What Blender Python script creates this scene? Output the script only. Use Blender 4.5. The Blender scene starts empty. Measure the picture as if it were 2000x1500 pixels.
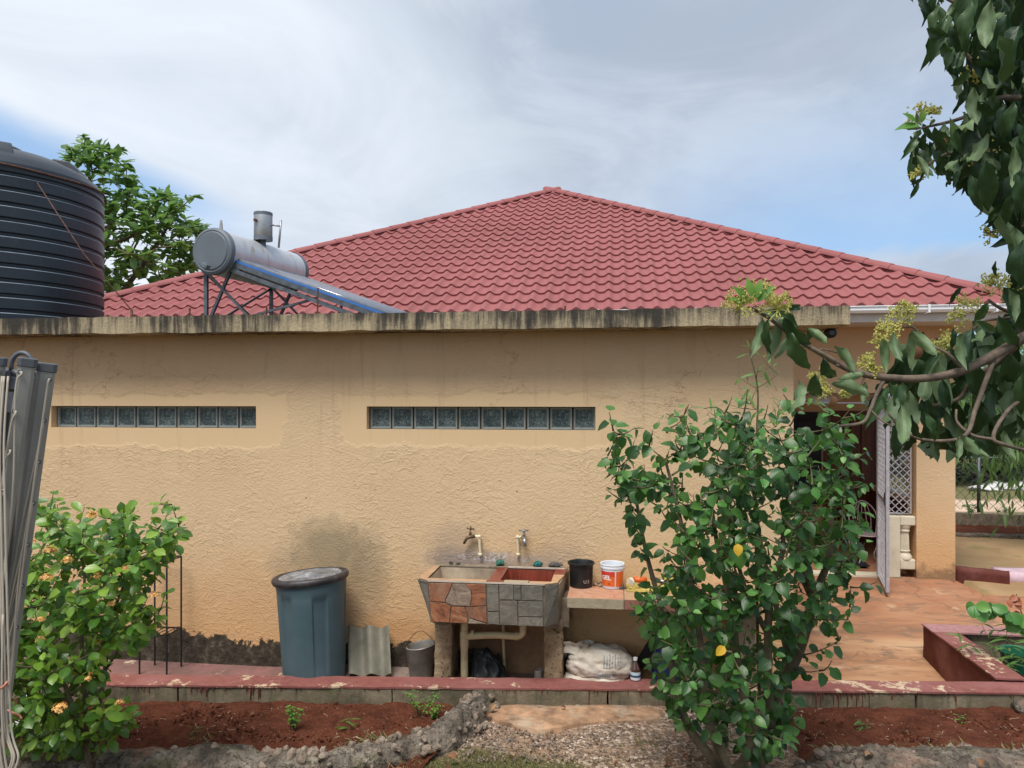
import bpy, bmesh, math, random
import numpy as np
from math import sin, cos, pi, radians, sqrt, atan2, exp
from mathutils import Vector as V, Matrix, Euler, noise
R = random.Random(7)
sc = bpy.context.scene
COL = sc.collection
# ------------------------------------------------------------------ camera
TH = radians(7.7); CT, ST = cos(TH), sin(TH); H = 2.35; F = 1480.0; HY = 775.0
cam = bpy.data.objects.new('camera', bpy.data.cameras.new('camera')); COL.objects.link(cam)
cam.location = (0, 0, H); cam.rotation_euler = (pi/2, 0, TH)
cam.data.sensor_width = 36; cam.data.lens = F/2000*36; cam.data.shift_y = 25/2000
cam.data.clip_end = 3000; cam.data.clip_start = .05
sc.camera = cam
def ray(x, y):
    u = (x-1000)/F; w = (HY-y)/F
    return V((CT*u-ST, ST*u+CT, w))
O = V((0, 0, H))
def PY(x, y, Y): d = ray(x, y); return O + d*(Y/d.y)
def PZ(x, y, z): d = ray(x, y); return O + d*((z-H)/d.z)
def PD(x, y, t): return O + ray(x, y)*t
def SP(x, y, t):  # metres per pixel helper
    return t/F
# ------------------------------------------------------------------ world
SUN_EL, SUN_AZ = radians(63), radians(192)   # azimuth of the sun clockwise from +Y (behind the camera)
wd = bpy.data.worlds.new('World'); sc.world = wd; wd.use_nodes = True
def world():
    nt = wd.node_tree; N = nt.nodes; L = nt.links; N.clear()
    out = N.new('ShaderNodeOutputWorld'); bg = N.new('ShaderNodeBackground'); bg.inputs[1].default_value = .1
    sky = N.new('ShaderNodeTexSky'); sky.sky_type = 'NISHITA'; sky.sun_disc = False
    sky.sun_elevation = SUN_EL; sky.sun_rotation = SUN_AZ; sky.air_density = 1.0; sky.dust_density = .6; sky.ozone_density = 1.6
    tc = N.new('ShaderNodeTexCoord')
    def vm(op, a, b=None):
        n = N.new('ShaderNodeVectorMath'); n.operation = op
        for i, q in enumerate((a, b)):
            if q is None: continue
            if isinstance(q, (tuple, list, V)): n.inputs[i].default_value = tuple(q)
            else: L.new(q, n.inputs[i])
        return n
    def m(op, a, b=0., c=0., clamp=False):
        n = N.new('ShaderNodeMath'); n.operation = op; n.use_clamp = clamp
        for i, q in enumerate((a, b, c)):
            if isinstance(q, (int, float)): n.inputs[i].default_value = q
            else: L.new(q, n.inputs[i])
        return n.outputs[0]
    def ss(x, a, b):
        n = N.new('ShaderNodeMapRange'); n.interpolation_type = 'SMOOTHSTEP'
        L.new(x, n.inputs[0]); n.inputs[1].default_value = a; n.inputs[2].default_value = b
        return n.outputs[0]
    def mix(f, a, b):
        n = N.new('ShaderNodeMix'); n.data_type = 'RGBA'
        if isinstance(f, float): n.inputs[0].default_value = f
        else: L.new(f, n.inputs[0])
        for i, q in ((6, a), (7, b)):
            if isinstance(q, tuple): n.inputs[i].default_value = q+(1,)
            else: L.new(q, n.inputs[i])
        return n.outputs[2]
    d = vm('NORMALIZE', tc.outputs['Generated']).outputs[0]
    sp = N.new('ShaderNodeSeparateXYZ'); L.new(d, sp.inputs[0])
    x, y, z = sp.outputs
    # clouds spread on a flat layer: project the direction
    zz = m('ADD', m('MAXIMUM', z, 0.), .32)
    cb = N.new('ShaderNodeCombineXYZ'); L.new(m('DIVIDE', x, zz), cb.inputs[0]); L.new(m('DIVIDE', y, zz), cb.inputs[1])
    def nz(vec, scale, det, rough=.5, off=(0, 0, 0), dist=0.):
        n = N.new('ShaderNodeTexNoise'); n.inputs['Scale'].default_value = scale; n.inputs['Detail'].default_value = det
        n.inputs['Roughness'].default_value = rough; n.inputs['Distortion'].default_value = dist
        L.new(vm('ADD', vec, off).outputs[0], n.inputs['Vector']); return n.outputs[0]
    n1 = nz(cb.outputs[0], .9, 6, .55, (3.1, 1.7, 0), .6)
    n2 = nz(cb.outputs[0], 2.1, 8, .6, (7, 2.2, 4), .9)
    n3 = nz(d, 3.0, 5, .5, (1, 5, 2))
    az = m('ARCTAN2', x, y)                       # radians from +Y to +X
    # open blue sky: low on the right, plus a long gap on the left
    az_c = -TH
    right = m('MULTIPLY', ss(az, az_c+.05, az_c+.42), ss(m('MULTIPLY', z, -1.), -.40, -.16))
    right = m('ADD', right, m('MULTIPLY', m('SUBTRACT', n1, .5), .9), clamp=True)
    right = m('MULTIPLY', right, m('SUBTRACT', 1., m('MULTIPLY', ss(m('MULTIPLY', m('ABSOLUTE', m('SUBTRACT', z, m('ADD', .145, m('MULTIPLY', m('SUBTRACT', n2, .5), .05)))), -1.), -.035, -.012), .9)))
    A = ray(-60, 262).normalized(); B = ray(470, 440).normalized(); nn = A.cross(B).normalized()
    dot = vm('DOT_PRODUCT', d, tuple(nn)).outputs['Value']
    dd = m('ADD', dot, m('MULTIPLY', m('SUBTRACT', n2, .5), .055))
    streak = ss(m('MULTIPLY', m('ABSOLUTE', dd), -1.), -.045, -.006)
    streak = m('MULTIPLY', streak, ss(m('MULTIPLY', az, -1.), -az_c+.27, -az_c+.46))
    blue = m('MAXIMUM', right, streak)
    grey = ss(m('ADD', m('ADD', m('MULTIPLY', n1, .75), m('MULTIPLY', n2, .3)), m('MULTIPLY', n3, .5)), .60, .84)
    bright = ss(n2, .38, .66)
    whiteL = m('MULTIPLY', ss(m('MULTIPLY', az, -1.), -az_c-.12, -az_c+.38), m('ADD', .05, m('MULTIPLY', n2, 1.5)), clamp=True)
    c_mid = mix(grey, (3.85, 4.4, 5.2), (2.85, 3.3, 4.0))
    c1 = mix(m('MULTIPLY', bright, .38), c_mid, (5.6, 6.1, 6.7))
    c2 = mix(m('MULTIPLY', whiteL, .95), c1, (5.5, 5.9, 6.45))
    lowW = m('MULTIPLY', ss(m('MULTIPLY', z, -1.), -.20, -.09), ss(m('MULTIPLY', az, -1.), -az_c-.1, -az_c+.25))
    c2 = mix(m('MULTIPLY', lowW, .85), c2, (6.2, 6.55, 6.95))
    skyc = vm('MULTIPLY', sky.outputs[0], (1., 1., 1.)).outputs[0]
    skyc = mix(.6, skyc, (2.2, 3.75, 6.0))
    col = mix(m('MULTIPLY', blue, .92), c2, skyc)
    L.new(col, bg.inputs[0]); L.new(bg.outputs[0], out.inputs[0])
world()
sl = bpy.data.lights.new('sun', 'SUN'); sun = bpy.data.objects.new('sun', sl); COL.objects.link(sun)
sl.energy = 2.4; sl.angle = radians(24); sl.color = (1, .95, .88)
sd = V((sin(SUN_AZ)*cos(SUN_EL), cos(SUN_AZ)*cos(SUN_EL), sin(SUN_EL)))
sun.rotation_euler = sd.to_track_quat('Z', 'Y').to_euler(); sun.location = (0, -5, 20)
vs = sc.view_settings; vs.view_transform = 'Standard'; vs.look = 'None'; vs.gamma = 1; vs.use_curve_mapping = False; vs.exposure = .66
sc.render.engine = 'CYCLES'
try:
    sc.cycles.max_bounces = 6; sc.cycles.diffuse_bounces = 3; sc.cycles.transparent_max_bounces = 8; sc.cycles.use_denoising = True
except Exception: pass
# ------------------------------------------------------------------ node materials
class NT:
    def __init__(s, name):
        s.m = bpy.data.materials.new(name); s.m.use_nodes = True; s.nt = s.m.node_tree; s.N = s.nt.nodes; s.L = s.nt.links
        s.b = s.N['Principled BSDF']; s.pos = s.N.new('ShaderNodeNewGeometry').outputs['Position']; s.tc = s.N.new('ShaderNodeTexCoord')
        s.obj = s.tc.outputs['Object']; s.uv = s.tc.outputs['UV']; s._h = None
    def val(s, inp, q):
        if isinstance(q, (int, float)):
            try: inp.default_value = q
            except Exception: inp.default_value = (q, q, q)
        elif isinstance(q, (tuple, list)):
            t = tuple(q)
            inp.default_value = t + (1,) if (len(t) == 3 and len(inp.default_value) == 4) else t
        else: s.L.new(q, inp)
    def mt(s, op, a, b=0., c=0., clamp=False):
        n = s.N.new('ShaderNodeMath'); n.operation = op; n.use_clamp = clamp
        for i, q in enumerate((a, b, c)): s.val(n.inputs[i], q)
        return n.outputs[0]
    def vmul(s, a, b, op='MULTIPLY'):
        n = s.N.new('ShaderNodeVectorMath'); n.operation = op; s.val(n.inputs[0], a); s.val(n.inputs[1], b); return n.outputs[0]
    def sep(s, v): n = s.N.new('ShaderNodeSeparateXYZ'); s.L.new(v, n.inputs[0]); return n.outputs
    def noise(s, scale, detail=5, rough=.55, vec=None, dist=0., stretch=None, color=False):
        v = s.pos if vec is None else vec
        if stretch: v = s.vmul(v, stretch)
        n = s.N.new('ShaderNodeTexNoise'); s.L.new(v, n.inputs['Vector'])
        n.inputs['Scale'].default_value = scale; n.inputs['Detail'].default_value = min(detail, 5); n.inputs['Roughness'].default_value = rough; n.inputs['Distortion'].default_value = dist
        return n.outputs[1 if color else 0]
    def voro(s, scale, feat='F1', vec=None, out='Distance', rand=1.):
        n = s.N.new('ShaderNodeTexVoronoi'); n.feature = feat; s.L.new(s.pos if vec is None else vec, n.inputs['Vector'])
        n.inputs['Scale'].default_value = scale; n.inputs['Randomness'].default_value = rand; return n.outputs[out]
    def ss(s, x, a, b, lo=0., hi=1.):
        n = s.N.new('ShaderNodeMapRange'); n.interpolation_type = 'SMOOTHSTEP'; s.val(n.inputs[0], x)
        n.inputs[1].default_value = a; n.inputs[2].default_value = b; n.inputs[3].default_value = lo; n.inputs[4].default_value = hi
        return n.outputs[0]
    def mix(s, f, a, b, mode='MIX'):
        n = s.N.new('ShaderNodeMix'); n.data_type = 'RGBA'; n.blend_type = mode; s.val(n.inputs[0], f); s.val(n.inputs[6], a); s.val(n.inputs[7], b); return n.outputs[2]
    def ramp(s, x, stops):
        n = s.N.new('ShaderNodeValToRGB'); s.L.new(x, n.inputs[0]); e = n.color_ramp.elements
        while len(e) < len(stops): e.new(.5)
        for i, (p, c) in enumerate(stops): e[i].position = p; e[i].color = tuple(c)+(1,) if len(c) == 3 else c
        return n.outputs[0]
    def bump(s, h, strength=.3, dist=.01):
        n = s.N.new('ShaderNodeBump'); n.inputs['Strength'].default_value = strength; n.inputs['Distance'].default_value = dist
        s.L.new(h, n.inputs['Height'])
        if s._h is not None: s.L.new(s._h, n.inputs['Normal'])
        s._h = n.outputs[0]; s.L.new(s._h, s.b.inputs['Normal']); return s
    def fin(s, col=None, rough=None, metal=None, spec=None):
        if col is not None: s.val(s.b.inputs['Base Color'], col)
        if rough is not None: s.val(s.b.inputs['Roughness'], rough)
        if metal is not None: s.val(s.b.inputs['Metallic'], metal)
        if spec is not None: s.val(s.b.inputs['Specular IOR Level'], spec)
        return s.m
    def rnd(s):
        oi = s.N.new('ShaderNodeObjectInfo').outputs['Random']; g = s.N.new('ShaderNodeNewGeometry').outputs['Random Per Island']
        return s.mt('FRACT', s.mt('ADD', s.mt('MULTIPLY', oi, 7.31), s.mt('MULTIPLY', g, 5.17)))
def simple(name, col, rough=.6, metal=0., var=.12, scale=8., bump=.15, bs=60., dirt=None, spec=None):
    t = NT(name); n = t.noise(scale, 6, .6); lo = tuple(c*(1-var*1.6) for c in col); hi = tuple(min(1, c*(1+var)) for c in col)
    c = t.ramp(n, [(.3, lo), (.7, hi)])
    if dirt:
        d, amt = dirt; c = t.mix(t.mt('MULTIPLY', t.ss(t.noise(scale*.6, 8, .7, dist=.6), .48, .68), amt), c, d)
    if bump: t.bump(t.noise(bs, 4, .6), bump, .004)
    return t.fin(c, rough, metal, spec)
# ------------------------------------------------------------------ mesh helpers
ORG = {}
def empty(name, loc, label=None, cat=None, group=None, kind=None):
    o = bpy.data.objects.new(name, None); o.empty_display_size = .2; COL.objects.link(o); o.location = loc; ORG[o] = V(loc)
    tag(o, label, cat, group, kind); return o
def tag(o, label=None, cat=None, group=None, kind=None):
    if label: o['label'] = label
    if cat: o['category'] = cat
    if group: o['group'] = group
    if kind: o['kind'] = kind
    return o
class MB:
    def __init__(s): s.v = []; s.f = []; s.uv = {}; s.mi = []
    def add(s, vs, fs, mi=0):
        n = len(s.v); s.v += [V(p) for p in vs]; s.f += [tuple(i+n for i in f) for f in fs]; s.mi += [mi]*len(fs); return n
    def box(s, a, b, mi=0, M=None):
        x0, y0, z0 = a; x1, y1, z1 = b
        vs = [V(p) for p in ((x0, y0, z0), (x1, y0, z0), (x1, y1, z0), (x0, y1, z0), (x0, y0, z1), (x1, y0, z1), (x1, y1, z1), (x0, y1, z1))]
        if M: vs = [M @ p for p in vs]
        s.add(vs, [(0, 3, 2, 1), (4, 5, 6, 7), (0, 1, 5, 4), (1, 2, 6, 5), (2, 3, 7, 6), (3, 0, 4, 7)], mi); return s
    def hexa(s, p, mi=0):  # eight points: bottom 4 then top 4
        s.add(p, [(0, 3, 2, 1), (4, 5, 6, 7), (0, 1, 5, 4), (1, 2, 6, 5), (2, 3, 7, 6), (3, 0, 4, 7)], mi); return s
    def bar(s, a, b, w, h=None, up=V((0, 0, 1)), mi=0):
        a = V(a); b = V(b); h = w if h is None else h; d = (b-a).normalized()
        sx = d.cross(up); sx = V((1, 0, 0)) if sx.length < 1e-4 else sx.normalized(); sz = sx.cross(d)
        p = []
        for q in (a, b): p.append([q+sx*i*w/2+sz*j*h/2 for i, j in ((-1, -1), (1, -1), (1, 1), (-1, 1))])
        s.add(p[0]+p[1], [(0, 3, 2, 1), (4, 5, 6, 7), (0, 1, 5, 4), (1, 2, 6, 5), (2, 3, 7, 6), (3, 0, 4, 7)], mi); return s
    def tube(s, pts, r, n=8, cap=True, mi=0, jit=0.):
        pts = [V(p) for p in pts]; m = len(pts)
        rs = r if isinstance(r, (list, tuple)) else [r]*m
        if len(rs) == 2 and m != 2: rs = [rs[0]+(rs[1]-rs[0])*i/(m-1) for i in range(m)]
        base = len(s.v); t0 = (pts[1]-pts[0]).normalized(); nx = t0.orthogonal().normalized()
        for i, p in enumerate(pts):
            t = (pts[min(i+1, m-1)]-pts[max(i-1, 0)]); t = t.normalized() if t.length > 1e-9 else t0
            nx = (nx - t*nx.dot(t)); nx = nx.normalized() if nx.length > 1e-6 else t.orthogonal().normalized()
            ny = t.cross(nx)
            for k in range(n):
                a = 2*pi*k/n; rr = rs[i]*(1+(jit*(R.random()-.5) if jit else 0)); s.v.append(p+nx*cos(a)*rr+ny*sin(a)*rr)
        for i in range(m-1):
            for k in range(n):
                k2 = (k+1) % n; s.f.append((base+i*n+k, base+i*n+k2, base+(i+1)*n+k2, base+(i+1)*n+k)); s.mi.append(mi)
        if cap:
            s.f.append(tuple(base+k for k in range(n-1, -1, -1))); s.f.append(tuple(base+(m-1)*n+k for k in range(n))); s.mi += [mi, mi]
        return s
    def lathe(s, c, prof, n=32, M=None, mi=0, closed=False):
        c = V(c); base = len(s.v); m = len(prof)
        for r, z in prof:
            for k in range(n):
                a = 2*pi*k/n; p = V((r*cos(a), r*sin(a), z)); p = (M @ p) if M else p; s.v.append(c+p)
        for i in range(m-1):
            for k in range(n):
                k2 = (k+1) % n; s.f.append((base+i*n+k, base+i*n+k2, base+(i+1)*n+k2, base+(i+1)*n+k)); s.mi.append(mi)
        return s
    def prism(s, poly, depth, mi=0):  # poly of world points, extruded by vector depth
        n = len(poly); d = V(depth); vs = [V(p) for p in poly]+[V(p)+d for p in poly]
        s.add(vs, [tuple(range(n-1, -1, -1)), tuple(range(n, 2*n))]+[(i, (i+1) % n, n+(i+1) % n, n+i) for i in range(n)], mi); return s
    def grid(s, nx, ny, fn, mi=0):
        base = len(s.v)
        for j in range(ny+1):
            for i in range(nx+1): s.v.append(V(fn(i/nx, j/ny)))
        for j in range(ny):
            for i in range(nx):
                a = base+j*(nx+1)+i; s.f.append((a, a+1, a+nx+2, a+nx+1)); s.mi.append(mi)
        return s
    def rough(s, a, b, step=.06, amp=.008, fr=9., seed=0, M=None, drop=None, mi=0):
        """a box of stone or mortar with worn, uneven faces; M maps unit box coords"""
        a = V(a); b = V(b); n = [max(1, int(abs(b[i]-a[i])/step)) for i in range(3)]
        idx = {}
        def vid(i, j, k):
            key = (i, j, k)
            if key not in idx:
                p = V((a.x+(b.x-a.x)*i/n[0], a.y+(b.y-a.y)*j/n[1], a.z+(b.z-a.z)*k/n[2]))
                if M: p = M @ p
                q = p*fr+V((seed, seed*2, 0)); e = sum(1 for t, m in ((i, n[0]), (j, n[1]), (k, n[2])) if t in (0, m))
                dv = noise.noise_vector(q)*amp + noise.noise_vector(q*3.1)*amp*.5
                if e >= 2:
                    c = (M @ ((a+b)/2)) if M else (a+b)/2
                    ctr = V((p.x if 0 < i < n[0] else c.x, p.y if 0 < j < n[1] else c.y, p.z if 0 < k < n[2] else c.z))
                    dv += (ctr-p).normalized()*amp*(.8+.8*noise.noise(q*1.7))
                idx[key] = len(s.v); s.v.append(p+dv)
            return idx[key]
        def face(*ks): s.f.append(tuple(vid(*k) for k in ks)); s.mi.append(mi)
        for i in range(n[0]):
            for j in range(n[1]):
                face((i, j, 0), (i, j+1, 0), (i+1, j+1, 0), (i+1, j, 0)); K = n[2]; face((i, j, K), (i+1, j, K), (i+1, j+1, K), (i, j+1, K))
        for i in range(n[0]):
            for k in range(n[2]):
                face((i, 0, k), (i+1, 0, k), (i+1, 0, k+1), (i, 0, k+1)); J = n[1]; face((i, J, k), (i, J, k+1), (i+1, J, k+1), (i+1, J, k))
        for j in range(n[1]):
            for k in range(n[2]):
                face((0, j, k), (0, j, k+1), (0, j+1, k+1), (0, j+1, k)); I = n[0]; face((I, j, k), (I, j+1, k), (I, j+1, k+1), (I, j, k+1))
        return s
    def mesh(s, name, org=V((0, 0, 0)), smooth=False, mats=()):
        me = bpy.data.meshes.new(name); me.from_pydata([tuple(p-org) for p in s.v], [], s.f); me.update()
        if smooth: me.polygons.foreach_set('use_smooth', [True]*len(me.polygons))
        for m in mats: me.materials.append(m)
        if len(mats) > 1: me.polygons.foreach_set('material_index', s.mi)
        return me
    def build(s, name, mat, parent=None, smooth=False, origin=None, bevel=0, angle=None, **kw):
        mats = mat if isinstance(mat, (list, tuple)) else [mat]
        if parent is not None: org = ORG[parent]
        elif origin is not None: org = V(origin)
        else:
            org = V((sum(p.x for p in s.v)/len(s.v), sum(p.y for p in s.v)/len(s.v), min(p.z for p in s.v)))
        me = s.mesh(name, org, smooth, mats); o = bpy.data.objects.new(name, me); COL.objects.link(o); ORG[o] = org
        if parent is not None: o.parent = parent
        else: o.location = org
        if smooth and angle:
            try: me.set_sharp_from_angle(angle=radians(angle))
            except Exception: pass
        if bevel:
            b = o.modifiers.new('bevel', 'BEVEL'); b.width = bevel; b.segments = 2; b.limit_method = 'ANGLE'; b.angle_limit = radians(35)
        tag(o, **kw); return o
def inst(name, me, M, parent=None):
    o = bpy.data.objects.new(name, me); COL.objects.link(o)
    if parent is not None:
        o.parent = parent; M = Matrix.Translation(-ORG[parent]) @ M
        ORG[o] = ORG[parent]
    o.matrix_basis = M; return o
def text_mesh(txt, size, bold=0.):
    cu = bpy.data.curves.new('lettering', 'FONT'); cu.body = txt; cu.size = size; cu.align_x = 'CENTER'; cu.offset = bold; cu.resolution_u = 2
    o = bpy.data.objects.new('lettering', cu); COL.objects.link(o); dg = bpy.context.evaluated_depsgraph_get(); dg.update()
    me = bpy.data.meshes.new_from_object(o.evaluated_get(dg)); bpy.data.objects.remove(o); bpy.data.curves.remove(cu)
    vs = [V(v.co) for v in me.vertices]; fs = [tuple(p.vertices) for p in me.polygons]; bpy.data.meshes.remove(me); return vs, fs
def lerp(a, b, t): return a+(b-a)*t
def smooth_path(pts, k=4):
    pts = [V(p) for p in pts]; out = []
    for i in range(len(pts)-1):
        p0 = pts[max(i-1, 0)]; p1 = pts[i]; p2 = pts[i+1]; p3 = pts[min(i+2, len(pts)-1)]
        for j in range(k):
            t = j/k; out.append(.5*((2*p1)+(p2-p0)*t+(2*p0-5*p1+4*p2-p3)*t*t+(3*p1-p0-3*p2+p3)*t**3))
    out.append(pts[-1]); return out
# ------------------------------------------------------------------ places
WY = 6.4                       # front plane of the washing wall
SLY = 6.1                      # front of the roof slab
FY = 10.4                      # porch front
def curbY(x): return 5.443+.1132*(x+3.967)
CZ = .10; CW = .215
def patio_z(y): return -.35*max(0, min(1, (9.9-y)/3.7))
WX1 = 1.44                     # right corner of the washing wall
win = [(PY(100, 815, WY).x, PY(500, 815, WY).x), (PY(716, 815, WY).x, PY(1163, 815, WY).x)]
WZ0, WZ1 = 2.066, 2.266
# ------------------------------------------------------------------ materials
def wall_mat(name='painted_render', main=True):
    t = NT(name); x, y, z = t.sep(t.pos)
    big = t.noise(.55, 5, .55); mid = t.noise(2.6, 6, .6, dist=.4)
    c = t.ramp(big, [(.3, (.605, .425, .252)), (.5, (.65, .47, .285)), (.72, (.685, .51, .32))])
    c = t.mix(t.ss(mid, .42, .7, 0, .4), c, (.70, .50, .32))
    # darker, browner upper half, saturated splash zone near the floor
    low = t.ss(t.mt('ADD', z, t.mt('MULTIPLY', t.mt('SUBTRACT', mid, .5), .7)), 1.35, .15)
    c = t.mix(t.mt('MULTIPLY', low, .55), c, (.58, .29, .105))
    up = t.ss(t.mt('ADD', z, t.mt('MULTIPLY', t.mt('SUBTRACT', mid, .5), .5)), 2.15, 2.75)
    c = t.mix(t.mt('MULTIPLY', up, .55), c, (.50, .31, .185))
    fine = t.noise(38, 5, .65)
    c = t.mix(t.ss(fine, .55, .8, 0, .28), c, (.42, .25, .14))
    spk = t.voro(5.5); c = t.mix(t.mt('MULTIPLY', t.ss(t.mt('MULTIPLY', spk, -1.), -.045, -.03), t.ss(t.noise(1.3, 2), .5, .6)), c, (.16, .11, .08))
    # render relief: torn, trowelled ridges
    w = t.vmul(t.pos, (1., 1., 1.6)); warp = t.vmul(t.noise(3., 3, .5, color=True), (.35, .35, .35)); wv = t.vmul(w, warp, 'ADD')
    r1 = t.noise(9., 7, .62, vec=wv, dist=1.2); ridges = t.ss(r1, .50, .60); r2 = t.noise(30., 5, .65, vec=wv)
    h = t.mt('ADD', t.mt('MULTIPLY', t.mt('MULTIPLY', ridges, .42), t.ss(t.noise(1.7, 4, .6), .38, .62)), t.mt('MULTIPLY', r2, .95))
    flat = None
    if main:
        wig = t.mt('MULTIPLY', t.mt('SUBTRACT', t.noise(3.5, 5, .6), .5), .22)
        def box(x0, x1, z0, z1, soft, wg=wig):
            dx = t.mt('MAXIMUM', t.mt('SUBTRACT', x0, x), t.mt('SUBTRACT', x, x1)); dz = t.mt('MAXIMUM', t.mt('SUBTRACT', z0, z), t.mt('SUBTRACT', z, z1))
            d = t.mt('ADD', t.mt('MAXIMUM', dx, dz), wg); return t.ss(d, soft, -soft)
        flat = t.mt('MAXIMUM', box(win[0][0]-.3, win[0][1]+.26, WZ0-.17, WZ1+.10, .02), box(win[1][0]-.26, win[1][1]+.24, WZ0-.15, WZ1+.11, .02))
        c = t.mix(t.mt('MULTIPLY', flat, .60), c, (.70, .50, .29))
        h = t.mt('MULTIPLY', h, t.mt('SUBTRACT', 1., t.mt('MULTIPLY', flat, .93)))
        def blob(px, py, rx, rz, col, amt, wob=.9, thr=(.25, .75)):
            p = PY(px, py, WY); q = t.mt('SQRT', t.mt('ADD', t.mt('POWER', t.mt('DIVIDE', t.mt('SUBTRACT', x, p.x), rx), 2.), t.mt('POWER', t.mt('DIVIDE', t.mt('SUBTRACT', z, p.z), rz), 2.)))
            q = t.mt('ADD', q, t.mt('MULTIPLY', t.mt('SUBTRACT', t.noise(4.2, 7, .65, dist=.8), .5), wob))
            q = t.mt('ADD', q, t.mt('MULTIPLY', t.mt('SUBTRACT', t.noise(19, 5, .7), .5), wob*.55)); return t.mt('MULTIPLY', t.mt('ADD', t.mt('MULTIPLY', t.ss(q, 1.08, .72), .55), t.mt('MULTIPLY', t.ss(q, .8, .3), .45)), amt)
        c = t.mix(blob(640, 1075, .40, .32, 0, .66), c, (.20, .165, .105))
        c = t.mix(blob(715, 1120, .25, .50, 0, .52), c, (.215, .175, .11))
        c = t.mix(blob(560, 1100, .22, .22, 0, .32), c, (.24, .20, .13))
        c = t.mix(blob(905, 1092, .42, .13, 0, .75), c, (.23, .19, .18))
        c = t.mix(blob(885, 1060, .30, .20, 0, .42), c, (.32, .25, .20))
        c = t.mix(blob(985, 1096, .55, .08, 0, .62), c, (.29, .24, .22))
        c = t.mix(blob(1085, 1085, .25, .12, 0, .4), c, (.36, .28, .22))
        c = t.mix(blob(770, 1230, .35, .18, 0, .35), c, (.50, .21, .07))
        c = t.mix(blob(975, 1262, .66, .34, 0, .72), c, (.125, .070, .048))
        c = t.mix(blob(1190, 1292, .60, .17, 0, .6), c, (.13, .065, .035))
        vst = t.noise(1., 5, .7, stretch=(11, 11, .7)); c = t.mix(t.mt('MULTIPLY', t.ss(vst, .56, .72), t.ss(z, 1.2, 2.7, .05, .38)), c, (.40, .27, .17))
        hc = t.voro(.75, 'DISTANCE_TO_EDGE', vec=t.vmul(t.pos, t.vmul(t.noise(2.2, 5, .6, color=True), (1.1, 1.1, 1.1)), 'ADD')); hcm = t.mt('MULTIPLY', t.ss(hc, .006, .0015), t.ss(t.noise(.9, 3), .5, .56)); c = t.mix(t.mt('MULTIPLY', hcm, .35), c, (.20, .13, .08))
        # bare, black plaster along the foot of the wall with a ragged top edge
        edge = t.mt('ADD', t.mt('ADD', z, t.mt('MULTIPLY', t.mt('SUBTRACT', t.noise(6, 9, .7, dist=.4), .5), .34)), t.mt('MULTIPLY', t.mt('SUBTRACT', t.noise(1.3, 3), .5), .22))
        foot = t.mt('MULTIPLY', t.ss(edge, .205, .185), t.ss(x, -.92, -.98))
        c = t.mix(foot, c, t.ramp(t.noise(16, 8, .7), [(.3, (.028, .024, .018)), (.55, (.07, .057, .042)), (.75, (.17, .145, .11))]))
        h = t.mt('ADD', h, t.mt('MULTIPLY', foot, t.mt('SUBTRACT', t.noise(30, 6, .7), 1.4)))
        # chipped mortar patch round the tap elbows
        chip = t.mt('MULTIPLY', blob(965, 1088, .40, .05, 0, 1., .8), t.ss(t.noise(30, 5, .7), .50, .56))
        c = t.mix(chip, c, (.55, .52, .52)); 
    if not main:
        fe_ = t.mt('ADD', z, t.mt('MULTIPLY', t.mt('SUBTRACT', t.noise(6, 5, .7), .5), .5)); c = t.mix(t.ss(fe_, .22, .05, 0, .75), c, (.17, .11, .065))
    t.bump(h, .5, .014); t.bump(t.noise(75, 4, .6), .25, .005)
    return t.fin(c, .92, spec=.12)
M_wall = wall_mat()
M_wall2 = wall_mat('painted_render_porch', False)
def fascia_mat():
    t = NT('streaked_slab_edge'); x, y, z = t.sep(t.pos)
    st = t.noise(1., 6, .65, stretch=(17, 17, 1.4)); st2 = t.noise(1., 5, .7, stretch=(60, 60, 6)); big = t.noise(1.1, 4, .6, dist=.5)
    k = t.mt('ADD', t.mt('ADD', t.mt('MULTIPLY', st, .75), t.mt('MULTIPLY', big, .85)), t.mt('MULTIPLY', st2, .35))
    k = t.mt('ADD', k, t.ss(z, 2.9, 3.06, -.02, .10)); k = t.mt('SUBTRACT', k, t.ss(x, -.2, 1.6, 0, .16))
    c = t.ramp(k, [(.80, (.45, .365, .235)), (.92, (.30, .245, .165)), (1.0, (.17, .14, .10))])
    dark = t.ss(k, .94, 1.12); c = t.mix(dark, c, (.055, .05, .043))
    g = t.noise(90, 4, .7); c = t.mix(t.ss(g, .5, .7, 0, .4), c, (.07, .06, .05))
    t.bump(t.noise(28, 6, .7), .7, .012); t.bump(g, .4, .004)
    return t.fin(c, .95, spec=.1)
M_fascia = fascia_mat()
def roofm():
    t = NT('stone_coated_red_tile'); n = t.noise(.5, 4, .6); g = t.noise(220, 3, .7)
    c = t.ramp(n, [(.3, (.245, .075, .075)), (.7, (.315, .104, .102))]); c = t.mix(t.mt('MULTIPLY', t.rnd(), .22), c, (.22, .06, .06)); c = t.mix(t.ss(g, .4, .7, 0, .35), c, (.40, .16, .15))
    c = t.mix(t.ss(t.noise(3.1, 7, .7), .58, .75, 0, .25), c, (.20, .075, .065))
    t.bump(g, .15, .002); c = t.mix(t.ss(t.noise(1.3, 5, .7, stretch=(3, .5, .5)), .52, .72, 0, .4), c, (.17, .075, .065)); return t.fin(c, .7, spec=.3)
M_roof = roofm()
M_white = simple('white_gutter_plastic', (.80, .81, .83), .35, var=.03, bump=0)
M_offwhite = simple('cream_paint', (.66, .60, .46), .6, var=.06, scale=5, dirt=((.35, .28, .19), .35))
M_fboard = simple('grey_fascia_board', (.50, .47, .44), .6, var=.05)
M_mortar = simple('old_mortar', (.24, .19, .135), .95, var=.3, scale=14, bump=.7, bs=70, dirt=((.09, .075, .055), .7))
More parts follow.
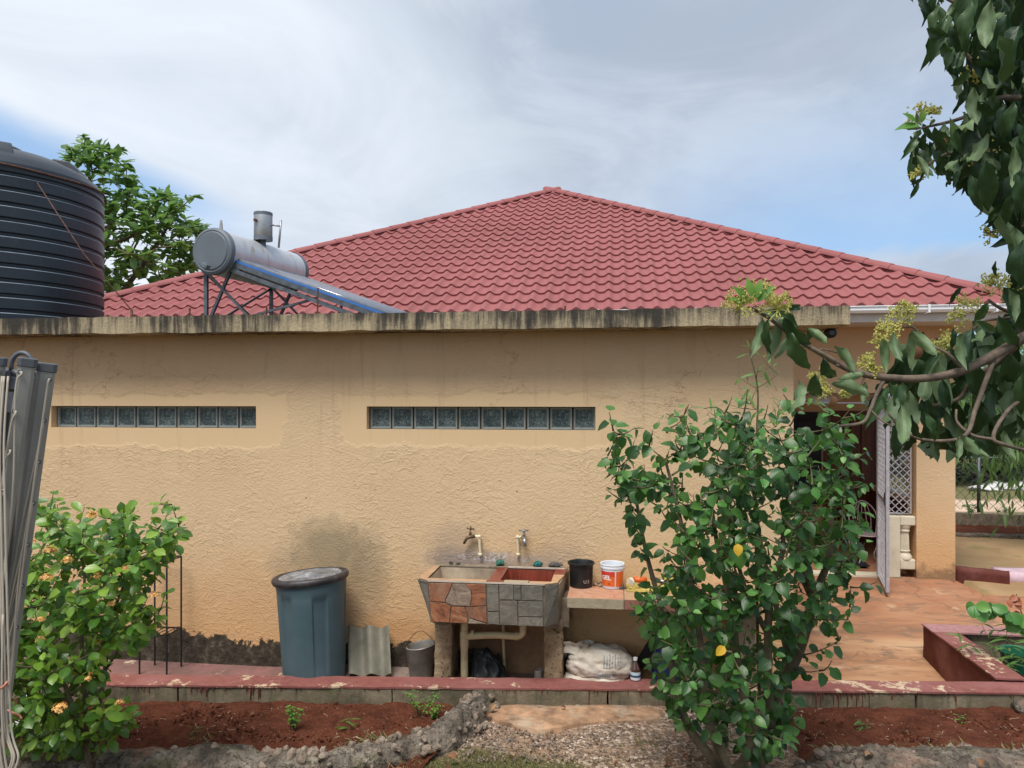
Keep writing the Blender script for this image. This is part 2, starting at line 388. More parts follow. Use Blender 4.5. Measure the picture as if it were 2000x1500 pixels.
def blockm():
    t = NT('crumbling_block'); n = t.noise(9, 8, .7, dist=.5); c = t.ramp(n, [(.28, (.10, .07, .045)), (.45, (.27, .19, .115)), (.6, (.36, .27, .175)), (.8, (.46, .37, .26))])
    v = t.mt('ADD', t.voro(33), t.mt('MULTIPLY', t.noise(11, 4), .5)); c = t.mix(t.ss(v, .50, .40, 0, .85), c, (.055, .038, .025)); t.bump(t.mt('ADD', n, t.ss(v, 0, .3)), .9, .02); t.bump(t.noise(80, 4, .7), .5, .006)
    return t.fin(c, .96, spec=.1)
M_block = blockm()
def redpaint(name, worn, col=(.225, .082, .070)):
    t = NT(name); n = t.noise(2.4, 8, .62, dist=.8); f = t.noise(16, 7, .7, dist=.5)
    c = t.ramp(f, [(.3, tuple(q*.78 for q in col)), (.7, tuple(min(1, q*1.22) for q in col))])
    c = t.mix(t.ss(t.noise(1.7, 5, .6), .45, .7, 0, .5), c, (.33, .15, .14))
    w = t.mt('ADD', t.mt('MULTIPLY', n, .65), t.mt('MULTIPLY', f, .35)); c = t.mix(t.ss(w, worn, worn+.035), c, t.ramp(f, [(.3, (.34, .24, .16)), (.6, (.55, .42, .29))]))
    if name == 'faded_red_floor': c = t.mix(t.ss(t.mt('ADD', t.sep(t.pos)[0], t.mt('MULTIPLY', t.mt('SUBTRACT', n, .5), 1.6)), -2.35, -1.95, 0, .85), c, t.ramp(f, [(.3, (.17, .13, .11)), (.7, (.30, .24, .20))]))
    t.bump(t.mt('MULTIPLY', w, -1.), .3, .01); t.bump(t.noise(60, 4, .7), .3, .004); return t.fin(c, .75, spec=.25)
M_red = redpaint('worn_red_floor_paint', .548); M_red_dark = redpaint('dark_red_paint', .80, (.115, .030, .022)); M_red_strip = redpaint('faded_red_floor', .585, (.185, .105, .092)); _t = None; M_pinkcap = redpaint('faded_pink_paint', .66, (.36, .19, .19))
def concm():
    t = NT('grimy_curb_concrete'); n = t.noise(2.2, 8, .65, dist=.5); c = t.ramp(n, [(.3, (.085, .075, .05)), (.5, (.19, .16, .11)), (.7, (.30, .255, .18))])
    v = t.noise(1., 6, .7, stretch=(14, 14, 2)); c = t.mix(t.ss(v, .5, .7, 0, .6), c, (.07, .065, .045)); c = t.mix(t.ss(t.noise(4.5, 5), .55, .7, 0, .4), c, (.13, .135, .06))
    c = t.mix(t.ss(t.sep(t.pos)[2], .0, -.12, 0, .55), c, (.12, .05, .03))
    t.bump(t.noise(34, 7, .7), .6, .012); return t.fin(c, .95, spec=.1)
M_curb = concm()
def patiom():
    t = NT('earth_stained_patio'); s = t.vmul(t.pos, (.55, 1.6, 1)); n = t.noise(1.1, 8, .62, vec=s, dist=.9); m = t.noise(5.5, 7, .65, vec=s, dist=.6)
    y = t.sep(t.pos)[1]; x = t.sep(t.pos)[0]
    c = t.ramp(n, [(.26, (.22, .125, .075)), (.42, (.36, .185, .10)), (.56, (.46, .27, .15)), (.72, (.53, .36, .215))])
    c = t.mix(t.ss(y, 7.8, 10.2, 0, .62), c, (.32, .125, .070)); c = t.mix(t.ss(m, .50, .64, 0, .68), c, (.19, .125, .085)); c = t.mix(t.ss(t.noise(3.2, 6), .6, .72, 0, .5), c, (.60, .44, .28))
    v = t.voro(.45, 'DISTANCE_TO_EDGE', vec=t.vmul(t.pos, t.vmul(t.noise(1.5, 5, .6, color=True), (.9, .9, .9)), 'ADD')); cr = t.ss(v, .008, .002); c = t.mix(t.mt('MULTIPLY', cr, .35), c, (.14, .09, .06))
    t.bump(m, .35, .012); t.bump(t.noise(45, 5, .7), .35, .005); t.bump(t.mt('MULTIPLY', cr, -1.), .5, .01); return t.fin(c, .85, spec=.25)
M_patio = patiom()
def soilm():
    t = NT('red_soil'); n = t.noise(5, 8, .7); f = t.noise(55, 6, .7); c = t.ramp(n, [(.3, (.052, .020, .013)), (.5, (.115, .040, .024)), (.72, (.175, .066, .038))])
    c = t.mix(t.ss(f, .45, .7, 0, .55), c, (.22, .07, .035)); c = t.mix(t.ss(f, .42, .25, 0, .7), c, (.03, .009, .006)); v = t.voro(34, rand=1.); c = t.mix(t.mt('MULTIPLY', t.ss(v, .10, .07), t.ss(t.noise(7, 3), .55, .6)), c, (.42, .33, .24))
    t.bump(t.noise(14, 8, .72), 1., .05); t.bump(f, .7, .014); return t.fin(c, .97, spec=.08)
M_soil = soilm()
def gravelm():
    t = NT('path_gravel'); v = t.voro(48, out='Color'); vd = t.voro(48); n = t.noise(2.4, 7, .65); sx = t.sep(v)[0]
    c = t.ramp(sx, [(.0, (.09, .06, .045)), (.35, (.20, .14, .10)), (.62, (.32, .235, .17)), (.84, (.46, .36, .28)), (1, (.62, .52, .44))])
    c = t.mix(t.ss(n, .42, .62, 0, .7), c, (.30, .19, .12)); c = t.mix(t.ss(t.noise(5.5, 6), .5, .68, 0, .55), c, (.13, .085, .06))
    c = t.mix(t.ss(t.noise(3.6, 5), .58, .72, 0, .6), c, (.19, .065, .035))
    t.bump(t.mt('MULTIPLY', vd, -1.), .8, .014); t.bump(t.noise(20, 6), .5, .02); return t.fin(c, .95, spec=.1)
M_gravel = gravelm()
def groundm():
    t = NT('ground_cover'); x, y, z = t.sep(t.pos); n = t.noise(.8, 8, .65); f = t.noise(30, 6, .7)
    dry = t.ramp(n, [(.3, (.30, .19, .10)), (.55, (.40, .27, .145)), (.75, (.48, .34, .19))]); grn = t.ramp(f, [(.3, (.085, .095, .035)), (.7, (.19, .19, .075))])
    c = t.mix(t.ss(t.noise(1.6, 6), .56, .7, 0, .5), dry, grn)
    w = t.mt('ADD', y, t.mt('MULTIPLY', t.mt('SUBTRACT', t.noise(.5, 4), .5), 1.6))
    far = t.ss(w, 14.2, 14.9); c = t.mix(far, c, t.mix(t.ss(f, .4, .65), grn, (.20, .16, .09)))
    road = t.mt('MULTIPLY', t.ss(w, 16.7, 17.1), t.ss(w, 19.4, 18.9)); c = t.mix(road, c, t.ramp(n, [(.3, (.46, .33, .24)), (.7, (.62, .48, .36))]))
    near = t.ss(y, 5.2, 4.9); c = t.mix(t.mt('MULTIPLY', near, .92), c, t.mix(t.ss(n, .38, .62), (.10, .065, .04), t.ramp(f, [(.3, (.05, .06, .022)), (.7, (.115, .12, .045))])))  # dark lawn, mostly unseen behind the camera, darkened to cut bounce onto the wall
    t.bump(f, .5, .02); return t.fin(c, .97, spec=.08)
M_ground = groundm()
def rockm():
    t = NT('weathered_limestone'); n = t.noise(4.5, 9, .72, dist=.4); f = t.noise(26, 8, .75); c = t.ramp(n, [(.3, (.055, .047, .038)), (.46, (.15, .125, .10)), (.6, (.28, .24, .19)), (.76, (.45, .38, .30))])
    c = t.mix(t.ss(f, .48, .6, 0, .75), c, (.045, .04, .033)); c = t.mix(t.ss(t.noise(2.1, 5), .56, .7, 0, .55), c, (.36, .20, .14)); c = t.mix(t.ss(t.noise(3.3, 6), .60, .7, 0, .5), c, (.10, .105, .04))
    t.bump(n, 1., .06); t.bump(f, .9, .02); return t.fin(c, .96, spec=.1)
M_rock = rockm()
def stonem():
    t = NT('pale_loose_stone'); n = t.noise(9, 8, .7); c = t.ramp(n, [(.3, (.11, .09, .07)), (.5, (.26, .215, .17)), (.75, (.48, .41, .34))]); c = t.mix(t.mt('MULTIPLY', t.rnd(), .7), c, (.24, .17, .13)); c = t.mix(t.ss(t.noise(24, 7, .7), .52, .65, 0, .7), c, (.07, .06, .05))
    t.bump(n, .8, .03); return t.fin(c, .95, spec=.1)
M_stone = stonem()
def slatem(name, stops, sc_=7., rough=.55):
    t = NT(name); n = t.noise(sc_, 8, .65, dist=1.6, vec=t.vmul(t.pos, t.vmul(t.rnd(), (3, 3, 3)), 'ADD')); c = t.ramp(n, stops); f = t.noise(40, 6, .7); c = t.mix(t.ss(f, .5, .7, 0, .35), c, stops[0][1]); c = t.mix(t.mt('MULTIPLY', t.rnd(), .5), c, tuple(.5*(q_+w_) for q_, w_ in zip(stops[0][1], (.12, .10, .085)))); c = t.mix(t.ss(t.noise(3.3, 5), .5, .7, 0, .35), c, (.30, .25, .20))
    t.bump(n, .6, .02); t.bump(f, .2, .004); return t.fin(c, rough, spec=.4)
M_slate_r = slatem('rust_slate', [(.28, (.13, .055, .035)), (.45, (.33, .12, .060)), (.6, (.44, .18, .085)), (.78, (.40, .27, .18))])
M_slate_m = slatem('mottled_slate', [(.28, (.18, .11, .075)), (.45, (.33, .24, .18)), (.6, (.42, .32, .24)), (.78, (.44, .22, .12))])
M_slate_g = slatem('grey_slate', [(.28, (.115, .105, .085)), (.5, (.19, .175, .15)), (.78, (.29, .26, .22))])
M_slate_b = slatem('beige_slab_tile', [(.3, (.34, .28, .19)), (.7, (.43, .36, .25))])
M_slate_p = slatem('salmon_tile', [(.3, (.40, .17, .10)), (.5, (.52, .27, .17)), (.75, (.55, .38, .27))])
M_tan_tile = slatem('tan_rim_tile', [(.3, (.42, .24, .13)), (.55, (.55, .34, .19)), (.8, (.62, .48, .34))])
M_tub_tan = simple('stained_trough_lining', (.42, .34, .25), .35, var=.25, scale=5, dirt=((.26, .17, .10), .6))
def tubred():
    t = NT('oxblood_trough_tile'); n = t.noise(1, 6, .6, stretch=(30, 30, 3)); c = t.ramp(n, [(.3, (.13, .025, .015)), (.7, (.27, .06, .035))]); return t.fin(c, .3)
M_tub_red = tubred()
M_grout = simple('pale_grout', (.55, .46, .38), .8, var=.15)
M_bin = simple('slate_blue_bin_plastic', (.072, .122, .142), .5, var=.10, scale=3, bump=.1, dirt=((.10, .14, .155), .4), spec=.35)
M_lid = simple('weathered_black_lid', (.035, .030, .034), .5, var=.3, scale=9, dirt=((.12, .11, .11), .5))
def lidtop():
    t = NT('rain_spotted_lid_top'); n = t.noise(7, 7, .65, dist=1.2); c = t.ramp(n, [(.35, (.09, .095, .105)), (.55, (.22, .23, .25)), (.7, (.46, .48, .50))]); return t.fin(c, .35, spec=.5)
M_lidtop = lidtop()
def tankm():
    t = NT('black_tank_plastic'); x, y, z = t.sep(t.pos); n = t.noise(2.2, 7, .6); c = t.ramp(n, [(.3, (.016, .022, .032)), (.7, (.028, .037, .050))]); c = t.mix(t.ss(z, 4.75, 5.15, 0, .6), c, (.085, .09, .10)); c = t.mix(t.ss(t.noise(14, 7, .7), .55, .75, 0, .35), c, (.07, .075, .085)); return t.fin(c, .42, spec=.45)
M_tank = tankm(); M_tankline = simple('tank_rib_line', (.23, .28, .33), .5, var=.2, bump=0)  # pale line along the upper bevel of each rib
M_rust = simple('rusty_iron', (.12, .055, .035), .9, var=.4, scale=30)
M_black = simple('black_paint_metal', (.012, .011, .012), .5, var=.2)
M_angle = simple('grey_angle_iron', (.115, .13, .15), .5, metal=.5, var=.3, scale=12)
M_galv = simple('galvanised_metal', (.38, .40, .42), .45, metal=.6, var=.15, scale=6, dirt=((.34, .22, .12), .55))
def cylm():
    t = NT('brushed_tank_steel'); x, y, z = t.sep(t.pos); n = t.noise(3., 7, .65, dist=.7); c = t.ramp(n, [(.3, (.52, .54, .57)), (.7, (.66, .68, .71))]); c = t.mix(t.ss(t.noise(1, 6, .7, stretch=(9, 9, 1.2)), .53, .68, 0, .8), c, (.36, .27, .15)); return t.fin(c, .38, .45)
M_cyl = cylm()
M_cap = simple('dull_grey_end_cap', (.125, .15, .18), .55, var=.08, scale=4, dirt=((.17, .19, .21), .3))
M_blue = simple('blue_film_strip', (.035, .16, .50), .35, var=.1, bump=0)
M_glasst = simple('grey_glass_tube', (.17, .19, .23), .12, var=.15, spec=.9)  # grey base colour under a glossy surface
M_pvc = simple('yellowed_pvc', (.60, .49, .29), .45, var=.08, scale=9, dirt=((.22, .15, .08), .45))
M_pvcw = simple('cream_pvc', (.72, .62, .42), .4, var=.06, scale=9)
M_brass = simple('tarnished_brass', (.16, .11, .075), .5, metal=.7, var=.3, scale=30); M_chrome = simple('worn_chrome', (.42, .44, .47), .25, metal=.9, var=.2, scale=30)
M_wood = None
def woodm():
    t = NT('varnished_mahogany'); n = t.noise(1, 7, .65, stretch=(22, 22, 1.6), dist=.6); c = t.ramp(n, [(.3, (.055, .016, .008)), (.55, (.12, .036, .016)), (.75, (.17, .06, .026))]); t.bump(n, .2, .004); return t.fin(c, .42, spec=.4)
M_wood = woodm()
M_dark = simple('dark_interior_and_mat', (.012, .013, .022), .7, var=.1, bump=0)  # near-black: the porch's unlit interior put into the colour; also the mat
M_grille = simple('grey_painted_steel', (.44, .43, .46), .5, metal=.15, var=.12, scale=14)
def glassblock():
    t = NT('wavy_glass_block'); u = t.vmul(t.obj, t.vmul(t.rnd(), (.0, 3., .0)), 'ADD'); n = t.noise(26, 2, .5, vec=t.obj, dist=4.2); n2 = t.noise(9, 3, .6, vec=u)
    c = t.ramp(t.mt('ADD', t.mt('MULTIPLY', n, .6), t.mt('MULTIPLY', n2, .4)), [(.36, (.018, .030, .032)), (.5, (.060, .085, .088)), (.64, (.20, .25, .25))])
    t.bump(n, .5, .004); return t.fin(c, .3, spec=.3)
M_gblock = glassblock(); M_gframe = simple('glass_block_edge', (.20, .22, .21), .3, var=.1, bump=0, spec=.4)
def leafm(name, c0, c1, c2, rough=.42, yellow=0., trans=.25, vein=.35, spec=.45, back=None):
    t = NT(name); u = t.sep(t.uv); a = t.mt('ABSOLUTE', t.mt('SUBTRACT', u[0], .5)); r = t.rnd()
    c = t.ramp(r, [(.1, c0), (.5, c1), (.93, c2)])
    side = t.mt('SINE', t.mt('MULTIPLY', t.mt('SUBTRACT', u[1], t.mt('MULTIPLY', a, .75)), 62.)); mid = t.ss(a, .035, .01)
    veins = t.mt('MAXIMUM', mid, t.mt('MULTIPLY', t.ss(side, .82, .98), .55)); c = t.mix(t.mt('MULTIPLY', veins, vein), c, tuple(min(1, q*1.6+.015) for q in c1))
    c = t.mix(t.ss(t.noise(40, 5, .7), .58, .75, 0, .3), c, tuple(q*.5 for q in c0))
    if yellow: c = t.mix(t.ss(r, 1-yellow, 1-yellow+.002), c, (.62, .38, .02))
    bf = t.N.new('ShaderNodeNewGeometry').outputs['Backfacing']; c = t.mix(t.mt('MULTIPLY', bf, .55), c, back or tuple(min(1, q*1.4+.02) for q in c2))
    t.bump(t.mt('ADD', t.mt('MULTIPLY', side, .4), t.mt('MULTIPLY', mid, -2.)), .22, .0015)
    t.fin(c, rough, spec=spec); tr = t.N.new('ShaderNodeBsdfTranslucent'); t.val(tr.inputs[0], t.mix(.5, c, tuple(min(1, q*1.6) for q in c2))); mx = t.N.new('ShaderNodeMixShader'); mx.inputs[0].default_value = trans
    t.L.new(t.b.outputs[0], mx.inputs[1]); t.L.new(tr.outputs[0], mx.inputs[2]); t.L.new(mx.outputs[0], t.N['Material Output'].inputs[0]); return t.m
M_hib = leafm('hibiscus_leaf', (.018, .062, .013), (.034, .105, .020), (.075, .185, .030), .36, spec=.45)
M_hibnew = leafm('young_hibiscus_leaf', (.06, .19, .035), (.09, .25, .05), (.15, .33, .07), .38)
M_ixo = leafm('ixora_leaf', (.036, .105, .014), (.095, .205, .022), (.235, .370, .045), .3, spec=.5)
M_avo = leafm('avocado_leaf', (.014, .040, .015), (.027, .068, .022), (.058, .115, .036), .40, trans=.15, back=(.060, .100, .050))
M_avol = leafm('avocado_leaf_underside', (.045, .088, .036), (.070, .120, .048), (.11, .17, .07), .5, trans=.2)
M_alm = leafm('almond_tree_leaf', (.040, .108, .024), (.070, .165, .036), (.14, .255, .055), .4, trans=.4)
M_far = leafm('roadside_leaf', (.014, .032, .014), (.030, .062, .024), (.060, .105, .040), .6)
M_wil = leafm('drooping_leaf', (.050, .115, .028), (.090, .180, .045), (.15, .26, .08), .5, trans=.35)
M_sap = leafm('sapling_leaf', (.075, .165, .035), (.11, .23, .05), (.17, .30, .08), .45, trans=.35)
M_weed = leafm('weed_leaf', (.06, .17, .02), (.11, .26, .035), (.17, .33, .06), .5, trans=.3)
M_grass = leafm('grass_blade', (.075, .095, .03), (.14, .16, .05), (.30, .25, .12), .7, trans=.3)
M_litter = leafm('dry_leaf', (.12, .05, .025), (.24, .11, .05), (.36, .22, .12), .8, trans=.05)
M_yel = leafm('yellowed_leaf', (.60, .32, .02), (.68, .40, .03), (.72, .45, .05), .5)
M_bark = simple('grey_brown_bark', (.135, .105, .065), .9, var=.35, scale=12, bump=.8, bs=50, dirt=((.055, .045, .028), .6))
M_bark2 = simple('avocado_bark', (.155, .115, .085), .85, var=.3, scale=30, bump=.6, bs=90, dirt=((.06, .045, .035), .6))
M_twig = simple('green_brown_twig', (.10, .09, .04), .8, var=.3, scale=20)
M_flow = simple('orange_petals', (.82, .44, .13), .6, var=.25, scale=40, bump=0); M_flow2 = simple('greenish_yellow_blossom', (.58, .56, .16), .6, var=.3, scale=60, bump=0)
# ------------------------------------------------------------------ ground
def axis(a, b, s, far):  # dense between a and b, growing outwards
    p = [a]; 
    while p[-1] < b: p.append(p[-1]+s)
    st = s; q = p[-1]
    while q < far: st *= 1.35; q += st; p.append(q)
    st = s; q = a; lo = []
    while q > -far: st *= 1.35; q -= st; lo.append(q)
    return lo[::-1]+p
def ground_z(x, y):
    z = -.10
    zc = y*CT-x*ST
    if y < 6 and zc < 4.75: z = -.075+.32*(4.75-zc) if zc > 2.4 else .677
    if y > 6.2: z = lerp(-.10, -.06, min(1, (y-6.2)/2))
    n = noise.noise(V((x*.6, y*.6, 3)))*.05+noise.noise(V((x*2.2, y*2.2, 1)))*.02
    if y > 30: z += min(2.5, (y-30)*.01)
    inside = -9.5 < x < 4.5 and 6 < y < 22
    return z-.5 if inside else z+n
xs = axis(-6, 7, .12, 900); ys = axis(3.2, 14, .12, 900)
g = MB(); nx, ny = len(xs), len(ys)
g.v = [V((x, y, ground_z(x, y))) for y in ys for x in xs]
g.f = [(j*nx+i, j*nx+i+1, (j+1)*nx+i+1, (j+1)*nx+i) for j in range(ny-1) for i in range(nx-1)]; g.mi = [0]*len(g.f)
g.build('ground', M_ground, origin=(0, 0, 0), smooth=True, kind='structure')
# walkway strip behind the curb, patio
s = MB(); s.grid(60, 6, lambda u, v: (lerp(-9, 1.42, u), lerp(curbY(lerp(-9, 1.42, u))+.05, WY+.02, v), -.055*(1-max(0, min(1, (lerp(-9, 1.42, u)+2.95)/.35)))+.004*noise.noise(V((u*30, v*3, 0)))))
s.build('walkway', M_red_strip, origin=(0, 6, 0), smooth=True, kind='structure')
p1 = P1 = 3.0
s = MB()
def pf(u, v):
    x = lerp(1.30, 9.0, u); y = lerp(curbY(x)+.05, 12.95 if x < 4.3 else 9.72, v); return (x, y, patio_z(y)+.006*noise.noise(V((x*1.5, y*1.5, 0))))
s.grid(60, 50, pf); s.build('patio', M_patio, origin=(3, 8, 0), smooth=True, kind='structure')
# soil beds
def bed(name, x0, x1, yfront, n, seed):
    b = MB()
    def fn(u, v):
        x = lerp(x0, x1+(lerp(-.45, 0, v) if x1 < 0 else 0), u); ya = yfront(x); yb = curbY(x)+.02; y = lerp(ya, yb, v)
        q = V((x*3.1, y*3.1, seed)); z = -.055+.022*v+noise.noise(q)*.03+noise.noise(q*4)*.016+abs(noise.noise(q*11))*.016
        return (x, y, z)
    b.grid(n, int(n*.32), fn); return b.build(name, M_soil, origin=((x0+x1)/2, 5, 0), smooth=True, kind='structure')
bed('soil_bed', -6.2, -.87, lambda x: 4.55, 260, 0)
bed('soil_bed', 1.22, 5.0, lambda x: 4.5, 170, 5)
# gravel landing in front of the curb
b = MB()
def fn(u, v):
    x = lerp(lerp(-1.36, -.93, v), 1.42, u); y = lerp(4.9, curbY(x)+.02, v); q = V((x*4, y*4, 2)); z = -.075+.03*v+noise.noise(q)*.016+noise.noise(q*5)*.007+.02*exp(-((x-.35)/.8)**2)
    if v < .02: z -= .08
    return (x, y, z)
b.grid(120, 60, fn); b.build('gravel_landing', M_gravel, origin=(0, 5.3, 0), smooth=True, kind='structure')
# ------------------------------------------------------------------ curb
T = lambda a, b_: Matrix.Rotation(a, 4, b_)
ang = atan2(.1132, 1)
cb = empty('garden_curb', (0, curbY(0), -.2), 'low grey concrete curb with worn red painted top along the wash area and patio', 'curb')
Mc = Matrix.Translation((0, curbY(0), 0)) @ Matrix.Rotation(ang, 4, 'Z')
joints = [-9.5, -5.2, -3.4, -1.72, -.05, .72, 2.3, 3.9, 6.2, 8.8]
for i in range(len(joints)-1):
    m = MB(); m.rough((joints[i]+.003, .003, -.45), (joints[i+1]-.003, CW-.004, CZ-.012), .06, .006, 7, i, Mc); m.build('concrete_length', M_curb, cb, smooth=True, angle=50)
m = MB(); m.rough((-9.5, -.006, CZ-.014), (8.8, CW, CZ), .055, .0035, 9, 3, Mc); m.build('painted_top', M_red, cb, smooth=True, angle=50)
m = MB()
def drips(xa, xb, n, lmax):
    for _ in range(n):
        x = R.uniform(xa, xb); l = lmax*R.random()**1.6+.008; w = R.uniform(.003, .006); m.tube([Mc @ V((x, -.003, CZ-.01)), Mc @ V((x+R.uniform(-.004, .004), -.0045, CZ-.01-l))], [w, w*.6], 5)
for a_, b_, n_, l_ in ((-3.75, -3.55, 9, .05), (-3.3, -3.1, 12, .07), (-2.87, -2.74, 10, .11), (-2.65, -2.5, 6, .04), (-.2, .0, 4, .13), (-.9, -.5, 10, .03), (.1, .8, 14, .05), (1.5, 2.0, 34, .12), (2.1, 2.3, 8, .05), (2.55, 2.62, 4, .12), (3.0, 3.3, 9, .03), (-5, 3.5, 60, .015)): drips(a_, b_, n_, l_)
m.build('paint_drips', M_red_dark, cb, kind='stuff')
# raised planter walls at the right
pl = empty('planter', (4.2, 7.0, -.3), 'oxblood painted planter box with a flaking top corner and plants at the patio edge', 'planter')
m = MB(); m.rough((2.99, 6.47, -.55), (3.20, 7.88, .118), .06, .004, 8, 2); m.build('side_wall', M_red_dark, pl, smooth=True, angle=50)
m = MB(); m.rough((2.978, 6.44, .118), (3.208, 7.62, .132), .05, .003, 8, 3); m.build('painted_top', M_red, pl, smooth=True, angle=50)
m = MB(); m.rough((3.20, 7.68, -.55), (6.2, 7.88, .114), .08, .004, 8, 4); m.build('rear_wall', M_mortar, pl, smooth=True, angle=50)
m = MB(); m.rough((2.978, 7.624, .116), (6.2, 7.89, .131), .06, .003, 8, 5); m.build('rear_top', M_pinkcap, pl, smooth=True, angle=50)
m = MB(); m.grid(50, 30, lambda u, v: (lerp(3.18, 6.2, u), lerp(6.45, 7.7, v), -.12+.03*noise.noise(V((u*18, v*9, 4))))); m.build('soil', M_soil, pl, smooth=True)
# ------------------------------------------------------------------ concrete step slab in the path
sp = [PZ(x, y, -.03) for x, y in ((958, 1382), (1010, 1378), (1100, 1381), (1180, 1379), (1275, 1384), (1290, 1394), (1282, 1404), (1230, 1409), (1180, 1410), (1120, 1417), (1060, 1427), (1020, 1421), (985, 1412), (962, 1404))]
m = MB(); cen = sum(sp, V())/len(sp); rings = []
n = len(sp); P_ = smooth_path(sp+[sp[0]], 5)[:-1]; n = len(P_)
for k, (f, z) in enumerate(((1.01, -.10), (1.0, -.028), (.97, -.018), (.7, -.014), (.35, -.012))):
    for p in P_:
        q = cen+(p-cen)*f; jag = .022*noise.noise(q*14)*(1 if k < 3 else 0); m.v.append(V((q.x+jag, q.y+jag, z+.004*noise.noise(q*9))))
for k in range(4):
    for i in range(n): j = (i+1) % n; m.f.append((k*n+i, k*n+j, (k+1)*n+j, (k+1)*n+i)); m.mi.append(0)
m.f.append(tuple(4*n+i for i in range(n))); m.mi.append(0)
m.build('concrete_step_slab', simple('ochre_mortar_slab', (.40, .235, .135), .9, var=.4, scale=7, bump=1., bs=40, dirt=((.48, .38, .28), .75)), smooth=True, kind='structure')
# ------------------------------------------------------------------ the house
house = empty('house', (0, 6.5, 0), 'ochre rendered house with red hip roof and flat roofed wing holding two glass block windows', 'house')
def wallbox(name, a, b, mat=M_wall, parent=house):
    m = MB(); m.box(a, b); return m.build(name, mat, parent)
X0 = -9.0; D2 = WY+.2
m = MB(); cuts = [X0, win[0][0], win[0][1], win[1][0], win[1][1], WX1]
for i in range(5):
    if i % 2 == 0: m.box((cuts[i], WY, -.55), (cuts[i+1], D2, 2.906))
    else: m.box((cuts[i], WY, -.55), (cuts[i+1], D2, WZ0)); m.box((cuts[i], WY, WZ1), (cuts[i+1], D2, 2.906))
m.box((1.24, D2, -.55), (WX1, FY, 2.906)); m.box((X0, D2, -.55), (X0+.2, FY, 2.906))
m.build('wing_wall', M_wall, house)
m = MB(); m.rough((-9.35, SLY, 2.905), (1.80, 9.72, 3.05), .09, .010, 6, 1); m.build('roof_slab', M_fascia, house, smooth=True, angle=45)
blk = MB(); bw = .094
def gblock():
    m = MB(); w = .0925; m.box((-w, .0, -w), (w, .085, w), 0); return m
def gb_mesh():
    m = MB(); w = .0925; e = .078
    fr = [(-w, 0, -w), (w, 0, -w), (w, 0, w), (-w, 0, w)]; i1 = [(-e, .004, -e), (e, .004, -e), (e, .004, e), (-e, .004, e)]; i2 = [(x*.95, .016, z*.95) for x, y, z in i1]
    bk = [(x, .08, z) for x, y, z in fr]
    m.add(fr+i1+i2+bk, [(0, 1, 5, 4), (1, 2, 6, 5), (2, 3, 7, 6), (3, 0, 4, 7), (0, 12, 13, 1), (1, 13, 14, 2), (2, 14, 15, 3), (3, 15, 12, 0), (15, 14, 13, 12), (4, 5, 9, 8), (5, 6, 10, 9), (6, 7, 11, 10), (7, 4, 8, 11)])
    m.add([], []); m.f.append((8, 9, 10, 11)); m.mi.append(1); return m.mesh('glass_block', mats=(M_gframe, M_gblock))
GBM = gb_mesh()
for k, (xa, xb) in enumerate(win):
    wf = MB(); yy = WY+.066; p = (xb-xa)/10
    wf.box((xa, yy+.035, WZ0), (xb, yy+.078, WZ1)); w_o = wf.build('glass_block_window', M_mortar, house)
    for i in range(10):
        s_ = p/.2; inst('glass_block', GBM, Matrix.Translation((xa+.004+p*(i+.5)+(.002 if i else .004), yy-.002+R.uniform(-.002, .002), (WZ0+WZ1)/2-.001)) @ Matrix.Rotation(R.uniform(-.006, .006), 4, 'Y') @ Matrix.Diagonal((s_*1.0, 1, 1.02, 1)), w_o)
# main block and porch
def fx(px, Y): return PY(px, 700, Y).x
pilL, pilR = fx(1790, FY), fx(1866, FY); opL = fx(1590, FY)
m = MB(); m.box((-8.0, FY, -.5), (WX1+.25, FY+.2, 3.40)); m.box((WX1+.25, FY, 2.40), (pilR, FY+.2, 3.40)); m.box((pilL, FY, -.4), (pilR, FY+.32, 2.40))
m.box((-8.0, FY+.2, -.5), (-7.8, 21.5, 3.4)); m.box((-7.8, 21.3, -.5), (pilR, 21.5, 3.4)); m.box((pilR-.2, 13.1, -.5), (pilR, 21.3, 3.4))
m.box((pilR-.2, FY+.32, 2.40), (pilR, 13.1, 3.40))
m.build('main_wall', M_wall2, house)
BY = 12.9; m = MB(); m.box((WX1+.25, BY, -.3), (pilR-.2, BY+.2, 2.9)); m.box((WX1+.05, FY+.2, -.3), (WX1+.25, BY+.2, 2.9)); m.build('porch_back_wall', M_wall2, house)
m = MB(); m.box((WX1+.05, FY+.2, 2.9), (pilR, BY+.2, 3.0)); m.build('porch_ceiling', M_offwhite, house)
# timber door with raised panels and dark window beside it
dx0, dx1 = fx(1614, BY), fx(1703, BY)
dr = MB(); dr.box((dx0-.05, BY-.03, .02), (dx1+.05, BY-.002, 2.12)); dr = dr.build('door', M_wood, house, bevel=.004)
for k in range(4):
    a = dx0+.03+(dx1-dx0-.06)*k/4; b_ = dx0+.03+(dx1-dx0-.06)*(k+1)/4; q = MB(); q.box((a+.012, BY-.05, .15), (b_-.012, BY-.031, 2.0 if k in (1, 2) else 1.92)); q.build('panel', M_wood, dr, bevel=.008)
q = MB(); q.box((dx1+.055, BY-.06, .0), (dx1+.13, BY-.002, 2.15)); q.build('door_jamb', M_offwhite, house, bevel=.004)
wd_ = MB(); wd_.box((fx(1545, BY), BY-.02, .6), (dx0-.08, BY-.001, 2.1)); wd_ = wd_.build('porch_window', M_dark, house)
for k in range(5):
    q = MB(); z = .75+k*.3; q.box((fx(1545, BY)+.02, BY-.05, z), (dx0-.1, BY-.021, z+.02)); q.build('louvre', M_dark, wd_)
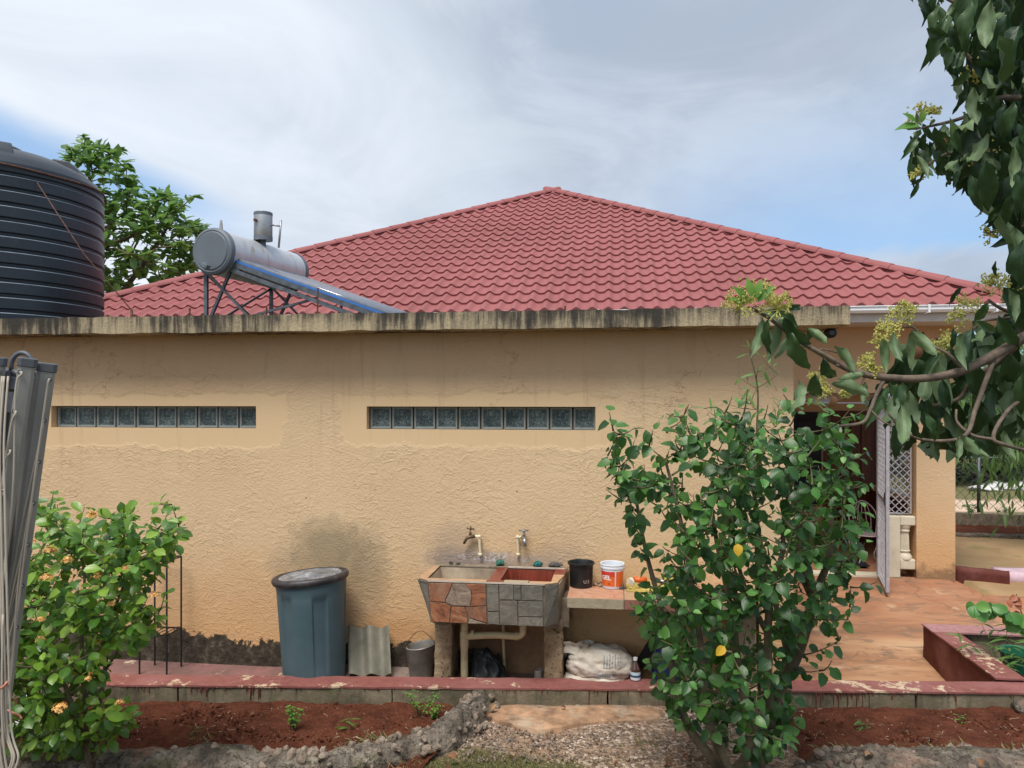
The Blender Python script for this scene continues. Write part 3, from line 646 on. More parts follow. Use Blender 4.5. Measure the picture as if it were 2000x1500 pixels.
# side opening of the porch: low wall, rail, lattice
def lattice(m, a, b, z0, z1, n, w=.012, mode='diag'):
    """diagonal flat bars inside the rectangle a-b (plan) x z0-z1"""
    a = V(a); b = V(b); L = (b-a).length; Hh = z1-z0; st = L/n; k = -Hh
    nrm = (b-a).cross(V((0, 0, 1))).normalized()
    def pt(s_, z): return a+(b-a)*(s_/L)+V((0, 0, z0+z))
    while k < L:
        s0, s1 = max(0, k), min(L, k+Hh)
        if s1 > s0+.01:
            m.bar(pt(s0, s0-k), pt(s1, s1-k), w, .006, up=nrm); m.bar(pt(s0, Hh-(s0-k))+nrm*.007, pt(s1, Hh-(s1-k))+nrm*.007, w, .006, up=nrm)
        k += st
m = MB(); m.box((pilR-.2, FY+.32, -.2), (pilR-.02, BY, .85)); m.build('side_low_wall', simple('brown_low_wall', (.10, .04, .03), .8), house)
m = MB(); m.box((pilR-.24, FY+.33, .85), (pilR, BY, .93)); m.build('side_rail', M_offwhite, house, bevel=.006)
m = MB(); lattice(m, (pilR-.1, FY+.34, 0), (pilR-.1, BY-.02, 0), .95, 2.38, 13, .014); m.build('side_lattice', M_grille, house)
# balustrade panel in the front opening
bx0, bx1 = fx(1733, FY), pilL
yb = FY+.02
m = MB(); zt = .80
m.box((bx0, yb, .0), (bx0+.17, yb+.16, zt)); m.box((bx0+.17, yb, zt-.12), (bx1-.001, yb+.16, zt)); m.box((bx0+.17, yb, .11), (bx1-.001, yb+.16, .24))
m.build('balustrade', M_offwhite, house, bevel=.012)
bc = ((bx0+.17+bx1)/2-.02, yb+.08, 0); prof = [(.0, .24), (.092, .24), (.092, .275), (.075, .30), (.062, .32), (.072, .335), (.072, .35), (.058, .36)]
m = MB(); m.lathe(bc, prof, 24); N_ = 20
for ring, (z, r) in enumerate(((.36, .060), (.59, .054))):
    for k in range(N_*2): a = pi*k/N_; rr = r*(1 if k % 2 else .88); m.v.append(V((bc[0]+rr*cos(a), bc[1]+rr*sin(a), z)))
b0 = len(m.v)-4*N_
for k in range(2*N_): k2 = (k+1) % (2*N_); m.f.append((b0+k, b0+k2, b0+2*N_+k2, b0+2*N_+k)); m.mi.append(0)
m.lathe(bc, [(.054, .59), (.066, .60), (.066, .615), (.06, .625), (.072, .65), (.078, .68), (0, .68)], 24)
m.build('baluster', M_offwhite, house, smooth=True, angle=40)
# front lattice panel, fanlight grille, swing gate
m = MB(); y_ = FY+.08
m.tube([(bx0+.03, y_, .83), (bx1-.04, y_, .83), (bx1-.04, y_, 2.36), (bx0+.03, y_, 2.36), (bx0+.03, y_, .83)], .011, 6)
lattice(m, (bx0+.03, y_, 0), (bx1-.04, y_, 0), .83, 2.36, 3, .011); m.build('window_lattice', M_grille, house)
m = MB(); fl, fr = WX1+.27, bx0+.03; zc = 2.27; m.bar((fl, y_, zc), (fr, y_, zc), .018, .018)
cx = (fl+fr)/2+.1
for k in range(-7, 8):
    a = k*pi/17; e = V((cx+sin(a)*1.4, y_, zc+cos(a)*1.4)); t_ = min(1, .13/max(.02, e.z-zc)) if abs(a) < 1.5 else 1; p = V((cx+.05*sin(a), y_, zc)); q = p+(e-p)*t_
    q.x = max(fl, min(fr, q.x)); m.bar(p, q, .008, .008)
for s_ in (-1, 1):
    for k in range(3): m.bar((cx+s_*(.55+k*.02), y_, zc+.02+k*.035), (cx+s_*1.0, y_, zc+.035+k*.04), .007)
m.build('fanlight_grille', M_grille, house)
gate = empty('security_gate', (fx(1717, FY), FY, .02), 'open grey steel lattice gate standing ajar beside the cream balustrade', 'gate')
ga = V((fx(1717, FY), FY+.03, 0)); gbp = PD(1733, 900, 9.0); gb_ = V((gbp.x, gbp.y, 0)); z0, z1 = .03, 2.24
m = MB(); up = V((0, 0, 1))
for p, q in ((ga+up*z0, ga+up*z1), (gb_+up*z0, gb_+up*z1)): m.bar(p, q, .038, .038, up=V((0, 1, 0)))
m.bar(ga+up*z0, gb_+up*z0, .03); m.bar(ga+up*z1, gb_+up*z1, .03); m.bar(ga+up*1.1, gb_+up*1.1, .025); m.build('frame', M_grille, gate)
m = MB(); lattice(m, ga, gb_, z0, z1, 8, .018); m.build('lattice', M_grille, gate)
m = MB(); m.bar(lerp(gb_, ga, .1)+up*1.05, lerp(gb_, ga, .1)+up*1.2, .05, .03, up=V((0, 1, 0))); m.build('lock_box', M_angle, gate)
m = MB(); m.box((opL-.2, FY-.02, .002), (bx0, FY+.2, .03)); m.build('threshold', M_offwhite, house)
m = MB(); m.rough((fx(1640, 11.1), 10.9, .03), (fx(1690, 11.1), 11.5, .05), .05, .003); tag(m.build('door_mat', M_dark), 'dark rubber mat just inside the porch threshold', 'mat')
# lamp under the slab end
lp = PD(1621, 645, 6.15); L_ = empty('security_camera', (lp.x, lp.y, 2.9), 'small round black camera hanging under the corner of the roof slab', 'camera')
m = MB(); m.tube([(lp.x, lp.y+.02, 2.905), (lp.x, lp.y+.02, 2.87)], .012, 8); m.build('bracket', M_black, L_)
m = MB(); m.tube([(lp.x, lp.y-.045, 2.868), (lp.x, lp.y-.04, 2.868), (lp.x, lp.y+.05, 2.868)], [.036, .044, .04], 20); m.build('housing', M_black, L_, smooth=True, angle=40)
m = MB(); m.tube([(lp.x, lp.y-.048, 2.868), (lp.x, lp.y-.0455, 2.868)], [.016, .02], 14); m.build('lens', M_angle, L_)
m = MB(); m.tube(smooth_path([(lp.x-.01, lp.y+.02, 2.89), (lp.x-.06, lp.y+.02, 2.895), (lp.x-.10, lp.y+.03, 2.88)]), .004, 5); m.build('cable', M_black, L_)
# ------------------------------------------------------------------ hip roof
roof = MB(); EZ = 3.44; eL, eR = V((-8.35, 9.8, EZ)), V((5.0, 9.8, EZ)); ap = V((-1.32, 16.4, 6.78)); ap2 = V((-1.32, 17.2, 6.78)); bL, bR = V((-8.35, 23, EZ)), V((5.0, 23, EZ))
dn = V((0, 0, -.03)); roof.add([p+dn for p in (eL, eR, ap, ap2, bL, bR)], [(0, 1, 2), (1, 5, 3, 2), (5, 4, 3), (4, 0, 2, 3)])
roof = roof.build('roof', M_roof, house)
sdir = (V((0, ap.y-9.8, ap.z-EZ))); SL = sdir.length; sdir.normalize(); nrm = V((0, -sdir.z, sdir.y)); TW, TC = .205, .352
def tile_pts(x0, v0, ov=.03):
    vs = []; ns = 10
    for v, hh in ((.003, -.014), (0, .030), (.10, .025), (TC+ov, .000)):
        for i in range(ns+1):
            s_ = i/ns; h = .044*(.5+.5*cos(2*pi*(s_-.62)))**1.9
            vs.append(V((x0+TW*s_, 0, 0))+V((0, 9.8, EZ))+sdir*(v0+v)+nrm*(h+hh))
    fs = [(r*(ns+1)+i, r*(ns+1)+i+1, (r+1)*(ns+1)+i+1, (r+1)*(ns+1)+i) for r in range(3) for i in range(ns)]; return vs, fs
base = V((0, 9.8, EZ))
tv, tf = tile_pts(0, 0); tm = MB(); tm.add(tv, tf); TILE = tm.mesh('tile', base, smooth=True, mats=(M_roof,)); TILE.set_sharp_from_angle(angle=radians(40))
rest = MB(); cnt = 0; hl = (ap.x-eL.x)/SL; hr = (ap.x-eR.x)/SL
for r in range(int(SL/TC)+1):
    v0 = r*TC; k = int((eL.x-1)/TW)-1
    while k*TW < eR.x+1:
        x = k*TW; k += 1; va, vb = v0, v0+TC
        xl = eL.x+hl*vb; xr = eR.x+hr*vb
        if x >= xl and x+TW <= xr and cnt < 300 and v0 < SL-TC*3:
            inst('tile', TILE, Matrix.Translation(base+V((x, 0, 0))+sdir*v0), roof); cnt += 1
        elif x+TW > eL.x+hl*va and x < eR.x+hr*va: rest.add(*tile_pts(x, v0))
ro = rest.build('tile_courses', M_roof, roof, smooth=True, kind='stuff')
bm = bmesh.new(); bm.from_mesh(ro.data); org = ORG[ro]
for c0, side in ((eL, -1), (eR, 1)):
    h_ = V((ap.x-c0.x, ap.y-c0.y, 0)); nn = V((-h_.y, h_.x, 0)).normalized()
    if nn.x*side < 0: nn = -nn
    bmesh.ops.bisect_plane(bm, geom=bm.verts[:]+bm.edges[:]+bm.faces[:], plane_co=c0-org, plane_no=nn, clear_outer=True)
bmesh.ops.bisect_plane(bm, geom=bm.verts[:]+bm.edges[:]+bm.faces[:], plane_co=ap-org, plane_no=V((0, 1, 0)), clear_outer=True)
bm.to_mesh(ro.data); bm.free(); ro.data.set_sharp_from_angle(angle=radians(40))
m = MB(); n = 10
for (t, r0) in ((-.02, .098), (0, .100), (.40, .088)):
    for k in range(n+1): a = pi*k/n; m.v.append(V((r0*cos(a)*1.15, t, r0*sin(a)*.85 - (.03 if t < 0 else 0)*0 - .02)))
m.f = [(r*(n+1)+k, r*(n+1)+k+1, (r+1)*(n+1)+k+1, (r+1)*(n+1)+k) for r in range(2) for k in range(n)]
m.f.append(tuple(range(n, -1, -1))); m.mi = [0]*len(m.f); CAPM = m.mesh('hip_cap', smooth=True, mats=(M_roof,)); CAPM.set_sharp_from_angle(angle=radians(40))
for c0, c1 in ((eL, ap), (eR, ap)):
    d = c1-c0; L0 = d.length; d.normalize(); q = d.to_track_quat('Y', 'Z').to_matrix().to_4x4(); k = 0; t = -.05
    fb = MB(); fb.tube([c0+V((0, 0, -.005)), c1+V((0, 0, -.005))], .072, 10); fb.build('hip_board', M_roof, roof, smooth=True)
    while t < L0-.1: inst('hip_cap', CAPM, Matrix.Translation(c0+d*t+V((0, 0, .045))) @ q, roof); t += .385
m = MB(); m.lathe(ap+V((0, -.02, .01)), [(.0, .055), (.06, .05), (.10, .03), (.12, 0), (.12, -.03)], 16); m.build('apex_cap', M_roof, roof, smooth=True)
# gutter, fascia board, soffit
gy = 9.71
def gutter(name, a, b, out):
    m = MB(); a = V(a); b = V(b); o_ = V(out); pr = [(-.005, .075), (.0, .082), (.012, .08), (.008, .03), (.03, .0), (.09, .0), (.105, .075)]
    base = len(m.v)
    for p in (a, b):
        for d, z in pr: m.v.append(p+o_*(.105-d)+V((0, 0, z)))
    n = len(pr); m.f = [(i, i+1, n+i+1, n+i) for i in range(n-1)]+[tuple(range(n-1, -1, -1)), tuple(range(n, 2*n))]; m.mi = [0]*len(m.f); return m.build(name, M_white, house)
gt = gutter('gutter', (-8.4, gy+.02, 3.365), (4.98, gy+.02, 3.365), (0, -1, 0)); gutter('gutter', (4.99, gy-.08, 3.365), (4.99, 22, 3.365), (1, 0, 0))
for X_ in (fx(1813, 9.65), fx(1945, 9.65), 1.0, -.2, -1.4): 
    q = MB(); q.box((X_-.012, gy-.098, 3.355), (X_+.012, gy-.083, 3.455)); q.bar((X_-.03, gy-.02, 3.35), (X_, gy-.085, 3.36), .01); q.build('bracket', M_white, gt)
m = MB(); m.box((-8.35, gy+.025, 3.26), (4.97, gy+.055, 3.44)); m.box((4.94, gy+.056, 3.26), (4.97, 22.9, 3.44)); m.build('fascia_board', M_fboard, house)
m = MB(); m.box((-8.3, gy+.057, 3.262), (4.935, FY+.002, 3.28)); m.box((pilR-.01, FY+.004, 3.262), (4.935, 22, 3.28)); m.build('soffit', M_fboard, house)
# ------------------------------------------------------------------ black water tank
tc = PD(-20, 500, 8.25); tc.z = 3.05; TR = 1.10
tank = empty('water_tank', tc, 'large ribbed black plastic water tank standing on the flat roof', 'water tank')
pr = [(0, 0, 0), (TR, 0, 0)]; z = .0; mi = []
prof = [(TR-.02, .0)]; mids = [0]
z = .02
while z < 1.45:
    for dr, dz, mm in ((0, 0, 0), (.0, .098, 0), (-.006, .1045, 1), (-.007, .108, 0), (-.022, .118, 0), (-.022, .138, 0), (-.002, .1475, 0)): prof.append((TR+dr, z+dz)); mids.append(mm)
    z += .15
zs = z
for r_, dz in ((TR, .02), (TR-.012, .09), (TR-.06, .16), (TR-.16, .235), (TR-.34, .32), (TR-.56, .385), (TR-.78, .42), (.34, .43), (.33, .47), (.30, .49), (0, .50)): prof.append((r_, zs+dz)); mids.append(0)
m = MB(); m.lathe(tc, prof, 96); m.mi = [mids[i//96+1] if i//96+1 < len(mids) else 0 for i in range(len(m.f))]
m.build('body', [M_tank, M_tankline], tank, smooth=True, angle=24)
for k, (a, s_) in enumerate([(radians(-42), 1), (radians(-100), 1), (radians(15), 1), (radians(60), 1), (radians(120), 1), (radians(180), 1)]):
    q = MB(); c_ = tc+V((cos(a)*(TR-.36), sin(a)*(TR-.36), zs+.22)); Mx = Matrix.Rotation(a, 4, 'Z')
    q.v = []; prf = [(-.20, .08), (-.05, .15), (.10, .13), (.20, .03), (.25, -.10)]
    for j, w in enumerate((-.13, -.10, .10, .13)):
        for (r_, h_) in prf: q.v.append(c_+Mx @ V((r_, w, h_ if j in (1, 2) else -.12)))
    n = len(prf)
    for j in range(3):
        for i in range(n-1): q.f.append((j*n+i, j*n+i+1, (j+1)*n+i+1, (j+1)*n+i))
    q.f += [(n, 2*n, 3*n, 0)[::-1], (n-1, 2*n-1, 3*n-1, 4*n-1)]; q.mi = [0]*len(q.f); q.build('lifting_lug', M_tank, tank, smooth=True, angle=50, bevel=.01)
m = MB(); zz = zs+.05; m.tube([tc+V(((TR+.012)*cos(a), (TR+.012)*sin(a), zz+.012*sin(a*5))) for a in [2*pi*i/60 for i in range(61)]], .011, 6); m.build('strap', M_rust, tank, smooth=True)
gw = PD(140, 333, 7.2); ge = PZ(258, 612, 3.05); ge = PD(257, 608, 7.35); ge.z = 3.05
m = MB(); gp = tc+V((gw.x-tc.x, gw.y-tc.y, 0)).normalized()*(TR+.02); gp.z = gw.z
m.tube([gp, lerp(gp, ge, .5)+V((0, 0, -.01)), ge+V((0, 0, .14))], .0055, 6); m.tube([ge+V((0, 0, -.01)), ge+V((0, 0, .15))], .013, 6)
tag(m.build('guy_wire', M_rust, smooth=True), 'rusty wire stay running from the water tank down to the slab', 'wire')
# ------------------------------------------------------------------ solar water heater
c0 = PD(413, 490, 7.62); ax = V((sin(radians(9.3)), cos(radians(9.3)), 0)); rt = V((ax.y, -ax.x, 0)); CR = .232; CL = 1.42
sh = empty('solar_water_heater', (c0.x, c0.y, 3.05), 'grey cylinder solar water heater with sloping tube collector on the flat roof', 'solar heater')
Mx = Matrix(((rt.x, 0, ax.x, 0), (rt.y, 0, ax.y, 0), (0, -1, 0, 0), (0, 0, 0, 1)))
Mx = Matrix((( rt.x, 0, ax.x, 0), (rt.y, 0, ax.y, 0), (0, 1, 0, 0), (0, 0, 0, 1)))
m = MB(); m.lathe(c0, [(CR-.012, .05), (CR, .052), (CR, CL-.05), (CR-.012, CL-.048)], 48, Mx); m.build('cylinder', M_cyl, sh, smooth=True, angle=50)
for za, sg in ((0, 1), (CL, -1)):
    m = MB(); m.lathe(c0, [(0, za-sg*.012), (CR-.045, za-sg*.012), (CR-.035, za-sg*.002), (CR-.02, za-sg*.006), (CR+.002, za+sg*.008), (CR+.008, za+sg*.03), (CR+.006, za+sg*.065)], 48, Mx); m.build('end_cap', M_cap, sh, smooth=True, angle=40)
k0 = PD(405, 520, 7.55); m = MB(); m.lathe(k0, [(.045, .0), (.045, -.02), (.038, -.022), (.038, -.05), (.02, -.055), (0, -.055)][::-1], 6, Mx); m.build('knob', M_cap, sh)
cdir = (rt*cos(radians(19.5))-V((0, 0, sin(radians(19.5))))).normalized(); A0 = PD(459, 512, 7.66); PLn = 1.95; W = 1.22; cn = cdir.cross(ax).normalized(); cn = cn if cn.z > 0 else -cn
def cp(s_, w, h): return A0+cdir*s_+ax*w+cn*h
m = MB()
for w in (.0, W): m.hexa([cp(0, w-.02, -.05), cp(PLn, w-.02, -.05), cp(PLn, w+.02, -.05), cp(0, w+.02, -.05), cp(0, w-.02, .0), cp(PLn, w-.02, .0), cp(PLn, w+.02, .0), cp(0, w+.02, .0)])
m.hexa([cp(PLn, -.02, -.05), cp(PLn+.05, -.02, -.05), cp(PLn+.05, W+.02, -.05), cp(PLn, W+.02, -.05), cp(PLn, -.02, .03), cp(PLn+.05, -.02, .03), cp(PLn+.05, W+.02, .03), cp(PLn, W+.02, .03)])
m.build('collector_frame', M_angle, sh)
m = MB(); m.hexa([cp(0, -.012, .001), cp(PLn, -.012, .001), cp(PLn, .01, .001), cp(0, .01, .001), cp(0, -.012, .020), cp(PLn, -.012, .020), cp(PLn, .01, .020), cp(0, .01, .020)]); m.build('blue_strip', M_blue, sh)
tb = MB(); tb.tube([V((0, 0, 0)), V((0, PLn, 0))], .029, 12); TB = tb.mesh('glass_tube', smooth=True, mats=(M_glasst,)); qt = cdir.to_track_quat('Y', 'Z').to_matrix().to_4x4()
for k in range(15): inst('glass_tube', TB, Matrix.Translation(cp(0, .05+k*W/15, .022)) @ qt, sh)
m = MB(); m.hexa([cp(0, 0, -.03), cp(PLn, 0, -.03), cp(PLn, W, -.03), cp(0, W, -.03), cp(0, 0, -.025), cp(PLn, 0, -.025), cp(PLn, W, -.025), cp(0, W, -.025)]); m.build('reflector', M_galv, sh)
zb = 3.052
def leg(a, b, w=.035, name='leg'): q = MB(); q.bar(a, b, w, w); q.build(name, M_angle, sh)
f1 = c0-rt*.16+ax*.12; f2 = c0+rt*.20+ax*.12; g1 = f1+ax*(CL-.3); g2 = f2+ax*(CL-.3)
zt_ = c0.z-CR+.03
def at(p, z): return V((p.x, p.y, z))
for p in (f1, g1): leg(at(p, zb), at(p, zt_+.08))
for p in (f1, g1):
    b2 = p+rt*.36; leg(at(p, zb), at(b2, zt_+.14), .028, 'brace'); leg(at(p, zt_+.02), at(p+rt*.62, zb), .022, 'brace'); leg(at(p-rt*.03, zt_+.035), at(p+rt*.42, zt_+.035), .06, 'cradle'); leg(at(p, zb), cp(1.0, .05 if p is f1 else W-.05, -.06), .022, 'brace')
leg(at(f1, zt_), at(g1, zb), .02, 'brace'); leg(at(g1, zt_), at(f1, zb), .02, 'brace'); leg(at(f1+rt*1.5, zb), cp(1.3, .0, -.05), .02, 'brace')
for w in (0, W): leg(cp(0, w, -.085), cp(PLn, w, -.10), .04, 'rail')
# header tank and pipes on the cylinder
hb = PD(514, 468, 8.2); hb = c0+ax*.62+V((0, 0, CR+.03)); hb2 = PD(514, 470, hb.y*CT-hb.x*ST)
m = MB(); m.lathe(hb2, [(0, 0), (.088, 0), (.097, .02), (.097, .28), (.09, .305), (.04, .318), (0, .32)], 28); m.build('header_tank', M_galv, sh, smooth=True, angle=40)
m = MB(); m.lathe(hb2, [(.099, .0), (.099, .045)], 28); m.lathe(hb2, [(.099, .27), (.099, .30)], 28); m.tube([hb2+V((0, 0, .0)), at(hb2, hb2.z-.12)], .03, 10); m.build('tank_bands', M_cap, sh, smooth=True)
m = MB(); s_ = hb2+V((-.035, -.092, .20)); m.lathe(s_, [(0, -.03), (.016, -.03), (.016, .0), (0, .0)], 10, Mx); m.tube([s_, s_+V((.01, -.03, -.02))], .007, 6); m.build('tap', M_rust, sh)
v1 = PD(549, 430, hb2.y*CT-hb2.x*ST); v2 = at(v1+rt*-.03, c0.z+.15)
m = MB(); m.tube([v1, lerp(v1, v2, .5), v2], .012, 8); m.tube([hb2+V((.09, 0, .17)), at(v1, hb2.z+.155)], .010, 6); m.build('vent_pipe', M_galv, sh, smooth=True)
v3 = PD(432, 430, 7.9); m = MB(); m.tube([v3, at(v3, v3.z-.03), at(v3, v3.z-.10)], [.009, .014, .02], 8); m.build('air_vent', M_galv, sh)
for px, zt2 in ((370, 3.14), (620, 3.32), (1103, 3.16), (520, 3.15)):
    p = PD(px, 600, 6.75); q = MB(); q.tube([(p.x, p.y, 3.04), (p.x+.004, p.y, zt2)], .008, 6); o = q.build('rebar_stub', M_rust)
    tag(o, {370: 'rusty stub bar by the solar heater leg on the slab', 620: 'tall rusty bar in front of the sloping collector', 1103: 'rusty bar standing alone before the red roof tiles', 520: 'short rusty bar under the collector frame'}[px], 'metal bar')
# ------------------------------------------------------------------ laundry trough
SY = 5.80
def q(px, py, Y=SY): return PY(px, py, Y)
sink = empty('laundry_sink', (PY(960, 1140, 6.1).x, 6.1, 0), 'double laundry trough faced with slate tiles on crumbling block legs', 'sink')
rz, bz = .905, .575
xl, xm, xr = q(836, 1136).x, q(950, 1138).x, q(1064, 1141).x
xbl, xbr = q(841, 1216).x, q(1062, 1226).x
ol, orr = q(817, 1130, 5.86).x, q(1090, 1143, 5.86).x      # outer corners of the chamfer
wl, wr = PY(851, 1100, WY-.02).x, PY(1109, 1104, WY-.02).x
top = [(xl, SY), (xr, SY), (orr, 5.87), (wr, WY-.012), (wl, WY-.012), (ol, 5.87)]
bot = [(xbl, SY+.03), (xbr, SY+.03), (xbr+.09, 5.93), (xbr+.10, WY-.012), (xbl-.05, WY-.012), (xbl-.02, 5.93)]
m = MB(); n = 6
m.v = [V((x, y, bz)) for x, y in bot]+[V((x, y, rz-.002)) for x, y in top]
m.f = [(i, (i+1) % n, n+(i+1) % n, n+i) for i in range(n)]+[tuple(range(n-1, -1, -1))]; m.mi = [0]*len(m.f)
m.build('trough_shell', M_mortar, sink)
# rim and basins
def basin(name, x0, x1, y0, y1, mat, dz=.26):
    m = MB(); i = [(x0, y0), (x1, y0), (x1, y1), (x0, y1)]; t_ = .05; j = [(x0+t_, y0+.06), (x1-t_, y0+.06), (x1-t_, y1-.02), (x0+t_, y1-.02)]
    m.v = [V((a, b, rz-.003)) for a, b in i]+[V((a, b, rz-dz)) for a, b in j]; m.f = [(4, 5, 1, 0), (5, 6, 2, 1), (6, 7, 3, 2), (7, 4, 0, 3), (4, 7, 6, 5)]; m.mi = [0]*5; return m.build(name, mat, sink)
L0, L1 = xl+.045, xm-.035; Rr0, Rr1 = xm+.075, xr+.02; ya, yb2 = SY+.07, WY-.09
def xat(x, y): return x   # plan positions
basin('left_basin', wl+.06, xm+.005, ya, yb2, M_tub_tan); basin('right_basin', xm+.10, wr-.10, ya, yb2, M_tub_red)
def slab_(name, poly, mat, z0=None, t=.010):
    m = MB(); z0 = rz if z0 is None else z0; m.prism([V((x, y, z0)) for x, y in poly], (0, 0, t)); return m.build(name, mat, sink, bevel=.002)
slab_('rim_tile', [(ol+.004, 5.865), (xl, SY-.004), (xm-.004, SY-.004), (xm-.004, ya-.002), (wl+.058, ya-.002)], M_tan_tile)
slab_('rim_tile', [(ol+.004, 5.872), (wl+.056, ya+.002), (wl+.056, yb2), (wl, yb2)], M_tan_tile)
slab_('rim_tile', [(xm+.0, SY-.004), (xm+.13, SY-.004), (xm+.13, ya-.002), (xm+.10, ya-.002), (xm+.10, yb2), (xm+.008, yb2), (xm+.008, ya), (xm, ya)], M_tub_red)
slab_('rim_tile', [(xm+.134, SY-.004), (xr-.13, SY-.004), (xr-.13, ya-.002), (xm+.134, ya-.002)], M_slate_b, t=.014)
slab_('rim_tile', [(xr-.126, SY-.004), (xr, SY-.004), (orr, 5.865), (orr, ya+.03), (wr-.10, ya-.002), (xr-.126, ya-.002)], M_tan_tile)
slab_('rim_tile', [(orr+.0, ya+.034), (wr-.01, yb2-.2), (wr-.098, yb2-.2), (wr-.098, ya)], M_tan_tile)
slab_('rim_tile', [(wr-.012, yb2-.196), (wr, yb2), (wr-.098, yb2), (wr-.098, yb2-.196)], M_tub_red)
slab_('rear_ledge', [(wl, yb2+.002), (wr, yb2+.002), (wr, WY-.012), (wl, WY-.012)], M_mortar, t=.014)
m = MB(); m.bar((xm+.10, yb2+.006, rz+.012), (wr-.02, yb2+.006, rz+.012), .014, .012); m.bar((xl, SY-.004, rz+.004), (xr, SY-.004, rz+.004), .010, .012); m.build('grout_line', M_grout, sink, kind='stuff')
def Z3(x, y): return (780+x/3.846, 1000+y/3.846)
def fpt(x, y):
    px, py = Z3(x, y); p = q(px, py); t_ = max(0, min(1, (rz-p.z)/(rz-bz))); return V((p.x, SY+.03*t_, min(p.z, rz-.006)))
def tile(poly, mat, off=.013):
    P_ = [fpt(*p) for p in poly]; c = sum(P_, V())/len(P_); P_ = [c+(p-c)*(1-.004/max(.02, (p-c).length)) for p in P_]
    th = off+R.uniform(-.002, .002); m = MB(); m.prism([p+V((0, -th, 0)) for p in P_][::-1], (0, th-.001, 0)); return m.build('stone_tile', mat, sink, bevel=.0015)
for poly, mt_ in (([(216, 528), (400, 533), (375, 600), (345, 660), (350, 682), (226, 670)], M_slate_r),
    ([(400, 533), (500, 536), (540, 590), (545, 650), (530, 712), (490, 708), (390, 706), (350, 682), (345, 660), (375, 600)], M_slate_m),
    ([(500, 536), (652, 540), (654, 702), (530, 714), (545, 650), (540, 590)], M_slate_r),
    ([(226, 674), (350, 686), (388, 708), (380, 770), (372, 838), (232, 830)], M_slate_r),
    ([(390, 710), (490, 714), (505, 755), (515, 800), (508, 842), (374, 838), (382, 770)], M_slate_r),
    ([(530, 716), (655, 704), (659, 840), (600, 822), (517, 796), (505, 750), (495, 716)], M_slate_r),
    ([(519, 802), (600, 828), (655, 846), (512, 842)], M_slate_m),
    ([(657, 540), (745, 543), (748, 750), (660, 752)], M_slate_g), ([(660, 755), (748, 753), (750, 854), (662, 848)], M_slate_g), ([(748, 544), (858, 548), (858, 660), (750, 660)], M_slate_g),
    ([(861, 548), (913, 550), (914, 664), (861, 662)], M_slate_g), ([(916, 551), (1080, 556), (1080, 668), (916, 665)], M_slate_g), ([(750, 664), (888, 666), (888, 858), (752, 855)], M_slate_g),
    ([(891, 668), (1080, 672), (1081, 790), (891, 788)], M_slate_g), ([(891, 792), (1081, 794), (1082, 866), (892, 860)], M_slate_g)): tile(poly, mt_)
def sidepan(a, b, c, d, mat, off):  # panel through four points pushed out along its normal
    a, b, c, d = map(V, (a, b, c, d)); nn = (b-a).cross(d-a).normalized()
    m = MB(); m.prism([p+nn*.002 for p in (a, b, c, d)], nn*off); m.build('stone_tile', mat, sink)
tb_ = [V((x, y, rz-.004)) for x, y in top]; bb_ = [V((x, y, bz+.002)) for x, y in bot]
sidepan(bb_[1], bb_[2], tb_[2], tb_[1], M_slate_g, .008); sidepan(bb_[2], bb_[3], tb_[3], tb_[2], M_slate_b, .008); sidepan(bb_[5], bb_[0], tb_[0], tb_[5], M_slate_g, .007)
# legs
def fx2(px, Y): return PY(px, 1250, Y).x
LY = 6.06
for a, b_, sd_ in ((848, 881, 1), (1062, 1099, 2)):
    x0, x1 = fx2(a, LY), fx2(b_, LY)
    m = MB(); m.rough((x0, LY, -.4), (x1, WY-.01, bz-.07), .028, .011, 13, sd_); m.build('block_leg', M_block, sink, smooth=True, angle=60)
    m = MB(); m.rough((x0-.01, LY-.02, bz-.072), (x1+.005, WY-.01, bz-.004), .03, .006, 10, sd_+5); m.build('leg_cap', M_mortar, sink, smooth=True, angle=50)
m = MB(); m.rough((fx2(1088, LY), LY+.01, bz-.075), (fx2(1112, LY), WY-.01, .735), .03, .008, 12, 8); m.build('mortar_fillet', M_mortar, sink, smooth=True, angle=50)
# waste pipes below
def tp(px, py, Y): return PY(px, py, Y)
py_ = 6.12
m = MB(); c_ = tp(907, 1250, py_); m.tube([V((c_.x, py_, bz)), V((c_.x, py_, .02))], .031, 14); m.tube([V((c_.x, py_, tp(907, 1233, py_).z)), V((c_.x, py_, tp(907, 1262, py_).z))], .036, 14)
e = tp(1020, 1243, py_); m.tube(smooth_path([V((c_.x, py_, tp(907, 1243, py_).z)), V((lerp(c_.x, e.x, .5), py_, e.z+.002)), V((e.x-.06, py_, e.z)), V((e.x-.012, py_, e.z+.012)), V((e.x+.006, py_, e.z+.05)), V((e.x+.008, py_, bz))], 5), .029, 14)
for px in (920, 1006): x = tp(px, 1243, py_).x; m.tube([V((x, py_, e.z+.001)), V((x+.025, py_, e.z+.001))], .034, 14)
m.build('waste_pipe', M_pvc, sink, smooth=True, angle=50)
m = MB(); a = tp(982, 1215, 6.3); m.tube([V((a.x, 6.3, bz)), V((a.x+.005, 6.3, .3)), V((a.x+.02, 6.28, .02))], .013, 8); m.build('thin_pipe', M_pvc, sink, smooth=True)
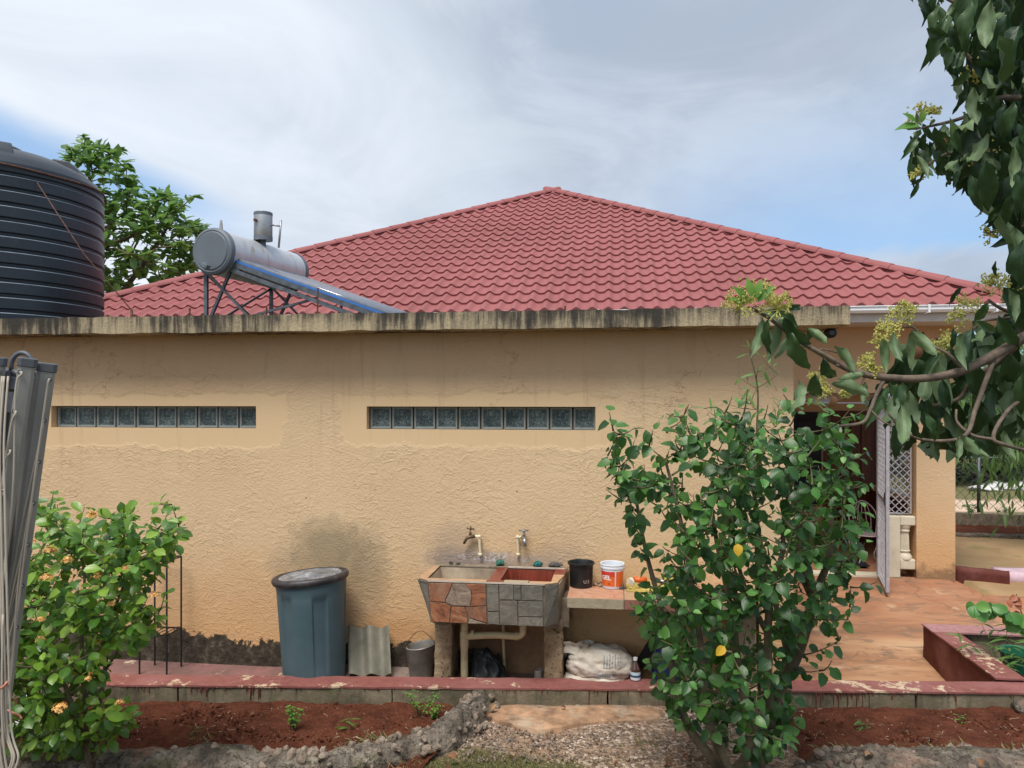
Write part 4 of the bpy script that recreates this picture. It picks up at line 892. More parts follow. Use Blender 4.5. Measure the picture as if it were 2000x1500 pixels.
# standpipes and taps on the wall
def tapset(pxs, dirx, mat, label):
    e0 = PY(*pxs[0], WY-.03); e1 = PY(*pxs[1], WY-.035)
    t_ = empty('wall_tap', (e0.x, WY, e0.z), label, 'tap', 'taps over the laundry trough')
    m = MB(); d = V((dirx, 0, 0)); m.tube(smooth_path([e0+V((0, .04, .0)), e0+V((0, .004, 0)), e0+V((0, 0, .02)), lerp(e0, e1, .5), e1+V((0, 0, -.02)), e1+V((dirx*.02, 0, .0)), e1+d*.045], 4), .0125, 10)
    for p, r in ((e0, .019), (e1, .018)): m.lathe(p, [(0, -r), (r*.8, -r*.6), (r, 0), (r*.8, r*.6), (0, r)], 12)
    m.build('riser', M_pvcw, t_, smooth=True)
    b = e1+d*.055; m = MB()
    if dirx < 0:
        m.tube([b+V((.02, 0, 0)), b+V((-.02, -.01, 0)), b+V((-.05, -.02, -.015)), b+V((-.075, -.025, -.06))], [.013, .016, .013, .010], 10); m.tube([b+V((-.02, -.01, 0)), b+V((-.02, -.01, .055))], [.013, .008], 8)
        m.build('body', mat, t_, smooth=True); m = MB(); m.tube([b+V((-.05, -.02, .072)), b+V((.015, .0, .062))], .006, 6); m.tube([b+V((-.02, -.01, .055)), b+V((-.015, -.01, .09))], .006, 6)
    else:
        m.tube([b+V((-.02, 0, 0)), b+V((.0, -.02, 0)), b+V((.01, -.05, -.02)), b+V((.02, -.07, -.06))], [.014, .018, .014, .012], 10); m.tube([b+V((0, -.02, .0)), b+V((0, -.02, .05))], [.014, .010], 10)
        m.build('body', mat, t_, smooth=True); m = MB(); m.tube([b+V((-.04, -.02, .06)), b+V((.04, -.02, .06))], .007, 6); m.tube([b+V((0, -.055, .06)), b+V((0, .015, .06))], .007, 6)
    m.build('handle', mat, t_, smooth=True)
tapset([(938, 1083), (936, 1048)], -1, M_brass, 'brown corroded tap on a cream riser over the tan trough')
tapset([(1012, 1083), (1011, 1049)], 1, M_chrome, 'chrome cross handle tap on a cream riser over the red trough')
# ------------------------------------------------------------------ tiled shelf
BZ0, BZ1, BYF = .715, .795, 5.88
x0, x1 = PY(1107, 1180, BYF).x, 1.10
sh2 = empty('tiled_shelf', (x0+.6, 6.1, 0), 'low tiled shelf joined to the right end of the laundry trough', 'shelf')
m = MB(); m.rough((x0+.01, BYF+.012, BZ0-.004), (x1, WY-.004, BZ1-.012), .06, .004, 8, 4); m.build('shelf_core', M_mortar, sh2)
xj = PY(1219, 1190, BYF).x; xe = [x0, xj, lerp(xj, x1, .5), x1]
for i, (mf, mtp) in enumerate(((M_slate_b, M_slate_p), (simple('maroon_tile', (.27, .12, .085), .6, var=.3, scale=8), M_tan_tile), (M_slate_m, M_slate_p))):
    m = MB(); m.box((xe[i]+.003, BYF, BZ0), (xe[i+1]-.003, BYF+.011, BZ1-.002)); m.build('edge_tile', mf, sh2, bevel=.002)
    m = MB(); m.box((xe[i]+.003, BYF+.001, BZ1-.0115), (xe[i+1]-.003, WY-.006, BZ1)); m.build('top_tile', mtp, sh2, bevel=.002)
m = MB(); m.rough((x1-.16, 6.06, -.4), (x1-.01, WY-.005, BZ0-.006), .03, .010, 12, 9); m.build('block_leg', M_block, sh2, smooth=True, angle=60)
# pots and clutter on the shelf
def wrap_text(txt, size, c, rad, ang0, z, mat, parent, name='lettering', taper=0., bold=0., off=.0015):
    vs, fs = text_mesh(txt, size, bold); m = MB()
    m.add([V((c.x+(rad+off+taper*v.y)*sin(v.x/rad+ang0), c.y-(rad+off+taper*v.y)*cos(v.x/rad+ang0), z+v.y)) for v in vs], fs); return m.build(name, mat, parent)
c = PY(1135, 1140, 6.24); c.z = BZ1; r_ = .102
pt = empty('black_pot', c, 'black plastic nursery pot on the tiled shelf next to the paint bucket', 'pot')
m = MB(); m.lathe(c, [(0, .003), (r_*.88, .003), (r_*.9, .02), (r_*.98, .185), (r_*1.09, .187), (r_*1.09, .200), (r_*1.02, .203), (r_*.95, .19), (r_*.86, .02), (0, .02)], 40); m.build('body', simple('black_pot_plastic', (.010, .011, .012), .42, var=.2, scale=9), pt, smooth=True, angle=40)
wrap_text('U.S', .038, c, r_*.95, .5, BZ1+.045, M_grout, pt, taper=.05)
c = PY(1196, 1138, 6.24); c.z = BZ1
bk = empty('paint_bucket', c, 'white plastic paint bucket with an orange label on the tiled shelf', 'bucket')
m = MB(); m.lathe(c, [(0, .002), (.078, .002), (.082, .01), (.094, .165), (.099, .166), (.099, .176), (.096, .176), (.096, .19), (.100, .192), (.098, .20), (.090, .198), (.088, .17), (.076, .012), (0, .012)], 40); m.build('body', simple('white_bucket_plastic', (.74, .78, .84), .35, var=.04), bk, smooth=True, angle=40)
M_or = simple('orange_label_print', (.76, .135, .02), .45, var=.08, bump=0)
def wrapband(a0, a1, z0, z1, mat, nm, off=.001, par=bk, rr=lambda z: .082+.0745*(z-.01)):
    m = MB(); n = 14
    for z in (z0, z1):
        for i in range(n+1): a = lerp(a0, a1, i/n); r = rr(z)+off; m.v.append(V((c.x+r*sin(a), c.y-r*cos(a), c.z+z)))
    m.f = [(i, i+1, n+2+i, n+1+i) for i in range(n)]; m.mi = [0]*n; return m.build(nm, mat, par, smooth=True)
wrapband(-1.25, .22, .025, .145, M_or, 'label'); wrapband(.34, 1.3, .022, .145, M_or, 'label'); wrapband(-1.25, .22, .105, .145, simple('red_label_print', (.60, .05, .03), .45, bump=0, var=.05), 'label_band', .0015)
wrap_text('GEL', .05, c, .086, -.62, BZ1+.078, simple('white_print', (.8, .8, .8), .5, bump=0), bk, taper=.07, bold=.0016, off=.0035)
wrap_text('III', .03, c, .083, -.30, BZ1+.036, simple('brown_print', (.16, .05, .02), .5, bump=0), bk, taper=.07, off=.0035)
m = MB(); m.tube([c+V((.101*cos(a), -.101*abs(sin(a))*.5-.0, .165-.045*sin(a))) for a in [pi*i/16 for i in range(17)]], .0022, 5); m.build('handle', M_galv, bk)
def lump(name, c, r, mat, label, cat, seed=0, amp=.35, sq=(1, 1, .7), fr=6., parent=None, n=3, **kw):
    bm = bmesh.new(); bmesh.ops.create_icosphere(bm, subdivisions=n, radius=1); m = MB()
    m.v = []; 
    for v in bm.verts:
        d = v.co.normalized(); k = 1+amp*noise.noise(d*1.6+V((seed, 0, 0)))+amp*.5*noise.noise(d*fr+V((0, seed, 0))); m.v.append(V(c)+V((d.x*sq[0]*r*k, d.y*sq[1]*r*k, d.z*sq[2]*r*k)))
    m.f = [tuple(v.index for v in f.verts) for f in bm.faces]; m.mi = [0]*len(m.f); bm.free()
    o = m.build(name, mat, parent, smooth=True, **kw); return tag(o, label, cat)
M_scrub = simple('teal_scouring_mesh', (.008, .14, .13), .7, var=.5, scale=60, bump=1., bs=140); M_pumice = simple('dark_pumice', (.10, .095, .09), .95, var=.5, scale=60, bump=1, bs=120)
def onl(px, h=.03): p = PY(px, 1098, WY-.05); return V((p.x, p.y, rz+.014+h))
lump('scouring_pad', onl(976, .026), .035, simple('green_scouring_mesh', (.035, .16, .115), .8, var=.5, scale=60, bump=1., bs=140), 'pale green scouring pad between the two troughs below the taps', 'scouring pad', 1, .4, fr=9)
lump('scouring_pad', onl(1050, .022), .034, M_scrub, 'deep teal scouring pad on the rear ledge of the red trough', 'scouring pad', 4, .5, fr=9)
lump('pumice_stone', onl(1085, .022), .045, M_pumice, 'dark grey pumice stone at the right end of the rear ledge', 'stone', 2, .4, (1.2, .7, .5), 9)
lump('soap_remnant', onl(881, .014), .018, M_pumice, 'small dark soap end furthest left on the trough ledge', 'soap', 7, .3); lump('soap_remnant', onl(895, .012), .018, M_pumice, 'small dark soap end nearer the brown tap', 'soap', 9, .5, (1, .8, .5))
for i, (px, py, r) in enumerate(((1163, 1140, .020), (1172, 1142, .018), (1168, 1136, .016), (1178, 1141, .016), (1176, 1135, .014), (1214, 1147, .018), (1222, 1146, .016))):
    p = PZ(px, py+4, BZ1); lump('snail_shell', V((p.x, p.y, BZ1+r*.6)), r, M_pumice if i > 4 else simple('mottled_shell%d' % i if 0 else 'mottled_shell', (.30, .22, .15), .6, var=.4, scale=50) if i == 0 else bpy.data.materials['mottled_shell'], 'small brown shell lying beside the paint bucket', 'shell', i, .3, n=2, group=None)
for o in [o for o in bpy.data.objects if o.name.startswith('snail_shell')]: o['group'] = 'small shells by the paint bucket'
# yellow crate of tools
cr = PZ(1225, 1156, BZ1); cr2 = PZ(1330, 1160, BZ1)
ct = empty('yellow_tray', (cr.x+.2, cr.y+.09, BZ1), 'yellow plastic tray of brushes and bits half behind the hibiscus', 'tray'); M_yt = simple('faded_yellow_plastic', (.60, .48, .14), .5, var=.15)
m = MB(); xa, xb, y0_, y1_ = cr.x, cr.x+.42, cr.y, cr.y+.17
for a, b in (((xa, y0_, BZ1+.002), (xb, y1_, BZ1+.01)),): m.box(a, b)
m.build('base', M_yt, ct)
m = MB()
for i in range(13):
    x = lerp(xa+.01, xb-.01, i/12)
    for y in (y0_, y1_): m.bar((x, y, BZ1+.004), (x, y, BZ1+.052), .012, .004)
for z in (.012, .05):
    for y in (y0_, y1_): m.bar((xa, y, BZ1+z), (xb, y, BZ1+z), .008, .016)
    for x in (xa, xb): m.bar((x, y0_, BZ1+z), (x, y1_, BZ1+z), .008, .016)
m.build('slatted_side', M_yt, ct)
m = MB(); m.tube([V((xa+.06, y0_+.05, BZ1+.09)), V((xa+.15, y0_+.09, BZ1+.075))], [.022, .026], 12); tag(m.build('orange_tube', M_or, smooth=True), 'short orange tube lying in the yellow tray', 'tube')
m = MB(); m.tube([V((xa+.02, y0_+.02, BZ1+.07)), V((xa+.035, y0_+.035, BZ1+.072))], [.036, .036], 16); tag(m.build('white_reel', simple('white_reel_plastic', (.66, .62, .5), .5)), 'small cream reel standing at the front corner of the yellow tray', 'reel')
m = MB(); m.box((0, 0, 0), (.22, .05, .02), M=Matrix.Translation((xa+.18, y0_+.06, BZ1+.09)) @ Matrix.Rotation(.35, 4, 'Y')); tag(m.build('scrubbing_brush', M_wood, bevel=.006), 'wooden scrubbing brush leaning across the yellow tray', 'brush')
m = MB(); m.tube([V((xa+.22, y0_+.07, BZ1+.10)), V((xa+.33, y0_+.02, BZ1+.07))], [.012, .007], 10); tag(m.build('metal_scraper', M_chrome, smooth=True), 'shiny metal scraper handle sticking out of the yellow tray', 'scraper')
lump('yellow_sponge', V((xa+.33, y0_+.09, BZ1+.09)), .035, simple('lemon_sponge', (.62, .60, .03), .9, var=.2, scale=40, bump=.8), 'lemon yellow sponge at the far end of the tray', 'sponge', 3, .2); lump('orange_cloth', V((xa+.40, y0_+.08, BZ1+.075)), .045, simple('ochre_cloth', (.55, .25, .06), .9), 'crumpled ochre cloth at the far end of the tray', 'cloth', 5, .5, (1.3, .8, .5))
# ------------------------------------------------------------------ bin with lid
bc = PY(612, 1300, 6.04); BR = .285; hb_ = .845
bn = empty('round_bin', (bc.x, bc.y, 0), 'large slate blue plastic bin with a tilted black lid against the stained wall', 'bin')
m = MB(); prof = [(0, .0), (BR*.86, .0), (BR*.88, .03)]
nn_ = 144; m.v = []; Zs = [0, .03, .2, .4, .6, .68, .72, .735, .78, hb_, hb_+.0]
c = V((bc.x+.01, bc.y, .002)); lean = .03
for z in Zs:
    f = lerp(.88, 1.0, z/hb_)
    for k in range(nn_):
        a = 2*pi*k/nn_; rr = BR*f
        pan = max(0, sin(a*6+1.0)); inset = .014*max(0, min(1, (pan-.2)/.15))
        if .03 < z <= .72: rr -= inset*(1 if z < .69 else .6)
        if abs(z-.735) < .01: rr -= .002
        if z >= .78: rr += .004
        m.v.append(c+V((rr*cos(a)-lean*(z/hb_), rr*sin(a), z)))
K = len(Zs); m.f = [(i*nn_+k, i*nn_+(k+1) % nn_, (i+1)*nn_+(k+1) % nn_, (i+1)*nn_+k) for i in range(K-1) for k in range(nn_)]; m.mi = [0]*len(m.f)
m.build('body', M_bin, bn, smooth=True, angle=28)
Ml = Matrix.Rotation(radians(-5.0), 4, 'Y') @ Matrix.Rotation(radians(-1.5), 4, 'X'); lc = c+V((-lean-.005, 0, hb_+.012))
m = MB(); m.lathe(lc, [(BR*1.0, -.035), (BR*1.07, -.038), (BR*1.10, -.02), (BR*1.10, -.002), (BR*1.06, .012), (BR*.99, .016), (BR*.95, .008), (BR*.90, .008)], 64, Ml); m.build('lid', M_lid, bn, smooth=True, angle=50)
m = MB(); m.lathe(lc, [(BR*.90, .0078), (BR*.84, .016), (BR*.80, .010), (BR*.62, .008), (BR*.58, .016), (BR*.50, .012), (BR*.34, .012), (BR*.31, .022), (0, .024)], 64, Ml); m.build('lid_top', M_lidtop, bn, smooth=True)
# ------------------------------------------------------------------ corrugated roof sheet offcut leaning on the wall
a = PY(683, 1311, 6.14); a.z = .006; b = PY(765, 1311, 6.14)
u0 = V((1, -.03, 0)); Lw = (b.x-a.x); hgt = .40; dirv = V((-.09, .22, .40)).normalized()
m = MB(); NN = 40
for side in (0, 1):
    for j in range(7):
        for i in range(NN+1):
            s_ = i/NN; cor = .036*sin(s_*2*pi*2.15+.7); nrm_ = V((0, -.79, .61)); p = a+V((s_*Lw, s_*.02, .012*s_))+dirv*(hgt*j/6)+nrm_*(cor+(.009 if side else 0)); m.v.append(p)
G = (NN+1)*7
for j in range(6):
    for i in range(NN): k = j*(NN+1)+i; m.f.append((k, k+1, k+NN+2, k+NN+1)); m.f.append((G+k+NN+1, G+k+NN+2, G+k+1, G+k))
rimf = []
for i in range(NN):
    m.f.append((i+1, i, G+i, G+i+1)); k = 6*(NN+1)+i; m.f.append((k, k+1, G+k+1, G+k)); rimf += [len(m.f)-1, len(m.f)-2]
for j in range(6): k = j*(NN+1); m.f.append((k, k+NN+1, G+k+NN+1, G+k)); k += NN; m.f.append((k+NN+1, k, G+k, G+k+NN+1)); rimf += [len(m.f)-1, len(m.f)-2]
m.mi = [1 if i in set(rimf) else 0 for i in range(len(m.f))]
m.build('roofing_sheet', [simple('grey_green_fibre_cement', (.21, .20, .155), .85, var=.18, scale=7, dirt=((.12, .105, .075), .5)), simple('pale_cut_edge', (.48, .46, .36), .8)], smooth=True, angle=35, label='grey green corrugated roofing offcut leaning on the wall between bin and metal bucket', cat='roofing sheet')
# ------------------------------------------------------------------ dented metal bucket
c = PY(822, 1300, 6.20); c.z = .004
mb = empty('metal_bucket', c, 'dented galvanised bucket beside the left block leg', 'bucket'); M_buck = simple('dull_dented_zinc', (.25, .235, .21), .55, metal=.35, var=.25, scale=7, dirt=((.26, .19, .14), .7))
m = MB(); prof = [(0, .0), (.088, .0), (.092, .01), (.112, .14), (.116, .145), (.124, .255), (.130, .262), (.124, .268), (.116, .25), (.10, .10), (.085, .012), (0, .012)]; m.lathe(c, prof, 40)
for i, v in enumerate(m.v): d = v-c; v += V((.10*d.z*0+.012*noise.noise(d*9), .010*noise.noise(d*9+V((4, 0, 0))), (.018*(d.x/.12) if d.z > .2 else 0)))
m.build('body', M_buck, mb, smooth=True, angle=60)
m = MB(); m.tube([c+V((-.125+.25*t_, -.01, .265+.11*sin(pi*t_)+.02*t_)) for t_ in [i/14 for i in range(15)]], .003, 5); m.build('handle', M_rust, mb, smooth=True)
for s_ in (-1, 1): m = MB(); m.tube([c+V((s_*.125, 0, .262)), c+V((s_*.128, -.012, .275)), c+V((s_*.126, -.02, .262))], .004, 5); m.build('ear', M_rust, mb)
# ------------------------------------------------------------------ things beneath the trough
c = PY(1052, 1312, 6.17); c.z = .004; cn_ = empty('tin_can', c, 'small whitish tin can on the floor near the right block leg', 'can')
m = MB(); m.lathe(c, [(0, .0), (.036, .0), (.038, .004), (.036, .008), (.036, .06), (.0368, .064), (.036, .068), (.036, .112), (.038, .116), (.036, .118), (.033, .114), (.033, .02), (0, .02)], 28); m.build('body', simple('scuffed_white_tin', (.42, .37, .33), .5, metal=.2, var=.35, scale=14, dirt=((.14, .07, .045), .7)), cn_, smooth=True, angle=40)
# black slumped rubbish bag
m = MB(); A_ = PY(915, 1318, 6.18); B_ = PY(982, 1318, 6.18)
def bagf(u, v):
    a = pi*u; x = lerp(A_.x, B_.x, .5)+cos(pi-a)*(B_.x-A_.x)*.56*(1-.25*v); y = 6.27-sin(a)*.16*(1-.4*v); z = .002+.27*v*(.75+.25*sin(a*1.3)); f = noise.noise(V((u*9, v*3, 2)))*.03+abs(noise.noise(V((u*16, v*4, 7))))*.02
    return (x+f, y-f*1.3, z+f*.4-(u*.06 if v > .8 else 0))
m.grid(40, 14, bagf); b0 = len(m.v); m.v.append(V((lerp(A_.x, B_.x, .5), 6.30, .24))); rowt = 14*41
for i in range(40): m.f.append((rowt+i, rowt+i+1, b0)); m.mi.append(0)
m.build('black_bag', simple('charcoal_plastic_sheet', (.030, .034, .034), .6, var=.35, scale=12), smooth=True, label='slumped black plastic bag behind the trough waste pipe', cat='bag')
# white woven sack
SX0, SX1 = PY(1103, 1290, 6.13).x, PY(1233, 1290, 6.13).x; scx = (SX0+SX1)/2; sr = (SX1-SX0)/2
def sackpt(d, cx, cz, rx, ry, rz_, seed, wr=.018):
    p = V((d.x*rx, d.y*ry, d.z*rz_)); e = 2.6; L_ = (abs(d.x)**e+abs(d.y)**e+abs(d.z)**e)**(1/e); p /= L_
    p += d*(wr*noise.noise(d*2.4+V((seed, 0, 0)))+wr*.55*(1-2*abs(noise.noise(V((d.x*2.2, d.y*2, d.z*5))+V((seed*2, 3, 0)))))+wr*.3*(1-2*abs(noise.noise(d*9+V((seed, 1, 1))))))
    return V((cx, 6.20, cz))+p
def sackmat():
    t = NT('soiled_woven_polypropylene'); n = t.noise(6, 7, .65); c = t.ramp(n, [(.3, (.38, .31, .23)), (.5, (.58, .52, .44)), (.7, (.70, .67, .61))]); z = t.sep(t.pos)[2]
    c = t.mix(t.ss(t.noise(3, 5), .55, .72, 0, .6), c, (.33, .24, .16)); w = t.noise(1, 3, .5, stretch=(30, 30, 160)); t.bump(w, .2, .002); t.bump(t.noise(9, 6, .7, dist=1.), .6, .02); return t.fin(c, .7)
M_sack = sackmat(); M_ink = simple('grey_sack_ink', (.20, .22, .24), .7, var=.2, bump=0); M_ink2 = simple('faded_sack_ink', (.34, .35, .33), .8, var=.3, scale=60, bump=0)
sk = empty('woven_sack', (scx, 6.2, 0), 'soiled white woven sack with grey printing lying under the tiled shelf', 'sack')
def sphere_part(name, args, sub=5, mat=M_sack):
    bm = bmesh.new(); bmesh.ops.create_icosphere(bm, subdivisions=sub, radius=1); m = MB(); m.v = [sackpt(v.co.normalized(), *args) for v in bm.verts]; m.f = [tuple(v.index for v in f.verts) for f in bm.faces]; m.mi = [0]*len(m.f); bm.free()
    for v in m.v: v.z = max(v.z, .004)
    return m.build(name, mat, sk, smooth=True)
bodya = (scx+.01, .185, sr*.97, .165, .135, 3.3); sphere_part('body', bodya)
sphere_part('lower_fold', (scx-.01, .06, sr*.96, .175, .075, 6.1)); 
def neckf(u, v):
    a = 2*pi*u; c_ = V((scx-sr*.60, 6.20, .25))+V((-.02, .0, .09))*v; w = lerp(.13, .075, v) if v < .6 else lerp(.085, .11, (v-.6)/.4); fl = .014*sin(a*7)+.02*noise.noise(V((cos(a)*2, sin(a)*2, v*3)))
    return c_+V((cos(a)*(w+fl)*1.15, sin(a)*(w+fl)*.7, .02*sin(a*2)+.03*cos(a+1)))
m = MB(); m.grid(48, 8, neckf); m.grid(48, 3, lambda u, v: V(neckf(u, 1-.0))*(1-v*.55)+V((scx-sr*.62, 6.2, .335))*(v*.55)-V((0, 0, .05*v))); m.build('gathered_neck', M_sack, sk, smooth=True)
def printon(vs, fs, px, pz, mat, nm, tilt=0, parent=sk):
    m = MB(); out = []
    for v in vs:
        x = px+v.x; z = pz+v.y+tilt*v.x
        # project onto the sack front
        best = None; cx, cz, rx, ry, rz_, sd_ = bodya
        lx = (x-cx)/rx; lz = (z-cz)/rz_; k = max(0., 1-abs(lx)**2.6-abs(lz)**2.6)**(1/2.6); d0 = V((lx*rx/rx, -k, lz)); d = V((lx, -max(k, .05), lz)); d = d.normalized()
        p = sackpt(d, *bodya); out.append(V((p.x, p.y-.004, p.z)))
    m.add(out, fs); return m.build(nm, mat, parent)
def curved(txt, size, rad):
    vs, fs = text_mesh(txt, size, .0012); return [V((sin(v.x/rad)*(rad+v.y), cos(v.x/rad)*(rad+v.y)-rad, 0)) for v in vs], fs
vs_, fs_ = curved('•CDESIN', .034, .16); printon(vs_, fs_, scx+.035, .135, M_ink, 'lettering', .12)
def gridmesh(w, h, nx_, ny_):
    vs = [V((w*i/nx_, h*j/ny_, 0)) for j in range(ny_+1) for i in range(nx_+1)]; return vs, [(j*(nx_+1)+i, j*(nx_+1)+i+1, (j+1)*(nx_+1)+i+1, (j+1)*(nx_+1)+i) for j in range(ny_) for i in range(nx_)]
for k in range(7): vs_, fs_ = gridmesh(.010, .075 if k % 2 else .085, 2, 6); printon(vs_, fs_, scx+.045+k*.021, .205+.003*k-.002*k*k*.3, M_ink2, 'printed_bar', -.05)
hv = [V((.0, .0, 0)), V((.018, .020, 0)), V((.016, .030, 0)), (V((.006, .028, 0))), V((0, .022, 0)), V((-.006, .028, 0)), V((-.016, .030, 0)), V((-.018, .020, 0))]; printon(hv, [(0, 1, 2, 3, 4), (0, 4, 5, 6, 7)], scx+.13, .138, M_ink, 'printed_heart')
m = MB(); m.grid(20, 2, lambda u, v: (scx-.10+.22*u, 6.03-.02*sin(u*3)-.004*v, .012+.035*v+.012*sin(u*6))); m.build('dark_print_band', simple('navy_sack_print', (.045, .075, .10), .7), sk)
# bottle
c = PY(1241, 1310, 6.10); c.z = .004; bt = empty('drinks_bottle', c, 'clear plastic bottle of brown liquid between the sack and the blue drum', 'bottle')
m = MB(); m.lathe(c, [(0, .002), (.034, .002), (.040, .012), (.040, .04), (.037, .05), (.040, .06), (.037, .07), (.040, .08), (.037, .09), (.040, .10), (.040, .175), (.036, .195), (.022, .225), (.014, .24), (.013, .262)], 28); 
def botm():
    t = NT('bottle_of_brown_liquid'); t.fin(t.ramp(t.noise(20, 3), [(.3, (.05, .018, .012)), (.7, (.11, .045, .03))]), .08, spec=.9); t.b.inputs['Coat Weight'].default_value = .6; return t.m
m.build('body', botm(), bt, smooth=True, angle=50); m = MB(); m.lathe(c, [(.016, .252), (.017, .255), (.017, .275), (0, .277)], 18); m.build('cap', M_white, bt)
m = MB(); m.lathe(c, [(.0405, .105), (.0408, .107), (.0408, .165), (.0405, .167)], 28); 
def labm():
    t = NT('bottle_label'); z = t.sep(t.pos)[2]; c_ = t.ramp(z, [(.1, (.7, .72, .75)), (.128, (.75, .77, .8)), (.13, (.02, .06, .14)), (.146, (.02, .06, .14)), (.148, (.5, .62, .7))]); return t.fin(c_, .4)
m.build('label', labm(), bt, smooth=True)
# blue drum and black board behind
c = PY(1303, 1300, 6.17); c.z = .004; m = MB(); m.lathe(c, [(0, 0), (.115, 0), (.12, .01), (.12, .30), (.112, .33), (.06, .37), (.035, .38), (.035, .41), (0, .41)], 36); tag(m.build('blue_drum', simple('cobalt_plastic', (.010, .014, .085), .4), smooth=True, angle=40), 'deep blue plastic drum under the shelf behind the hibiscus leaves', 'drum')
m = MB(); a = PY(1236, 1285, 6.30); b = PY(1290, 1210, 6.30); m.bar((a.x, 6.33, .06), (b.x+.08, 6.36, .56), .07, .02, up=V((0, 1, 0))); tag(m.build('black_plank', M_black), 'black plank leaning slantwise under the shelf by the drum', 'plank')
# ------------------------------------------------------------------ wire plant stand left
s0, s1 = PY(278, 1300, 6.12).x, PY(331, 1300, 6.12).x; pz_ = [PY(325, 1096, 6.1).z, PY(329, 1240, 6.1).z]
st = empty('wire_stand', ((s0+s1)/2, 6.15, 0), 'thin black iron plant stand against the wall behind the ixora', 'plant stand'); dY = .22
m = MB()
for x in (s0, s1):
    for y in (5.98+.1, 5.98+.1+dY): m.bar((x, y, -.055), (x, y, pz_[0]), .011, .011)
m.build('leg_frame', M_black, st); 
for z in pz_:
    m = MB(); y0_, y1_ = 6.08, 6.08+dY
    for p, q2 in (((s0, y0_, z), (s1, y0_, z)), ((s1, y0_, z), (s1, y1_, z)), ((s1, y1_, z), (s0, y1_, z)), ((s0, y1_, z), (s0, y0_, z))): m.bar(p, q2, .011)
    for k in range(1, 5): m.bar((lerp(s0, s1, k/5), y0_, z), (lerp(s0, s1, k/5), y1_, z), .005)
    m.build('shelf_frame', M_black, st)
# white wire chair in the porch
c = PY(1694, 1020, 11.2); cx_, cy_ = c.x, 11.2; ch = empty('wire_chair', (cx_, cy_, .0), 'white wire garden chair in the porch behind the open gate', 'chair'); cc = V((cx_, cy_, 0)); M_ww = simple('white_wire', (.62, .52, .54), .4)
m = MB(); m.tube([cc+V((.17*cos(a), .17*sin(a), .42)) for a in [2*pi*i/24 for i in range(25)]], .008, 5)
for k in range(-3, 4): m.bar(cc+V((-.16, k*.045, .42)), cc+V((.16, k*.045, .42)), .005)
m.build('seat', M_ww, ch)
for sx in (-1, 1):
    for sy in (-1, 1): m = MB(); m.tube(smooth_path([cc+V((sx*.13, sy*.12, .42)), cc+V((sx*.20, sy*.16, .30)), cc+V((sx*.13, sy*.13, .12)), cc+V((sx*.18, sy*.17, .012))]), .008, 5); m.build('leg', M_ww, ch)
m = MB(); m.tube(smooth_path([cc+V((-.16, .14, .42)), cc+V((-.18, .22, .7)), cc+V((0, .25, .86)), cc+V((.18, .22, .7)), cc+V((.16, .14, .42))], 6), .008, 5)
for k in range(-2, 3): m.tube(smooth_path([cc+V((k*.05, .17, .42)), cc+V((k*.06, .24, .62)), cc+V((k*.03, .25, .84))]), .005, 5)
m.build('backrest', M_ww, ch)
# ------------------------------------------------------------------ leaves
def leaf_vf(kind, nl=6, na=4, seed=0, droop=.25, fold=.22, wave=.0):
    """unit leaf: base at origin, tip at +Y, upper face +Z; returns verts, faces, uvs"""
    rr = random.Random(seed)
    W = {'round': .62, 'hib': .74, 'avo': .33, 'narrow': .17, 'almond': .56, 'blade': .05, 'dry': .42}[kind]
    def hw(t):
        if kind == 'avo': return W/2*(sin(pi*t**.86))**.8*(1-.45*max(0, t-.7)/.3)
        if kind == 'hib': return W/2*(sin(pi*t**.74))**.72*(1+.05*sin(t*34))*(1-.25*max(0, t-.75)/.25)
        if kind in ('round', 'almond'): return W/2*(sin(pi*t**1.18))**.62
        if kind == 'narrow': return W/2*(sin(pi*t**.9))**.8
        return W/2*(sin(pi*t**.8))**.9
    vs, uv = [], []; tw = rr.uniform(-.5, .5); cv = droop*rr.uniform(.6, 1.4); fd = fold*rr.uniform(.5, 1.5)
    for j in range(nl+1):
        t = j/nl; w = hw(t) if 0 < j < nl else .004
        if j == nl: w = .004
        ang_ = cv*t*1.6; y = t*cos(ang_*.6)*.98; z = -sin(ang_)*t*.55
        for i in range(na+1):
            s_ = (i/na-.5)*2; zz = z+abs(s_)*w*fd*1.2+wave*sin(t*15+s_*2+seed)*abs(s_)*.03; x = s_*w
            a = tw*t*.5; vs.append(V((x*cos(a)-(zz-z)*sin(a)*.3, y, zz+x*sin(a)))); uv.append((.5+s_*.5, t))
    fs = [(j*(na+1)+i, j*(na+1)+i+1, (j+1)*(na+1)+i+1, (j+1)*(na+1)+i) for j in range(nl) for i in range(na)]
    return vs, fs, uv
def leaf_mesh(name, kind, mat, **k):
    vs, fs, uv = leaf_vf(kind, **k); me = bpy.data.meshes.new(name); me.from_pydata([tuple(v) for v in vs], [], fs); L_ = me.uv_layers.new(name='UVMap')
    me.polygons.foreach_set('use_smooth', [True]*len(fs)); L_.data.foreach_set('uv', [c for f in fs for i in f for c in uv[i]]); me.materials.append(mat); me.update(); return me
